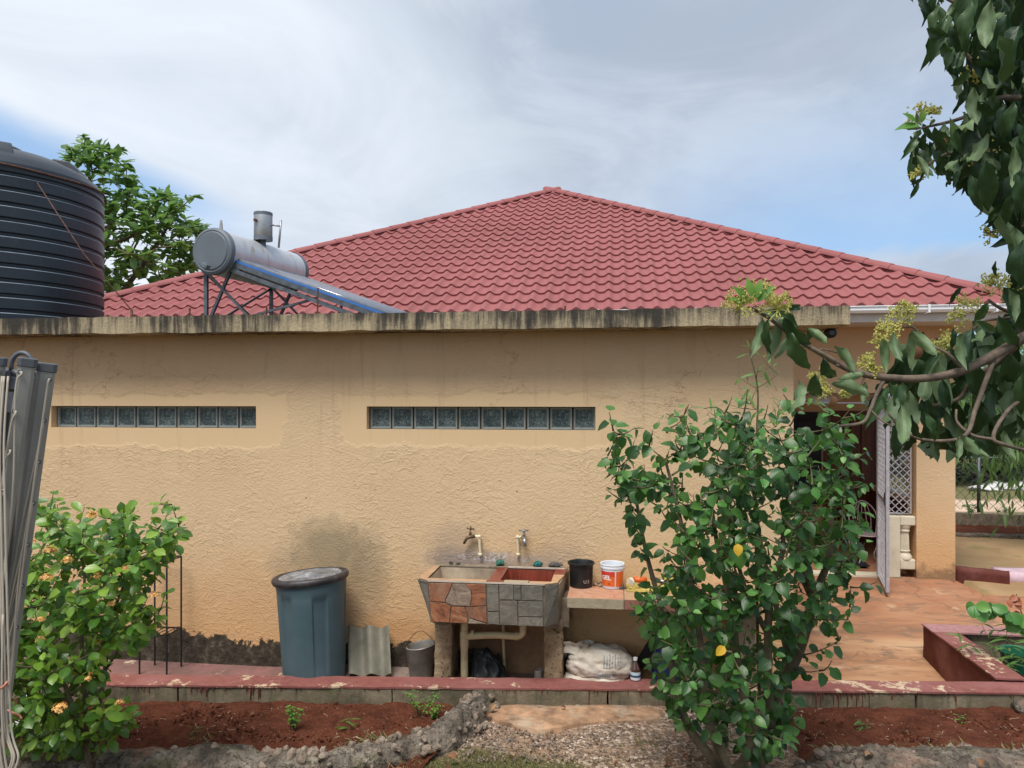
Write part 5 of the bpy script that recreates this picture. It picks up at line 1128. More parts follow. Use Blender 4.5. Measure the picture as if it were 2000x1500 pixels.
def join_leaves(name, kind, mats, Ms, parent, nvar=5, nl=4, na=2, **kw):
    """many leaves as one mesh (numpy)"""
    if not Ms: return None
    var = [leaf_vf(kind, nl=nl, na=na, seed=i, **kw) for i in range(nvar)]; V_, F_, U_ = [], [], []; off = 0; MI = []
    org = np.array(ORG[parent])
    rr = random.Random(3)
    for M in Ms:
        mi = 0
        if isinstance(M, tuple): M, mi = M
        vs, fs, uv = var[rr.randrange(nvar)]; a = np.array([tuple(v) for v in vs]); m = np.array(M); V_.append(a @ m[:3, :3].T+m[:3, 3]-org); f = np.array(fs)+off; off += len(vs); F_.append(f); U_.append(np.array(uv)[np.array(fs).ravel()]); MI += [mi]*len(fs)
    vv = np.vstack(V_); ff = np.vstack(F_); uu = np.vstack(U_)
    me = bpy.data.meshes.new(name); me.vertices.add(len(vv)); me.vertices.foreach_set('co', vv.ravel()); me.loops.add(ff.size); me.loops.foreach_set('vertex_index', ff.ravel()); me.polygons.add(len(ff))
    me.polygons.foreach_set('loop_start', np.arange(0, ff.size, 4)); me.polygons.foreach_set('loop_total', np.full(len(ff), 4)); me.polygons.foreach_set('use_smooth', np.ones(len(ff), bool))
    L_ = me.uv_layers.new(name='UVMap'); L_.data.foreach_set('uv', uu.ravel()); 
    for m in (mats if isinstance(mats, (list, tuple)) else [mats]): me.materials.append(m)
    me.polygons.foreach_set('material_index', MI); me.update(); me.validate()
    o = bpy.data.objects.new(name, me); COL.objects.link(o); o.parent = parent; o['kind'] = 'stuff'; ORG[o] = ORG[parent]; return o
def leafM(p, d, nrm_, size, wide=1.):
    y = V(d).normalized(); z = V(nrm_); z = z-y*z.dot(y); z = z.normalized() if z.length > 1e-4 else y.orthogonal().normalized(); x = y.cross(z)
    M = Matrix(((x.x*size*wide, y.x*size, z.x*size, p[0]), (x.y*size*wide, y.y*size, z.y*size, p[1]), (x.z*size*wide, y.z*size, z.z*size, p[2]), (0, 0, 0, 1))); return M
def inside(poly, x, y):
    c = False; n = len(poly); j = n-1
    for i in range(n):
        xi, yi = poly[i]; xj, yj = poly[j]
        if (yi > y) != (yj > y) and x < (xj-xi)*(y-yi)/(yj-yi)+xi: c = not c
        j = i
    return c
def edge_d(poly, x, y):
    b = 1e9
    for i in range(len(poly)):
        x1, y1 = poly[i]; x2, y2 = poly[(i+1) % len(poly)]; t = max(0, min(1, ((x-x1)*(x2-x1)+(y-y1)*(y2-y1))/max(1e-6, (x2-x1)**2+(y2-y1)**2))); b = min(b, math.hypot(x-x1-t*(x2-x1), y-y1-t*(y2-y1)))
    return b
def plant(name, label, cat, base, limbs, poly, T0, thick, ntips, mats, kind, lsize, spacing, seed, limb_r=.03, twig_r=.004, trunk_mat=M_bark, twig_mat=M_twig, arch=.25, droop=(.1, .6), extra_tips=(), nl=5, na=4, upb=.8, leaf_from=.25, maxtwig=1.2, tipmat=1, group=None, tiptuft=0, near=300, jitter=1., leafname='leaf', opp=False, dens=None):
    rr = random.Random(seed); root = empty(name, base, label, cat, group)
    nodes = []; base = V(base)
    for i, (pts, r0, r1) in enumerate(limbs):
        P_ = smooth_path(pts, 4); m = MB(); m.tube(P_, [lerp(r0, r1, k/(len(P_)-1)) for k in range(len(P_))], 10, jit=.12); m.build('trunk', trunk_mat, root, smooth=True)
        L_ = len(P_)
        for k, p in enumerate(P_): nodes.append((p, lerp(r0, r1, k/(L_-1)), k/L_))
    nodes = [n for n in nodes if n[2] > .25]
    tips = []
    x0, x1 = min(p[0] for p in poly), max(p[0] for p in poly); y0, y1 = min(p[1] for p in poly), max(p[1] for p in poly); big = max(1, max(edge_d(poly, rr.uniform(x0, x1), rr.uniform(y0, y1)) for _ in range(60) if True))
    while len(tips) < ntips:
        x, y = rr.uniform(x0, x1), rr.uniform(y0, y1)
        if inside(poly, x, y):
            if dens and rr.random() > dens(x, y): continue
            e = min(1, edge_d(poly, x, y)/(big*.55)); tips.append(PD(x, y, T0+rr.uniform(-1, 1)*thick*sqrt(max(.05, 1-(1-e)**2))))
    tips += [PD(x, y, T0+rr.uniform(-.5, .5)*thick) for x, y in extra_tips]
    tips.sort(key=lambda p: (p-base).length)
    tw = MB(); LM = []
    NP = [n[0] for n in nodes]
    for tip in tips:
        arr = np.array([tuple(p) for p in NP]); d = arr-np.array(tuple(tip)); dist = np.sqrt((d**2).sum(1))+np.maximum(0, d[:, 2])*1.5+.15*np.abs(d[:, 2]+dist0)*0 if False else np.sqrt((d**2).sum(1))+np.maximum(0, d[:, 2]+.03)*1.8
        k = int(dist.argmin()); a = NP[k]; L_ = (tip-a).length
        if L_ < .02: continue
        c = lerp(a, tip, .45)+V((0, 0, -arch*L_*.35))+V((rr.uniform(-1, 1), rr.uniform(-1, 1), rr.uniform(-1, 1)))*L_*.08
        n = max(3, int(L_/.05)); pth = [a*(1-t)**2+c*2*t*(1-t)+tip*t*t for t in [i/n for i in range(n+1)]]
        tw.tube(pth, [max(twig_r*.5, twig_r*(1.6-1.1*i/n)*(1+min(1.2, L_))) for i in range(n+1)], 5, cap=False)
        for p in pth[1:]: NP.append(p)
        s_ = L_*leaf_from if L_ > .2 else 0; ph = rr.uniform(0, 6.28); 
        while s_ < L_+spacing*.5:
            t = min(1, s_/L_); p = a*(1-t)**2+c*2*t*(1-t)+tip*t*t; td = ((c-a)*2*(1-t)+(tip-c)*2*t).normalized(); ph += 2.4 if not opp else pi/2
            for q_ in ((0, pi) if opp else (0,)):
                sx = td.orthogonal().normalized(); sy = td.cross(sx); out = sx*cos(ph+q_)+sy*sin(ph+q_); dv = (out*rr.uniform(.7, 1.1)+td*rr.uniform(.1, .7)+V((0, 0, -rr.uniform(*droop)))).normalized()
                nv = V((rr.uniform(-.5, .5)*jitter, rr.uniform(-.75, .25)*jitter-.25, upb)); young = (t > .93 and rr.random() < .75); sz = lsize*rr.uniform(.5, 1.22)*(.7 if young else 1)
                LM.append((leafM(p+dv*.012, dv, nv, sz, rr.uniform(.85, 1.1)), tipmat if (young and tip.z > base.z+.8) else 0))
            s_ += spacing*rr.uniform(.7, 1.3)
        for _ in range(tiptuft):
            a_ = rr.uniform(0, 6.28); dv = V((cos(a_), sin(a_), rr.uniform(-.3, .7))).normalized(); LM.append((leafM(tip, dv, V((0, -.2, 1)), lsize*rr.uniform(.6, 1.), 1), tipmat if rr.random() < .5 else 0))
    if name == 'hibiscus_bush':
        def hid(M):
            d = M.translation-O; f = d.y*CT-d.x*ST; px = 1000+F*(d.x*CT+d.y*ST)/f; py = HY-F*d.z/f; return 1160 < px < 1212 and 1075 < py < 1165
        LM = [q_ for q_ in LM if not hid(q_[0])]
    tw.build('twigs', twig_mat, root, smooth=True, kind='stuff')
    LM.sort(key=lambda q_: (q_[0].translation-O).length)
    var = [[leaf_mesh(leafname, kind, mt_, nl=nl, na=na, seed=i*7+j, wave=1.) for i in range(5)] for j, mt_ in enumerate(mats)]
    for M, mi in LM[:near]: inst(leafname, var[mi][rr.randrange(5)], M, root)
    join_leaves('foliage', kind, mats, LM[near:], root, nl=max(3, nl-1), na=2 if na < 4 else 4 if len(LM) < 1500 else 2)
    return root, NP, tips, len(LM)
def P(x, y, t=4.5): return PD(x, y, t)
# ------------------------------------------------------------------ hibiscus
hp = [(1178, 885), (1190, 830), (1235, 868), (1262, 830), (1300, 862), (1322, 800), (1372, 830), (1420, 800), (1475, 812), (1560, 835), (1610, 820), (1655, 850), (1680, 905), (1685, 985), (1675, 1060), (1672, 1120), (1655, 1165), (1610, 1200), (1560, 1225), (1545, 1330), (1560, 1375), (1555, 1440), (1530, 1485), (1470, 1470), (1430, 1465), (1370, 1420), (1300, 1400), (1272, 1330), (1262, 1250), (1262, 1150), (1238, 1060), (1215, 980)]
hl_ = [([P(1500, 1560, 4.55), P(1482, 1480, 4.55), P(1462, 1400, 4.55), P(1446, 1330, 4.6), P(1430, 1200, 4.65), P(1400, 1060, 4.7), P(1385, 950, 4.7)], .034, .010),
       ([P(1470, 1470, 4.7), P(1500, 1380, 4.7), P(1545, 1300, 4.7), P(1572, 1235, 4.65), P(1590, 1165, 4.6), P(1618, 1090, 4.6), P(1625, 980, 4.6)], .058, .012),
       ([P(1505, 1420, 4.6), P(1500, 1330, 4.6), P(1500, 1240, 4.6), P(1505, 1160, 4.6), P(1528, 1080, 4.6), P(1532, 1000, 4.6), P(1560, 900, 4.6)], .032, .009),
       ([P(1450, 1560, 4.5), P(1390, 1480, 4.5), P(1345, 1420, 4.55), P(1318, 1340, 4.6), P(1300, 1220, 4.6), P(1262, 1080, 4.65), P(1240, 960, 4.65)], .036, .008),
       ([P(1440, 1540, 4.45), P(1402, 1460, 4.4), P(1380, 1380, 4.4), P(1370, 1270, 4.4), P(1352, 1150, 4.4), P(1330, 1020, 4.4), P(1300, 900, 4.4)], .030, .008),
       ([P(1545, 1300, 4.7), P(1520, 1200, 4.85), P(1490, 1080, 4.9), P(1470, 950, 4.9)], .024, .008),
       ([P(1500, 1240, 4.62), P(1460, 1160, 4.5), P(1440, 1090, 4.4), P(1430, 1000, 4.35)], .018, .007),
       ([P(1590, 1170, 4.6), P(1568, 1120, 4.4), P(1560, 1050, 4.3), P(1575, 960, 4.3)], .03, .008),
       ([P(1375, 1520, 4.45), P(1440, 1500, 4.4), P(1470, 1440, 4.4), P(1480, 1390, 4.4)], .03, .02),
       ([P(1462, 1560, 4.35), P(1418, 1490, 4.35), P(1400, 1430, 4.35)], .028, .016)]
ex = [(1190, 805), (1187, 890), (1183, 955), (1240, 858), (1300, 808), (1318, 860), (1318, 800), (1340, 795), (1460, 760), (1620, 808), (1660, 838), (1695, 880), (1695, 945), (1690, 1060), (1345, 790), (1430, 775), (1275, 840), (1500, 790), (1555, 800), (1590, 775), (1395, 800), (1240, 835), (1215, 845), (1530, 770), (1660, 1185), (1715, 1135), (1655, 1210), (1640, 1250), (1625, 1290), (1600, 1310), (1270, 1235), (1250, 1180), (1230, 1175), (1660, 800), (1690, 800)]
def hdens(x, y): return (.55 if y > 900 else .38) if x < 1330 else (.9 if y < 1230 else .75)
root, NPh, tips_h, nh = plant('hibiscus_bush', 'tall dark green leafy hibiscus bush with several woody stems in front of the shelf', 'bush', P(1450, 1530, 4.55), hl_, hp, 4.55, .6, 760, [M_hib, M_hibnew, M_yel], 'hib', .082, .036, 11, twig_r=.0035, extra_tips=ex, arch=.4, droop=(.25, .95), leaf_from=.12, upb=.75, dens=hdens)
YL = leaf_mesh('yellow_leaf', 'hib', M_yel, nl=6, na=4, seed=3)
for x, y, dx, dy in ((1441, 1062, .02, -1), (1415, 1262, -.8, -.9)):
    p = PD(x, y, 3.92); inst('yellow_leaf', YL, leafM(p, (dx, -.3, dy), (0, -1, .3), .068), root)
# peach sapling growing through the hibiscus
sap = [([P(1488, 1500, 4.95), P(1480, 1250, 4.95), P(1476, 1000, 4.95), P(1478, 850, 4.95), P(1480, 760, 4.95), P(1465, 690, 4.95)], .012, .004), ([P(1476, 950, 4.95), P(1440, 860, 4.9), P(1408, 800, 4.9), P(1375, 798, 4.9)], .006, .003)]
plant('sapling', 'slender narrow leaved sapling rising out of the hibiscus', 'sapling', P(1488, 1500, 4.95), sap, [(1440, 690), (1490, 660), (1530, 730), (1540, 800), (1510, 860), (1440, 830), (1425, 760)], 4.95, .25, 18, [M_sap, M_sap], 'narrow', .115, .05, 5, twig_r=.002, twig_mat=M_twig, trunk_mat=M_twig, extra_tips=[(1380, 800), (1400, 815), (1470, 675), (1535, 795), (1425, 790)], droop=(-.1, .5), nl=4, na=2, near=250, leaf_from=.1)
# ------------------------------------------------------------------ ixora
ip = [(62, 1080), (60, 1020), (95, 1000), (150, 1012), (190, 1000), (235, 1012), (260, 998), (325, 998), (342, 1040), (330, 1080), (290, 1110), (305, 1165), (290, 1230), (255, 1262), (215, 1300), (190, 1352), (245, 1372), (262, 1415), (215, 1448), (175, 1462), (110, 1462), (40, 1470), (-20, 1440), (-80, 1330), (-120, 1150), (-80, 1050)]
def Q(x, y, t=4.6): return PD(x, y, t)
il = [([Q(185, 1560), Q(172, 1480), Q(150, 1400), Q(120, 1320), Q(90, 1220), Q(80, 1130)], .020, .006), ([Q(180, 1500, 4.7), Q(190, 1410, 4.7), Q(205, 1310, 4.75), Q(215, 1220, 4.8), Q(250, 1120, 4.8), Q(272, 1060, 4.8)], .018, .005),
      ([Q(170, 1450), Q(165, 1350, 4.5), Q(160, 1240, 4.45), Q(165, 1130, 4.5), Q(150, 1050, 4.5)], .014, .005), ([Q(150, 1400), Q(80, 1300, 4.7), Q(20, 1200, 4.8), Q(-20, 1100, 4.8)], .012, .005), ([Q(205, 1310, 4.75), Q(255, 1230, 4.7), Q(285, 1150, 4.7)], .010, .004), ([Q(180, 1490), Q(215, 1440, 4.5), Q(235, 1400, 4.45)], .008, .004)]
iex = [(105, 958), (112, 985), (165, 990), (255, 1000), (310, 985), (335, 985), (350, 1030), (345, 1060), (300, 1105), (322, 1160), (300, 1210), (60, 990), (250, 1380), (262, 1410)]
iroot, NPi, tips_i, ni = plant('ixora_bush', 'bright green bush with orange blossom clusters at the left of the soil bed', 'bush', Q(182, 1540), il, ip, 4.6, .5, 470, [M_ixo, M_weed], 'round', .088, .040, 21, twig_r=.003, extra_tips=iex, arch=.3, droop=(-.2, .5), opp=True, nl=5, na=4, leaf_from=.3, upb=.9)
def flower(px, py, t, r, parent, n=34, mat=M_flow, open_=1.):
    c = PD(px, py, t); m = MB()
    for k in range(n):
        a = R.uniform(0, 2*pi); e = R.uniform(.0, .9); d = V((cos(a)*sqrt(e), sin(a)*sqrt(e), 1.05-e)).normalized(); p = c+d*r*R.uniform(.6, 1.); m.tube([c, p], [.0012, .0012], 3, cap=False)
        x = d.orthogonal().normalized(); y = d.cross(x); ph = R.uniform(0, 1.5)
        for j in range(4):
            b = ph+j*pi/2; u_ = x*cos(b)+y*sin(b); w_ = d.cross(u_); s_ = r*.30; m.add([p, p+u_*s_*.5+w_*s_*.28, p+u_*s_+d*s_*.15, p+u_*s_*.5-w_*s_*.28], [(0, 1, 2, 3)])
    m.build('flower_cluster', mat, parent)
for x, y, r in ((180, 1010, .045), (98, 1080, .055), (132, 1098, .040), (92, 1132, .045), (192, 1128, .045), (245, 1112, .032), (303, 1165, .035), (80, 1212, .030), (80, 1252, .035), (192, 1258, .035), (118, 1388, .060), (172, 1328, .028), (234, 1375, .035), (176, 1318, .022), (216, 1183, .03), (60, 1060, .04)): flower(x, y, 4.12+R.uniform(-.1, .15), r*.82, iroot)
# ------------------------------------------------------------------ almond tree beyond the wing
apoly = [(120, 330), (148, 268), (190, 275), (238, 300), (262, 352), (300, 372), (335, 378), (362, 398), (352, 425), (392, 445), (395, 480), (378, 530), (345, 565), (260, 600), (190, 640), (60, 640), (20, 400), (80, 330)]
def A_(x, y, t=17.): return PD(x, y, t)
base = A_(150, 900); base.z = 0
plant('almond_tree', 'green broad leaved almond tree rising behind the water tank', 'tree', base, [([base, A_(150, 700), A_(160, 600), A_(200, 480), A_(230, 400)], .14, .04), ([A_(155, 640), A_(230, 580), A_(290, 500), A_(330, 440)], .08, .025), ([A_(158, 600), A_(180, 450), A_(175, 350), A_(165, 290)], .07, .02), ([A_(155, 640, 17), A_(220, 560, 18), A_(270, 470, 18.2)], .06, .02), ([A_(200, 480), A_(260, 460, 16.4), A_(300, 420, 16)], .05, .02)], apoly, 17., 1.7, 500, [M_alm, M_alm], 'almond', .30, .13, 31, twig_r=.009, arch=.3, droop=(-.2, .35), tiptuft=7, leaf_from=.45, nl=4, na=2, extra_tips=[(165, 268), (172, 285), (195, 292), (235, 295), (262, 352), (345, 395), (368, 455), (395, 442), (375, 385)], upb=.6)
# ------------------------------------------------------------------ avocado branches in front
def avo():
    tz = 2.25; b = PD(2350, 900, 2.2); b.z = .3
    root = empty('avocado_tree', b, 'avocado branch with long drooping leaves and yellow blossom reaching across the house corner', 'tree')
    trunk = MB(); trunk.tube(smooth_path([b, PD(2330, 1000, 2.3), PD(2270, 800, 2.35), PD(2230, 500, 2.4), PD(2200, 100, 2.5), PD(2170, -300, 2.6)], 5), [.13, .07], 14, jit=.06); trunk.build('trunk', M_bark2, root, smooth=True)
    def br(pts, r0, r1, t=tz):
        P_ = smooth_path([PD(x, y, z) for x, y, z in pts], 5); m = MB(); m.tube(P_, [lerp(r0, r1, i/(len(P_)-1)) for i in range(len(P_))], 9, jit=.14); m.build('branch', M_bark2, root, smooth=True); return P_
    main = br([(2240, 520, 2.38), (2120, 590, 2.3), (2010, 652, 2.25), (1930, 700, 2.22), (1860, 730, 2.2), (1780, 740, 2.2), (1700, 733, 2.2), (1650, 718, 2.2), (1620, 700, 2.18), (1560, 665, 2.15), (1500, 620, 2.12), (1462, 600, 2.1)], .0175, .004)
    br([(2010, 655, 2.25), (1950, 705, 2.3), (1900, 740, 2.32), (1870, 780, 2.35), (1800, 795, 2.38), (1745, 800, 2.4)], .009, .004)
    br([(1945, 690, 2.24), (1925, 745, 2.2), (1905, 800, 2.18), (1890, 845, 2.15), (1860, 860, 2.15), (1800, 858, 2.15), (1765, 840, 2.15), (1735, 808, 2.15)][::1], .008, .003)
    br([(2060, 770, 2.5), (1990, 785, 2.3), (1955, 820, 2.2), (1940, 855, 2.15), (1960, 868, 2.15), (2020, 884, 2.2)], .006, .005); br([(1940, 858, 2.15), (1900, 850, 2.15), (1870, 825, 2.18), (1868, 800, 2.2)], .005, .003)
    br([(1725, 745, 2.2), (1710, 775, 2.18), (1700, 800, 2.16), (1685, 825, 2.15), (1640, 832, 2.14)], .006, .004); br([(1700, 800, 2.16), (1720, 820, 2.14), (1738, 830, 2.13)], .003, .002); br([(1690, 735, 2.2), (1670, 765, 2.2), (1650, 772, 2.2)], .003, .002); br([(1640, 715, 2.18), (1610, 700, 2.2), (1603, 682, 2.2), (1640, 690, 2.2)], .003, .002)
    br([(2120, 560, 2.3), (2040, 610, 2.3), (1990, 618, 2.3), (1960, 622, 2.3), (1920, 628, 2.3), (1892, 650, 2.3)], .007, .003); br([(1985, 615, 2.3), (1950, 600, 2.3), (1930, 585, 2.3)], .006, .004); br([(1880, 722, 2.2), (1850, 690, 2.2), (1810, 670, 2.25), (1785, 640, 2.25), (1765, 640, 2.25)], .005, .003); br([(1990, 618, 2.3), (1985, 680, 2.3)], .008, .006)
    up = []
    for pts, r0 in (([(2220, 300, 2.5), (2080, 220, 2.4), (1960, 190, 2.3), (1880, 230, 2.25), (1800, 250, 2.2)], .014), ([(2200, 50, 2.6), (2080, 30, 2.5), (1960, 20, 2.4), (1880, 10, 2.3), (1835, -10, 2.3)], .014), ([(2220, 420, 2.4), (2080, 400, 2.35), (2000, 440, 2.3), (1925, 455, 2.3)], .010), ([(2080, 220, 2.4), (2000, 280, 2.35), (1930, 300, 2.3), (1850, 300, 2.25), (1790, 340, 2.22)], .009), ([(1960, 190, 2.3), (1900, 120, 2.3), (1850, 60, 2.3)], .007), ([(1960, 20, 2.4), (1970, 100, 2.3), (1950, 160, 2.25)], .007), ([(2080, 400, 2.35), (2010, 500, 2.3), (1985, 540, 2.3)], .008), ([(2000, 280, 2.35), (1985, 350, 2.3), (1960, 400, 2.28)], .006)): up.append(br(pts, r0, .003))
    # leaves: base px, tip px, width factor, distance, facing (1 shows the paler underside)
    L = [(1530, 602, 1590, 598, .9, 2.1, 0), (1560, 640, 1490, 592, 1., 2.12, 0), (1490, 620, 1476, 705, .8, 2.1, 1), (1500, 625, 1490, 700, .9, 2.08, 0), (1525, 625, 1498, 706, 1., 2.14, 1), (1540, 650, 1525, 705, .9, 2.16, 1), (1530, 620, 1582, 700, 1.2, 2.1, 0),
         (1545, 650, 1567, 742, 1.2, 2.06, 0), (1575, 640, 1632, 676, 1.1, 2.12, 1), (1580, 640, 1580, 700, .8, 2.2, 0), (1630, 676, 1680, 722, 1., 2.1, 1), (1560, 742, 1568, 820, 1.3, 2.08, 1), (1592, 730, 1590, 805, 1.2, 2.04, 0), (1608, 700, 1630, 766, 1.2, 2.05, 0), (1625, 750, 1712, 760, 1.1, 2.1, 1), (1690, 728, 1630, 745, 1.1, 2.15, 1), (1645, 715, 1600, 690, .9, 2.2, 1), (1690, 745, 1685, 790, .9, 2.2, 1), (1720, 745, 1705, 800, .8, 2.22, 0),
         (1725, 660, 1732, 722, 1., 2.1, 1), (1745, 648, 1752, 716, 1., 2.1, 1), (1780, 645, 1835, 700, 1.3, 2.2, 1), (1778, 650, 1790, 720, 1.1, 2.25, 1), (1810, 660, 1760, 700, 1., 2.3, 1), (1835, 690, 1790, 735, 1., 2.3, 0), (1862, 640, 1864, 688, 1., 2.1, 0), (1880, 650, 1868, 720, 1., 2.15, 1), (1900, 640, 1880, 715, 1.1, 2.2, 0), (1920, 640, 1900, 690, 1., 2.2, 1),
         (1905, 625, 1960, 660, 1.2, 2.15, 0), (1950, 615, 1990, 690, 1.1, 2.2, 0), (1930, 590, 1900, 640, 1.1, 2.2, 0), (1985, 640, 1975, 720, 1., 2.3, 0), (1960, 690, 1900, 672, 1., 2.35, 0), (1990, 700, 1920, 760, 1.1, 2.4, 1), (2010, 720, 1960, 800, 1.1, 2.45, 0), (1950, 720, 1985, 800, 1.1, 2.45, 1), (1990, 760, 1930, 820, 1.1, 2.4, 1), (2010, 800, 1985, 870, 1., 2.4, 0),
         (1760, 745, 1752, 812, 1.1, 2.2, 0), (1775, 765, 1792, 850, 1.1, 2.25, 1), (1745, 765, 1738, 850, 1.2, 2.2, 1), (1760, 790, 1772, 888, 1., 2.1, 1), (1780, 810, 1790, 872, 1., 2.1, 0), (1740, 790, 1725, 825, 1., 2.3, 0), (1805, 805, 1838, 862, 1.2, 2.1, 0), (1830, 820, 1842, 868, 1., 2.05, 0), (1800, 780, 1815, 860, 1., 2.25, 0), (1850, 790, 1812, 830, 1.1, 2.3, 0), (1870, 850, 1880, 905, 1., 2.1, 1), (1880, 850, 1905, 890, 1.2, 2.1, 1), (1895, 860, 1950, 895, 1.2, 2.12, 0), (1900, 850, 1900, 905, 1., 2.2, 0), (1850, 860, 1868, 880, 1.2, 2.2, 0), (1840, 740, 1850, 810, 1., 2.25, 0), (1870, 745, 1820, 780, 1., 2.35, 0), (1820, 745, 1800, 790, 1., 2.3, 0), (1900, 770, 1930, 835, 1.1, 2.3, 0), (1920, 760, 1895, 830, 1., 2.35, 1), (1795, 745, 1830, 775, .9, 2.3, 0), (1970, 600, 2010, 660, 1.1, 2.2, 0), (2030, 610, 1990, 690, 1.1, 2.3, 0), (2040, 690, 1980, 750, 1., 2.3, 0), (1960, 840, 1975, 905, 1., 2.3, 1), (1985, 810, 2020, 860, 1., 2.3, 0),
         (1715, 770, 1740, 800, .8, 2.2, 0), (1880, 560, 1850, 595, .8, 2.3, 0)]
    rr = random.Random(9); var = [[leaf_mesh('leaf', 'avo', mt_, nl=7, na=4, seed=i*5+j, droop=.55, fold=.45, wave=2.6) for i in range(6)] for j, mt_ in enumerate((M_avo, M_avol))]
    def put(bx, by, tx, ty, w, t, pale, dz=None):
        a = PD(bx, by, t); dz = rr.uniform(-.035, .05) if dz is None else dz; b2 = PD(tx, ty, t+dz); d = b2-a; ln = d.length
        view = (O-a).normalized(); side = V((rr.uniform(-.8, .8), 0, rr.uniform(-.1, .8))); nv = view*(1 if not pale else -1)+side*.8
        inst('leaf', var[pale][rr.randrange(6)], leafM(a, d, nv, ln*1.05, w*rr.uniform(.66, .88)), root)
    for l in L: put(*l)
    mp = [(1745, 690), (1790, 640), (1850, 650), (1900, 620), (2020, 600), (2020, 900), (1930, 900), (1880, 905), (1830, 860), (1740, 850), (1725, 780)]; n = 0
    while n < 105:
        x, y = rr.uniform(1725, 2020), rr.uniform(610, 860)
        if not inside(mp, x, y): continue
        ln = rr.uniform(60, 110); a_ = rr.gauss(-.1, .5); put(x, y, x+sin(a_)*ln, min(y+cos(a_)*ln, 915), rr.uniform(.95, 1.3), 2.28+rr.uniform(-.02, .35), 1 if rr.random() < .25 else 0); n += 1
    # upper right mass
    up_poly = [(1802, 60), (1830, -30), (2040, -30), (2040, 700), (1985, 600), (1945, 545), (1975, 470), (1925, 420), (1880, 370), (1850, 350), (1780, 355), (1775, 300), (1752, 252), (1800, 232), (1870, 232), (1893, 200), (1862, 180), (1856, 130), (1822, 110)]
    n = 0
    while n < 400:
        x, y = rr.uniform(1752, 2045), rr.uniform(-60, 660)
        if not inside(up_poly, x, y) and y > -20: continue
        if y > 380 and rr.random() < .35: continue
        ln = rr.uniform(62, 120)*(.62 if x < 1880 else 1.); a_ = rr.gauss(0.05, .45); tx, ty = x+sin(a_)*ln, y+cos(a_)*ln
        if not inside(up_poly, tx, ty-ln*.3) and y > 0: continue
        put(x, y, tx, ty, rr.uniform(.95, 1.25), 2.25+rr.uniform(-.18, .45), 1 if rr.random() < .18 else 0); n += 1
    for l in ((1835, 10, 1802, 70, 1., 2.1, 0), (1850, 30, 1816, 118, 1., 2.1, 0), (1860, 90, 1845, 130, 1.4, 2.1, 0), (1875, 100, 1858, 138, 1.2, 2.1, 0), (1890, 160, 1866, 225, .9, 2.1, 0), (1885, 100, 1855, 145, 1.3, 2.1, 1), (1895, 135, 1858, 180, 1.2, 2.1, 0), (1925, 315, 1932, 418, 1.2, 2.0, 0), (1935, 0, 1915, 110, 1.3, 2.0, 1), (1950, 70, 1990, 195, 1.2, 2.0, 0), (1790, 268, 1772, 300, 1.1, 2.15, 0), (1795, 355, 1778, 392, 1., 2.15, 0), (1798, 350, 1782, 362, 1.5, 2.2, 0), (1900, 230, 1852, 288, 1.1, 2.05, 1), (1850, 345, 1860, 372, 1.3, 2.15, 0), (1920, 180, 1910, 220, 1., 2.1, 1), (1800, 250, 1768, 248, 1.2, 2.15, 1), (1800, 245, 1785, 222, 1.2, 2.15, 1), (1815, 245, 1832, 226, 1.2, 2.15, 1), (2000, 470, 1985, 560, 1.5, 2.0, 0), (1945, 510, 1937, 545, 1., 2.1, 0)): put(*l)
    # blossom panicles
    def pan(px, py, t, r, n=26, up_=.6, M=M_flow2):
        c = PD(px, py, t); r *= .85; m = MB()
        for k in range(n):
            d = V((rr.gauss(0, 1), rr.gauss(0, 1)*.6, rr.gauss(up_, .8))).normalized(); p = c+d*r*rr.uniform(.35, 1); m.tube([c, lerp(c, p, .5)+V((rr.gauss(0, .1), 0, rr.gauss(0, .1)))*r*.3, p], [.0014, .0009], 4, cap=False)
            for j in range(rr.randrange(2, 6)):
                q_ = p+V((rr.gauss(0, 1), rr.gauss(0, 1), rr.gauss(0, 1)))*r*.11; s_ = .0045; x = V((rr.gauss(0, 1), rr.gauss(0, 1), rr.gauss(0, 1))).normalized(); y = x.orthogonal()
                m.add([q_-x*s_, q_+y*s_*.6, q_+x*s_, q_-y*s_*.6, q_+x.cross(y)*s_], [(0, 1, 4), (1, 2, 4), (2, 3, 4), (3, 0, 4)])
        m.build('blossom', M, root)
    for x, y, t, r in ((1460, 590, 2.1, .070), (1445, 600, 2.08, .06), (1490, 575, 2.1, .05), (1520, 605, 2.08, .065), (1515, 598, 2.08, .05), (1762, 630, 2.25, .07), (1735, 650, 2.22, .06), (1768, 605, 2.25, .04), (1722, 672, 2.2, .04), (1695, 712, 2.2, .045), (1705, 725, 2.2, .035), (1600, 745, 2.15, .045), (1602, 765, 2.15, .04), (1895, 600, 2.3, .05), (1870, 618, 2.3, .035), (1950, 560, 2.3, .06), (1930, 552, 2.3, .035), (1855, 665, 2.3, .05), (1835, 680, 2.3, .035), (1800, 228, 2.2, .055), (1822, 222, 2.2, .03), (1798, 342, 2.2, .03), (1915, 295, 2.2, .05), (1908, 150, 2.2, .05), (1965, 95, 2.2, .03), (1935, 460, 2.3, .04), (1650, 770, 2.2, .02)): pan(x, y, t, r)
    nb = [leaf_mesh('new_leaf', 'avo', M_weed, nl=5, na=2, seed=i) for i in range(3)]
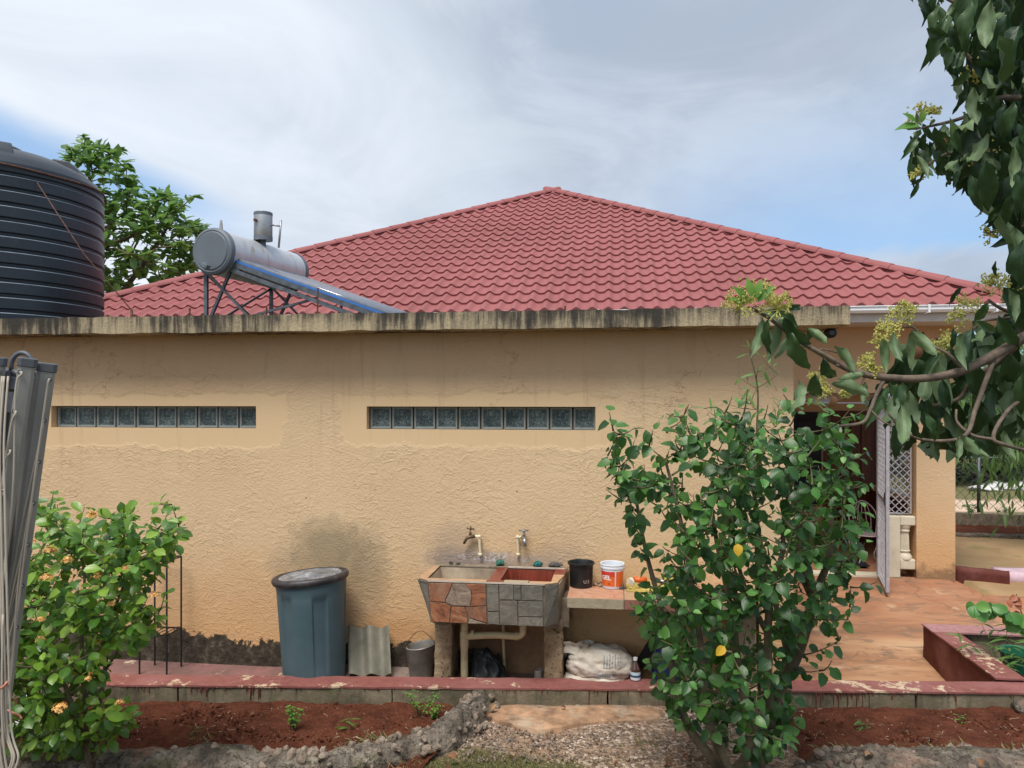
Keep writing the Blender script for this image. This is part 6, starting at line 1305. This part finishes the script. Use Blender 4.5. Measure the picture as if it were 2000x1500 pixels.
    for x, y, tx, ty in ((1462, 588, 1438, 556), (1470, 582, 1462, 540), (1475, 585, 1488, 542), (1480, 590, 1510, 552), (1455, 592, 1430, 578), (1795, 245, 1752, 243), (1790, 240, 1770, 215), (1800, 240, 1808, 212), (1780, 250, 1768, 245)): 
        a = PD(x, y, 2.08); b2 = PD(tx, ty, 2.06); inst('new_leaf', nb[rr.randrange(3)], leafM(a, b2-a, (0, -1, .6), (b2-a).length, 1.1), root)
    dl = leaf_mesh('dead_leaf', 'avo', M_litter, nl=5, na=4, seed=8, droop=.9, fold=.9)
    for x, y, tx, ty in ((1790, 675, 1805, 705), (1625, 770, 1634, 800), (1838, 265, 1848, 300)): a = PD(x, y, 2.1); b2 = PD(tx, ty, 2.08); inst('dead_leaf', dl, leafM(a, b2-a, (0.3, -1, .2), (b2-a).length*1.3, 1.2), root)
avo()
# ------------------------------------------------------------------ far right: yard, fence, shrubs
def mass(name, label, cat, poly, T, thick, n, mat, kind, size, seed, droop=0., stems=6, near=0, base=None):
    rr = random.Random(seed); cx_ = sum(p[0] for p in poly)/len(poly); b = PD(cx_, 900, T) if base is None else base; b.z = -.05; root = empty(name, b, label, cat); LM = []; tw = MB(); x0, x1 = min(p[0] for p in poly), max(p[0] for p in poly); y0, y1 = min(p[1] for p in poly), max(p[1] for p in poly); tt = []
    cl = []
    while len(cl) < max(8, n//40):
        x, y = rr.uniform(x0, x1), rr.uniform(y0, y1)
        if inside(poly, x, y): cl.append((PD(x, y, T+rr.uniform(-thick, thick))))
    for c in cl:
        k = n//len(cl)
        for _ in range(k):
            p = c+V((rr.gauss(0, 1), rr.gauss(0, 1), rr.gauss(0, .8)))*size*2.2; a = rr.uniform(0, 6.28); LM.append(leafM(p, (cos(a), sin(a), rr.uniform(-.3, .3)-droop), (rr.uniform(-.5, .5), -.3, 1), size*rr.uniform(.6, 1.2), 1.1))
    for c in cl[::max(1, len(cl)//(stems*3))]: tw.tube(smooth_path([V((b.x+rr.uniform(-.3, .3), b.y, b.z)), lerp(b, c, .5)+V((0, 0, .1)), c]), [.03, .008], 6, cap=False)
    tw.build('stems', M_bark, root, smooth=True, kind='stuff'); join_leaves('foliage', kind, [mat], LM, root, nl=3, na=2); return root
mass('roadside_shrub', 'dark dense shrubbery beyond the wire fence and the dirt road', 'shrub', [(1780, 790), (1860, 760), (1960, 770), (2090, 760), (2090, 905), (2010, 925), (1960, 905), (1900, 945), (1780, 950)], 21.5, 1.4, 7000, M_far, 'round', .15, 41)
mass('roadside_tree', 'tall green tree beyond the road seen under the roof eave', 'tree', [(1740, 700), (1900, 690), (2010, 640), (2110, 650), (2120, 790), (1780, 800)], 24, 1.5, 5200, M_wil, 'round', .17, 42)
mass('willowy_tree', 'feathery light green tree with drooping foliage at the right behind the yard', 'tree', [(1985, 700), (2090, 680), (2160, 960), (2010, 950), (1985, 920), (1960, 900), (1972, 850), (1930, 835), (1940, 790)], 12.2, .5, 2600, M_wil, 'narrow', .24, 43, droop=1.3, base=PD(2150, 900, 12.2))
# seen through the porch lattice
mass('garden_shrub', 'leafy shrub outside the porch seen through the side lattice', 'shrub', [(1700, 800), (1800, 790), (1810, 960), (1700, 960)], 24, 1., 1500, M_far, 'round', .16, 44)
# low wall, kerb of stones, fence
w0, w1 = PZ(1850, 1034, -.05), PZ(2080, 1042, -.05)
def wallrun(name, a, b, h, w, mat, label, cat, seed=1, zb=-.3):
    d = V((b.x-a.x, b.y-a.y, 0)); L_ = d.length; Mx = Matrix.Translation((a.x, a.y, 0)) @ Matrix.Rotation(atan2(d.y, d.x), 4, 'Z'); m = MB(); m.rough((0, 0, zb), (L_, w, h), .10, .012, 6, seed, Mx); return m.build(name, mat, smooth=True, angle=50, label=label, cat=cat)
wa = PD(1800, 900, 14.3); wb = PD(2200, 900, 13.6); wallrun('boundary_wall', wa, wb, .18, .2, M_mortar, 'low dark concrete boundary wall under the wire fence', 'wall')
ka = PD(1800, 900, 13.0); kb = PD(2200, 900, 12.6); wallrun('stone_edging', ka, kb, -.0, .25, M_rock, 'pale stone edging between the dry lawn and the bed under the fence', 'edging', 4, -.2)
s = MB(); s.grid(60, 8, lambda u, v: (lerp(ka.x, kb.x, u), lerp(lerp(ka.y, kb.y, u)+.2, lerp(wa.y, wb.y, u), v), -.03+.03*noise.noise(V((u*40, v*5, 0))))); s.build('fence_bed', M_soil, smooth=True, kind='structure')
fe = empty('wire_fence', (wa.x+1, wa.y, 0), 'chain link fence with thin steel posts standing on the low boundary wall', 'fence'); fd = (V((wb.x-wa.x, wb.y-wa.y, 0))).normalized(); fp0 = PD(1914, 900, 14.25)
for k in range(-1, 4): p = V((fp0.x, fp0.y, 0))+fd*k*2.4; m = MB(); m.tube([p+V((0, .05, .17)), p+V((0, .05, 1.22))], .033, 8); m.build('post', M_angle, fe, smooth=True)
a = V((fp0.x, fp0.y, 0))-fd*2.4; b = a+fd*9.6; m = MB(); m.tube([a+V((0, .05, 1.2)), b+V((0, .05, 1.2))], .022, 6); m.build('top_rail', M_angle, fe)
m = MB(); L_ = 9.6; k = -.95
while k < L_:
    s0, s1 = max(0, k), min(L_, k+.95); 
    if s1 > s0: m.bar(a+fd*s0+V((0, .05, .22+s0-k)), a+fd*s1+V((0, .05, .22+s1-k)), .006); m.bar(a+fd*s0+V((0, .05, 1.17-(s0-k))), a+fd*s1+V((0, .05, 1.17-(s1-k))), .006)
    k += .16
m.build('mesh', M_angle, fe, kind='stuff')
M_litw = simple('dirty_white_plastic', (.62, .61, .60), .6, var=.2)
for i, (x, y, r) in enumerate(((1930, 962, .30), (1952, 958, .28), (1975, 960, .34), (1990, 956, .30), (1942, 954, .22))): p = PZ(x, y, -.1); lump('dumped_sack', V((p.x, p.y, .0)), r, M_litw, ['flat white sack nearest the fence post', 'white sack second from the fence post', 'largest white sack of the dumped heap', 'white sack at the far right of the heap', 'small dirty white sack behind the others'][i], 'sack', i, .5, (1.3, .8, .33), 5)
for o in bpy.data.objects:
    if o.name.startswith('dumped_sack'): o['group'] = 'sacks dumped beyond the fence'
# sunken bed edge beside the pillar and pink kerb end
e0, e1 = PZ(1862, 1104, .12), PZ(1972, 1131, .02); m = MB(); d = V((e1.x-e0.x, e1.y-e0.y, 0)); Mx = Matrix.Translation((e0.x, e0.y, 0)) @ Matrix.Rotation(atan2(d.y, d.x), 4, 'Z'); m.rough((0, -.0, -.35), (d.length, .13, .10), .06, .004, 8, 2, Mx); m.build('bed_edging', M_red_dark, smooth=True, label='low dark red edging running away from the cream pillar', cat='edging')
p = PZ(1958, 1128, .0); m = MB(); m.rough((p.x, p.y-.05, -.1), (p.x+1.3, p.y+.3, .075), .06, .005, 8, 5); m.build('pink_kerb', simple('pale_pink_paint', (.62, .44, .50), .6, var=.15), smooth=True, label='pale pink painted kerb end at the far edge of the patio', cat='kerb')
# ------------------------------------------------------------------ rubble edging in the foreground
def ridge(name, pts, w, h, label, seed):
    P_ = smooth_path(pts, 8); n = len(P_); root = empty(name, P_[n//2], label, 'stone edging'); ORG[root] = V(P_[n//2]); rr = random.Random(seed)
    m = MB(); na = 14
    for i, p in enumerate(P_):
        t = (P_[min(i+1, n-1)]-P_[max(i-1, 0)]); t.z = 0; t.normalize(); s_ = V((-t.y, t.x, 0)); ww = w*(.85+.4*noise.noise(p*1.3+V((seed, 0, 0))))*(lerp(1.15, .55, i/(n-1)) if seed == 3 else 1.); hh = h*(1+.35*noise.noise(p*2.1))
        for k in range(na+1):
            a = pi*k/na; q_ = p+s_*cos(a)*ww+V((0, 0, sin(a)**.7*hh-.05)); nz_ = noise.noise(q_*5)*.045+noise.noise(q_*13)*.024+abs(noise.noise(q_*27))*.016; m.v.append(q_+(s_*cos(a)+V((0, 0, sin(a))))*nz_)
    K = na+1; m.f = [(i*K+k, i*K+k+1, (i+1)*K+k+1, (i+1)*K+k) for i in range(n-1) for k in range(na)]; m.mi = [0]*len(m.f)
    m.f += [tuple(range(K)), tuple(range((n-1)*K, n*K))[::-1]]; m.mi += [0, 0]; m.build('mortared_rubble', M_rock, root, smooth=True)
    sm = []
    for j in range(5):
        bm = bmesh.new(); bmesh.ops.create_icosphere(bm, subdivisions=2, radius=1); vs = []
        for v in bm.verts: d = v.co.normalized(); vs.append(d*(1+.35*noise.noise(d*1.4+V((j*3+seed, 0, 0)))+.12*noise.noise(d*5))*1.)
        q_ = MB(); q_.v = vs; q_.f = [tuple(v.index for v in f.verts) for f in bm.faces]; q_.mi = [0]*len(q_.f); bm.free(); sm.append(q_.mesh('stone', smooth=False, mats=(M_stone,)))
    for _ in range(int(n*2.2)):
        i = rr.randrange(n-1); p = P_[i]; t = (P_[i+1]-p); t.z = 0; t.normalize(); s_ = V((-t.y, t.x, 0)); a = rr.uniform(.35, 2.8); q_ = p+s_*cos(a)*w*.9+V((0, 0, sin(a)**.7*h-.065)); r = rr.uniform(.010, .034)*(1.6 if rr.random() < .15 else 1)
        inst('stone', sm[rr.randrange(5)], Matrix.Translation(q_+t*rr.uniform(-.05, .05)) @ Euler((rr.uniform(0, 6), rr.uniform(0, 6), rr.uniform(0, 6))).to_matrix().to_4x4() @ Matrix.Diagonal((r*1.2, r, r*.8, 1)), root)
    return root
G = lambda x, y, z=-.06: PZ(x, y, z)
ridge('rubble_edging', [G(-120, 1525), G(20, 1520), G(200, 1515), G(350, 1512), G(500, 1508), G(640, 1504), G(760, 1484), G(850, 1458), G(900, 1428), G(928, 1400), G(938, 1382)], .19, .18, 'mortared limestone edging curving up to the curb in front of the left soil bed', 3)
ridge('rubble_edging', [G(1560, 1560), G(1620, 1508), G(1700, 1500), G(1800, 1508), G(1900, 1505), G(2000, 1510), G(2150, 1512)], .20, .165, 'mortared limestone edging in front of the right soil bed below the hibiscus', 8)
for x, y, r, l in ((2000, 1385, .07, 'rough boulder lying against the curb at the far right'), (1985, 1372, .05, 'smaller rock on top of the far right boulder')): p = PZ(x, y, -.02); lump('boulder', V((p.x, p.y-.03, -.02)), r*1.4, M_rock, l, 'rock', x, .5, (1, .8, .9), 6)
# ------------------------------------------------------------------ weeds, grass, litter
def weed(name, x, y, h, n, label, mat=M_weed, kind='round', size=.03, seed=1, z=-.04, spread=.5, w=.9):
    rr = random.Random(seed); b = PZ(x, y, z); b.z = z-.01; root = empty(name, b, label, 'weed'); m = MB(); LM = []
    for k in range(n):
        a = rr.uniform(0, 6.28); tip = b+V((cos(a)*h*spread*rr.uniform(.2, 1), sin(a)*h*spread*rr.uniform(.2, 1), h*rr.uniform(.6, 1))); c = lerp(b, tip, .5)+V((0, 0, h*.12)); pth = [b*(1-t)**2+c*2*t*(1-t)+tip*t*t for t in [i/6 for i in range(7)]]; m.tube(pth, [.0022, .001], 4, cap=False)
        L_ = (tip-b).length; s_ = L_*.25
        while s_ < L_*1.02:
            t = min(1, s_/L_); p = b*(1-t)**2+c*2*t*(1-t)+tip*t*t; a2 = rr.uniform(0, 6.28); LM.append(leafM(p, (cos(a2), sin(a2), rr.uniform(-.2, .5)), (rr.uniform(-.3, .3), -.3, 1), size*rr.uniform(.6, 1.2), w)); s_ += size*.45
    m.build('stems', M_sap if 0 else M_twig, root, kind='stuff'); join_leaves('foliage', kind, [mat], LM, root, nl=3, na=2); return root
weed('green_weed', 572, 1428, .22, 9, 'small bright green leafy weed alone in the middle of the red soil', size=.032, seed=2, spread=.35)
weed('climbing_weed', 822, 1400, .24, 7, 'tangled green weed climbing the curb behind the rubble edging', size=.035, seed=5, spread=.7, kind='narrow', w=2.2); weed('climbing_weed', 845, 1405, .14, 7, 'low bright weed at the foot of the tangled climbing weed', size=.028, seed=6, spread=.6)
weed('lanky_weed', 800, 1372, .16, 4, 'thin upright weed leaning on the curb left of the tangled one', size=.06, seed=12, spread=.7, kind='narrow')
weed('maize_seedling', 682, 1428, .14, 3, 'young grass like seedling with arching leaves in the red soil', kind='narrow', size=.13, seed=7, spread=.5, w=.8); weed('sprout', 380, 1440, .09, 5, 'small yellowish sprout at the edge of the left soil bed', mat=M_grass, kind='narrow', size=.05, seed=8); weed('pale_weed', 1685, 1428, .09, 7, 'pale wilted weed lying on the right soil bed', mat=M_sap, kind='narrow', size=.06, seed=9, spread=.9); weed('small_sprout', 1880, 1412, .08, 4, 'small green sprout near the curb in the right soil bed', kind='narrow', size=.05, seed=10); weed('edge_weed', 950, 1385, .10, 6, 'little weed between the rubble end and the curb', kind='narrow', size=.04, seed=13)
def grass(name, label, spots, dens, hmin, hmax, seed, mat=M_grass):
    rr = random.Random(seed); LM = []
    for (x, y, rx, ry, n) in spots:
        for _ in range(int(n*dens)):
            px, py = x+rr.gauss(0, 1)*rx*.5, y+rr.gauss(0, 1)*ry*.5
            if py < 1395: continue
            p = PZ(px, py, -.06); p.z = max(ground_z(p.x, p.y), -.075)-.003; h = rr.uniform(hmin, hmax); a = rr.uniform(0, 6.28); LM.append(leafM(p, (cos(a)*.5, sin(a)*.5, 1), (cos(a+1.5), sin(a+1.5), .3), h, rr.uniform(1., 2.2)))
    root = LM and empty(name, LM[0].translation, label, 'grass', kind='stuff')
    join_leaves('blades', 'blade', [mat], LM, root, nl=3, na=2, droop=.9)
grass('grass', 'short green and straw coloured grass along the front of the gravel path', [(950, 1492, 260, 16, 2600), (1180, 1488, 220, 26, 3600), (1340, 1486, 130, 30, 2400), (1060, 1500, 340, 14, 2600), (1300, 1475, 120, 30, 900), (1000, 1478, 160, 14, 700), (900, 1490, 60, 30, 500), (700, 1500, 300, 12, 900), (930, 1470, 50, 16, 400)], 2.2, .014, .05, 1)
grass('tall_grass', 'taller tufts of grass growing against the rubble edging', [(725, 1452, 40, 14, 90), (770, 1458, 50, 18, 160), (700, 1490, 40, 20, 100), (825, 1470, 24, 30, 90), (390, 1450, 30, 12, 50), (1640, 1472, 60, 10, 90), (1850, 1466, 120, 12, 130), (2000, 1475, 80, 14, 120), (1260, 1455, 50, 14, 60), (430, 1492, 60, 14, 80)], 1., .05, .13, 2)
grass('dry_straw', 'dead straw heaped on the edging near the path', [(745, 1480, 70, 34, 420), (1340, 1480, 60, 24, 200), (1880, 1492, 60, 16, 160)], 1., .04, .12, 3, M_litter)
dlm = [leaf_mesh('dry_leaf', 'avo', M_litter, nl=5, na=4, seed=i, droop=.9, fold=1.2) for i in range(3)]
rr = random.Random(4)
LB = ['brown curled leaf leaning on the rubble end by the step slab', 'brown leaf hanging at the tip of the rubble end', 'brown dead leaf on the ochre step slab against the curb', 'reddish dead leaf on the grass in the middle foreground', 'large brown leaf on the grass left of the hibiscus foot', 'dead leaf standing in the straw at the bottom', 'orange leaf on the red soil left of the green weed', 'tan leaf on the red soil right of the hibiscus', 'brown leaf beside the rubble at the lower middle', 'faded leaf lying on the gravel near the front', 'small tan leaf in the right soil bed', 'dry leaf at the hibiscus foot', 'upright tan leaf on the right rubble edging', 'crumpled leaf at the lower right corner']
for i, (x, y, r, z) in enumerate(((970, 1378, .11, .03), (960, 1395, .08, .0), (1095, 1382, .06, .0), (1208, 1490, .07, -.03), (1310, 1494, .10, -.03), (875, 1480, .10, .0), (498, 1396, .06, -.02), (1600, 1412, .08, -.02), (870, 1495, .08, -.03), (1005, 1480, .07, -.04), (1768, 1432, .05, -.02), (1345, 1478, .07, .0), (1690, 1480, .10, .06), (1920, 1490, .09, .06))):
    p = PZ(x, y, z); o = inst('fallen_leaf', dlm[i % 3], Matrix.Translation(p+V((0, 0, .008))) @ Euler((rr.uniform(-.7, .7), rr.uniform(-.7, .7), rr.uniform(0, 6))).to_matrix().to_4x4() @ Matrix.Diagonal((r*1.3, r, r, 1))); tag(o, LB[i], 'leaf', 'dead leaves lying about')
rr = random.Random(15)
m = MB()
for k in range(3600):
    x = rr.uniform(-60, 900) if rr.random() < .62 else rr.uniform(1560, 2060); y = rr.uniform(1362, 1450); p = PZ(x, y, -.045); r = rr.uniform(.003, .009)*(2.2 if rr.random() < .05 else 1); q_ = Euler((rr.uniform(0, 6), rr.uniform(0, 6), rr.uniform(0, 6))).to_matrix().to_4x4(); n0 = len(m.v); m.box((-r, -r*.8, -r*.6), (r, r*.8, r*.6), M=Matrix.Translation(p+V((0, 0, .004))) @ q_)
    for i in range(n0, len(m.v)): m.v[i] += V((rr.uniform(-1, 1), rr.uniform(-1, 1), rr.uniform(-1, 1)))*r*.45
m.build('soil_clods', M_soil, label='crumbly clods lying over the red soil beds', cat='soil', kind='stuff')
rr = random.Random(14)
m = MB()
for k in range(420):
    x = rr.uniform(120, 980) if rr.random() < .6 else rr.uniform(1560, 2000); y = rr.uniform(1378, 1450); p = PZ(x, y, -.045); a = rr.uniform(0, 6.28); l = rr.uniform(.004, .035)*(2 if rr.random() < .08 else 1); m.bar(p+V((0, 0, .008)), p+V((cos(a)*l, sin(a)*l, .008+rr.uniform(0, .012))), rr.uniform(.0015, .004))
m.build('straw_bits', simple('bleached_straw', (.42, .30, .19), .9, var=.4, scale=3), label='scattered bleached straw and twig bits on the red soil', cat='litter', kind='stuff')
m = MB()
for k in range(900):
    x = rr.uniform(900, 1330); y = rr.uniform(1405, 1490); p = PZ(x, y, -.055); r = rr.uniform(.003, .010); q_ = Euler((rr.uniform(0, 6), rr.uniform(0, 6), rr.uniform(0, 6))).to_matrix().to_4x4(); m.box((-r, -r*.7, -r*.5), (r, r*.7, r*.5), M=Matrix.Translation(p+V((0, 0, .012))) @ q_)
m.build('pebbles', M_stone, label='loose pebbles strewn over the gravel path', cat='pebbles', kind='stuff')
# planter plants at the right
weed('planter_weed', 1960, 1330, .5, 14, 'grassy grey green weeds filling the planter', mat=M_sap, kind='narrow', size=.16, seed=20, z=-.05, spread=.8, w=.7)
pb = PZ(2040, 1290, 0); pr_ = empty('round_leaved_plant', pb, 'round leaved shrub leaning out over the planter rear wall', 'plant'); m = MB(); pth = smooth_path([pb, PD(2010, 1230, 6.6), PD(1960, 1190, 6.5), PD(1905, 1182, 6.4)], 5); m.tube(pth, [.012, .004], 6); pth2 = smooth_path([pb, PD(2000, 1210, 6.7), PD(1985, 1160, 6.7)], 4); m.tube(pth2, [.008, .003], 6); m.build('stem', M_twig, pr_)
lm_ = [leaf_mesh('leaf', 'round', M_weed if 0 else M_hibnew, nl=5, na=4, seed=i) for i in range(4)]
for k in range(34):
    i = rr.randrange(6, len(pth)); a = rr.uniform(0, 6.28); inst('leaf', lm_[k % 4], leafM(pth[i], (cos(a), sin(a)*.5-.2, rr.uniform(-1, .1)), (rr.uniform(-.5, .5), -1, .6), rr.uniform(.09, .16), 1.3), pr_)
rl = [leaf_mesh('red_leaf', 'hib', simple('russet_leaf', (.30, .085, .03), .5), nl=4, na=2, seed=3)]
for k in range(16): i = rr.randrange(len(pth2)-3, len(pth2)); a = rr.uniform(0, 6.28); inst('red_leaf', rl[0], leafM(pth2[i]+V((rr.uniform(-.1, .1), 0, rr.uniform(-.2, .1))), (cos(a), -.2, rr.uniform(-.8, .4)), (rr.uniform(-.5, .5), -1, .6), rr.uniform(.05, .10), 1.), pr_)
gp_ = PZ(1925, 1275, -.08); m = MB(); m.lathe(V((gp_.x+.12, 7.35, -.12)), [(0, 0), (.12, 0), (.16, .17), (.175, .17), (.175, .19), (.15, .185), (.12, .02), (0, .02)], 30); tag(m.build('green_pot', simple('green_plastic', (.01, .16, .085), .4), smooth=True, angle=40), 'round green plastic pot inside the planter', 'pot')
weed('yard_weed', 1895, 1005, .25, 10, 'clump of leafy weeds in the bed under the fence', size=.09, seed=30, z=.0, spread=.9, mat=M_hib); weed('yard_weed', 1960, 1008, .2, 8, 'second weed clump further right under the fence', size=.08, seed=31, z=.0, spread=.9, mat=M_hib)
m = MB(); p = PZ(45, 1415, -.02); lump('crumpled_wrapper', p+V((0, 0, .02)), .05, M_litw, 'crumpled pale wrapper on the soil at the far left', 'litter', 3, .7, (1.4, .8, .3), 8); p = PZ(52, 1376, .02); lump('plastic_scrap', p+V((0, 0, .03)), .035, M_litw, 'scrap of white plastic caught beneath the ixora', 'litter', 5, .7, (.8, .6, 1.), 8)
# ------------------------------------------------------------------ folded rotary clothes dryer
tD = 1.95; dr = empty('clothes_dryer', PD(30, 1500, tD)*1.0, 'folded grey rotary clothes dryer with sagging cord at the left edge', 'clothes dryer'); M_al = simple('dull_grey_aluminium', (.34, .33, .315), .42, metal=.4, var=.12, scale=5); M_gp = simple('grey_dryer_plastic', (.085, .095, .11), .5, var=.15, scale=10); M_cord = simple('beige_cord', (.42, .37, .30), .6, var=.1)
def arm(x0, y0, x1, y1, t, w, capw=.006):
    a, b = PD(x0, y0, t), PD(x1, y1, t); d = (b-a).normalized(); m = MB(); vw = (a-O).normalized(); sx = d.cross(vw).normalized(); sz = sx.cross(d); pr = [(-.5, -.35), (-.3, -.5), (.3, -.5), (.5, -.35), (.5, .35), (.3, .5), (-.3, .5), (-.5, .35)]; p0 = [a+sx*w*i+sz*w*.75*j for i, j in pr]; m.prism(p0, b-a); m.build('arm', M_al, dr)
    m = MB(); w2 = w+capw; p0 = [a-d*.006+sx*w2*i+sz*w2*.8*j for i, j in pr]; m.prism(p0, d*.022); m.build('arm_cap', M_gp, dr, bevel=.002)
    return a, b, sx, sz
arms = [arm(92, 714, -22, 1560, tD-.03, .040), arm(54, 704, -62, 1500, tD-.08, .037), (arm(-6, 702, -90, 1500, tD-.03, .040)), arm(70, 730, -50, 1480, tD+.10, .034)]
m = MB(); a, b = PD(28, 730, tD+.02), PD(-60, 1640, tD+.05); b.z = .5; m.tube([a, b], .0235, 16); m.build('pole', simple('dark_dryer_pole', (.10, .105, .11), .4, metal=.4, var=.15), dr, smooth=True, angle=40)
m = MB(); h0 = PD(44, 712, tD+.02); pa = []
for k in range(17): an = pi*k/16; pa.append(PD(43-21*cos(an), 715-26*sin(an), tD+.01))
m.tube([PD(22, 735, tD+.01)]+pa+[PD(64, 735, tD+.01)], .0060, 8); m.build('hanging_loop', M_gp, dr, smooth=True)
m = MB(); c = PD(33, 725, tD+.03); m.tube([c, PD(30, 735, tD+.03), PD(29, 762, tD+.03)], [.03, .045, .046], 8); m.tube([PD(24, 727, tD+.0), PD(60, 738, tD+.0)], .011, 6); m.build('hub', M_gp, dr, bevel=.003)
m = MB(); c = PD(20, 782, tD-.02); m.box((-.010, -.004, -.03), (.010, .004, .022), M=Matrix.Translation(c)); m.build('latch', M_gp, dr)
m = MB()
def eyel(x, y, t): c = PD(x, y, t); m.lathe(c, [(.0045, -.003), (.0075, -.003), (.0075, .0), (.0045, .0)], 12, Matrix.Rotation(pi/2, 4, 'X'))
cords = []
for i, (ar, off) in enumerate(((arms[0], .25), (arms[1], -.3), (arms[2], .2))):
    a, b, sx, sz = ar
    for k in range(9):
        f = .03+k*.095; p = lerp(a, b, f); side = off*.04; q_ = p-sz*.0165+sx*side if (p-sz*.0165-O).length < (p+sz*.0165-O).length else p+sz*.0165+sx*side
        fw = (O-q_).normalized(); q_ = q_+fw*.002; Mx = fw.to_track_quat('Z', 'Y').to_matrix().to_4x4(); m.lathe(q_, [(.003, 0), (.0058, 0), (.0058, .003), (.003, .003)], 12, Mx)
        cords.append((q_+fw*.004, i, f, a, b, fw))
m.build('eyelets', M_gp, dr, kind='stuff')
for q_, i, f_, a, b, fw in cords[:]:
    m = MB(); rr2 = random.Random(int(q_.z*1e4)+i); s_ = -1 if i == 1 else 1; dn_ = V((-.035*rr2.uniform(.2, 1.), 0, -.06)); end = V((PD(4+rr2.uniform(-22, 14), 1500, tD-.1).x, q_.y-.02+rr2.uniform(-.03, .03), 1.35-rr2.uniform(0, .2)))
    ap_ = lambda g: lerp(a, b, g)+fw*rr2.uniform(.020, .034)+V((rr2.uniform(-.016, .020), 0, 0)); pth = smooth_path([q_, q_+fw*.010+V((-.004*s_, 0, -.004)), q_+fw*.012+V((-.012, 0, -.05)), ap_(lerp(f_, 1.1, .3)), ap_(lerp(f_, 1.1, .6)), ap_(1.1)], 5); m.tube(pth, .0026, 6, cap=False); m.build('cord', M_cord, dr, smooth=True)
m = MB(); 
for xx in (8, 12, 20): m.tube(smooth_path([PD(xx-4, 735, tD-.09), PD(xx-12, 860, tD-.12), PD(xx-10, 1000, tD-.13), PD(xx-4, 1250, tD-.14), PD(xx+2, 1420, tD-.14), PD(xx+16, 1480, tD-.15), PD(xx-4, 1510, tD-.15), PD(xx-16, 1400, tD-.15), PD(xx-14, 1200, tD-.14)], 6), .0026, 6)
m.build('loose_cord', M_cord, dr, smooth=True)
m = MB(); m.tube(smooth_path([PD(-5, 1348, tD-.17), PD(8, 1340, tD-.18), PD(14, 1332, tD-.17), PD(10, 1345, tD-.10)], 4), .0028, 6); m.tube(smooth_path([PD(6, 1383, tD-.1), PD(25, 1392, tD-.1), PD(38, 1398, tD-.09), PD(42, 1404, tD-.09)], 4), .0026, 6); m.build('orange_wire', simple('salmon_wire', (.60, .22, .14), .5), dr, smooth=True)
print('LEAVES', nh, ni, 'tiles', cnt, 'objects', len(bpy.data.objects))
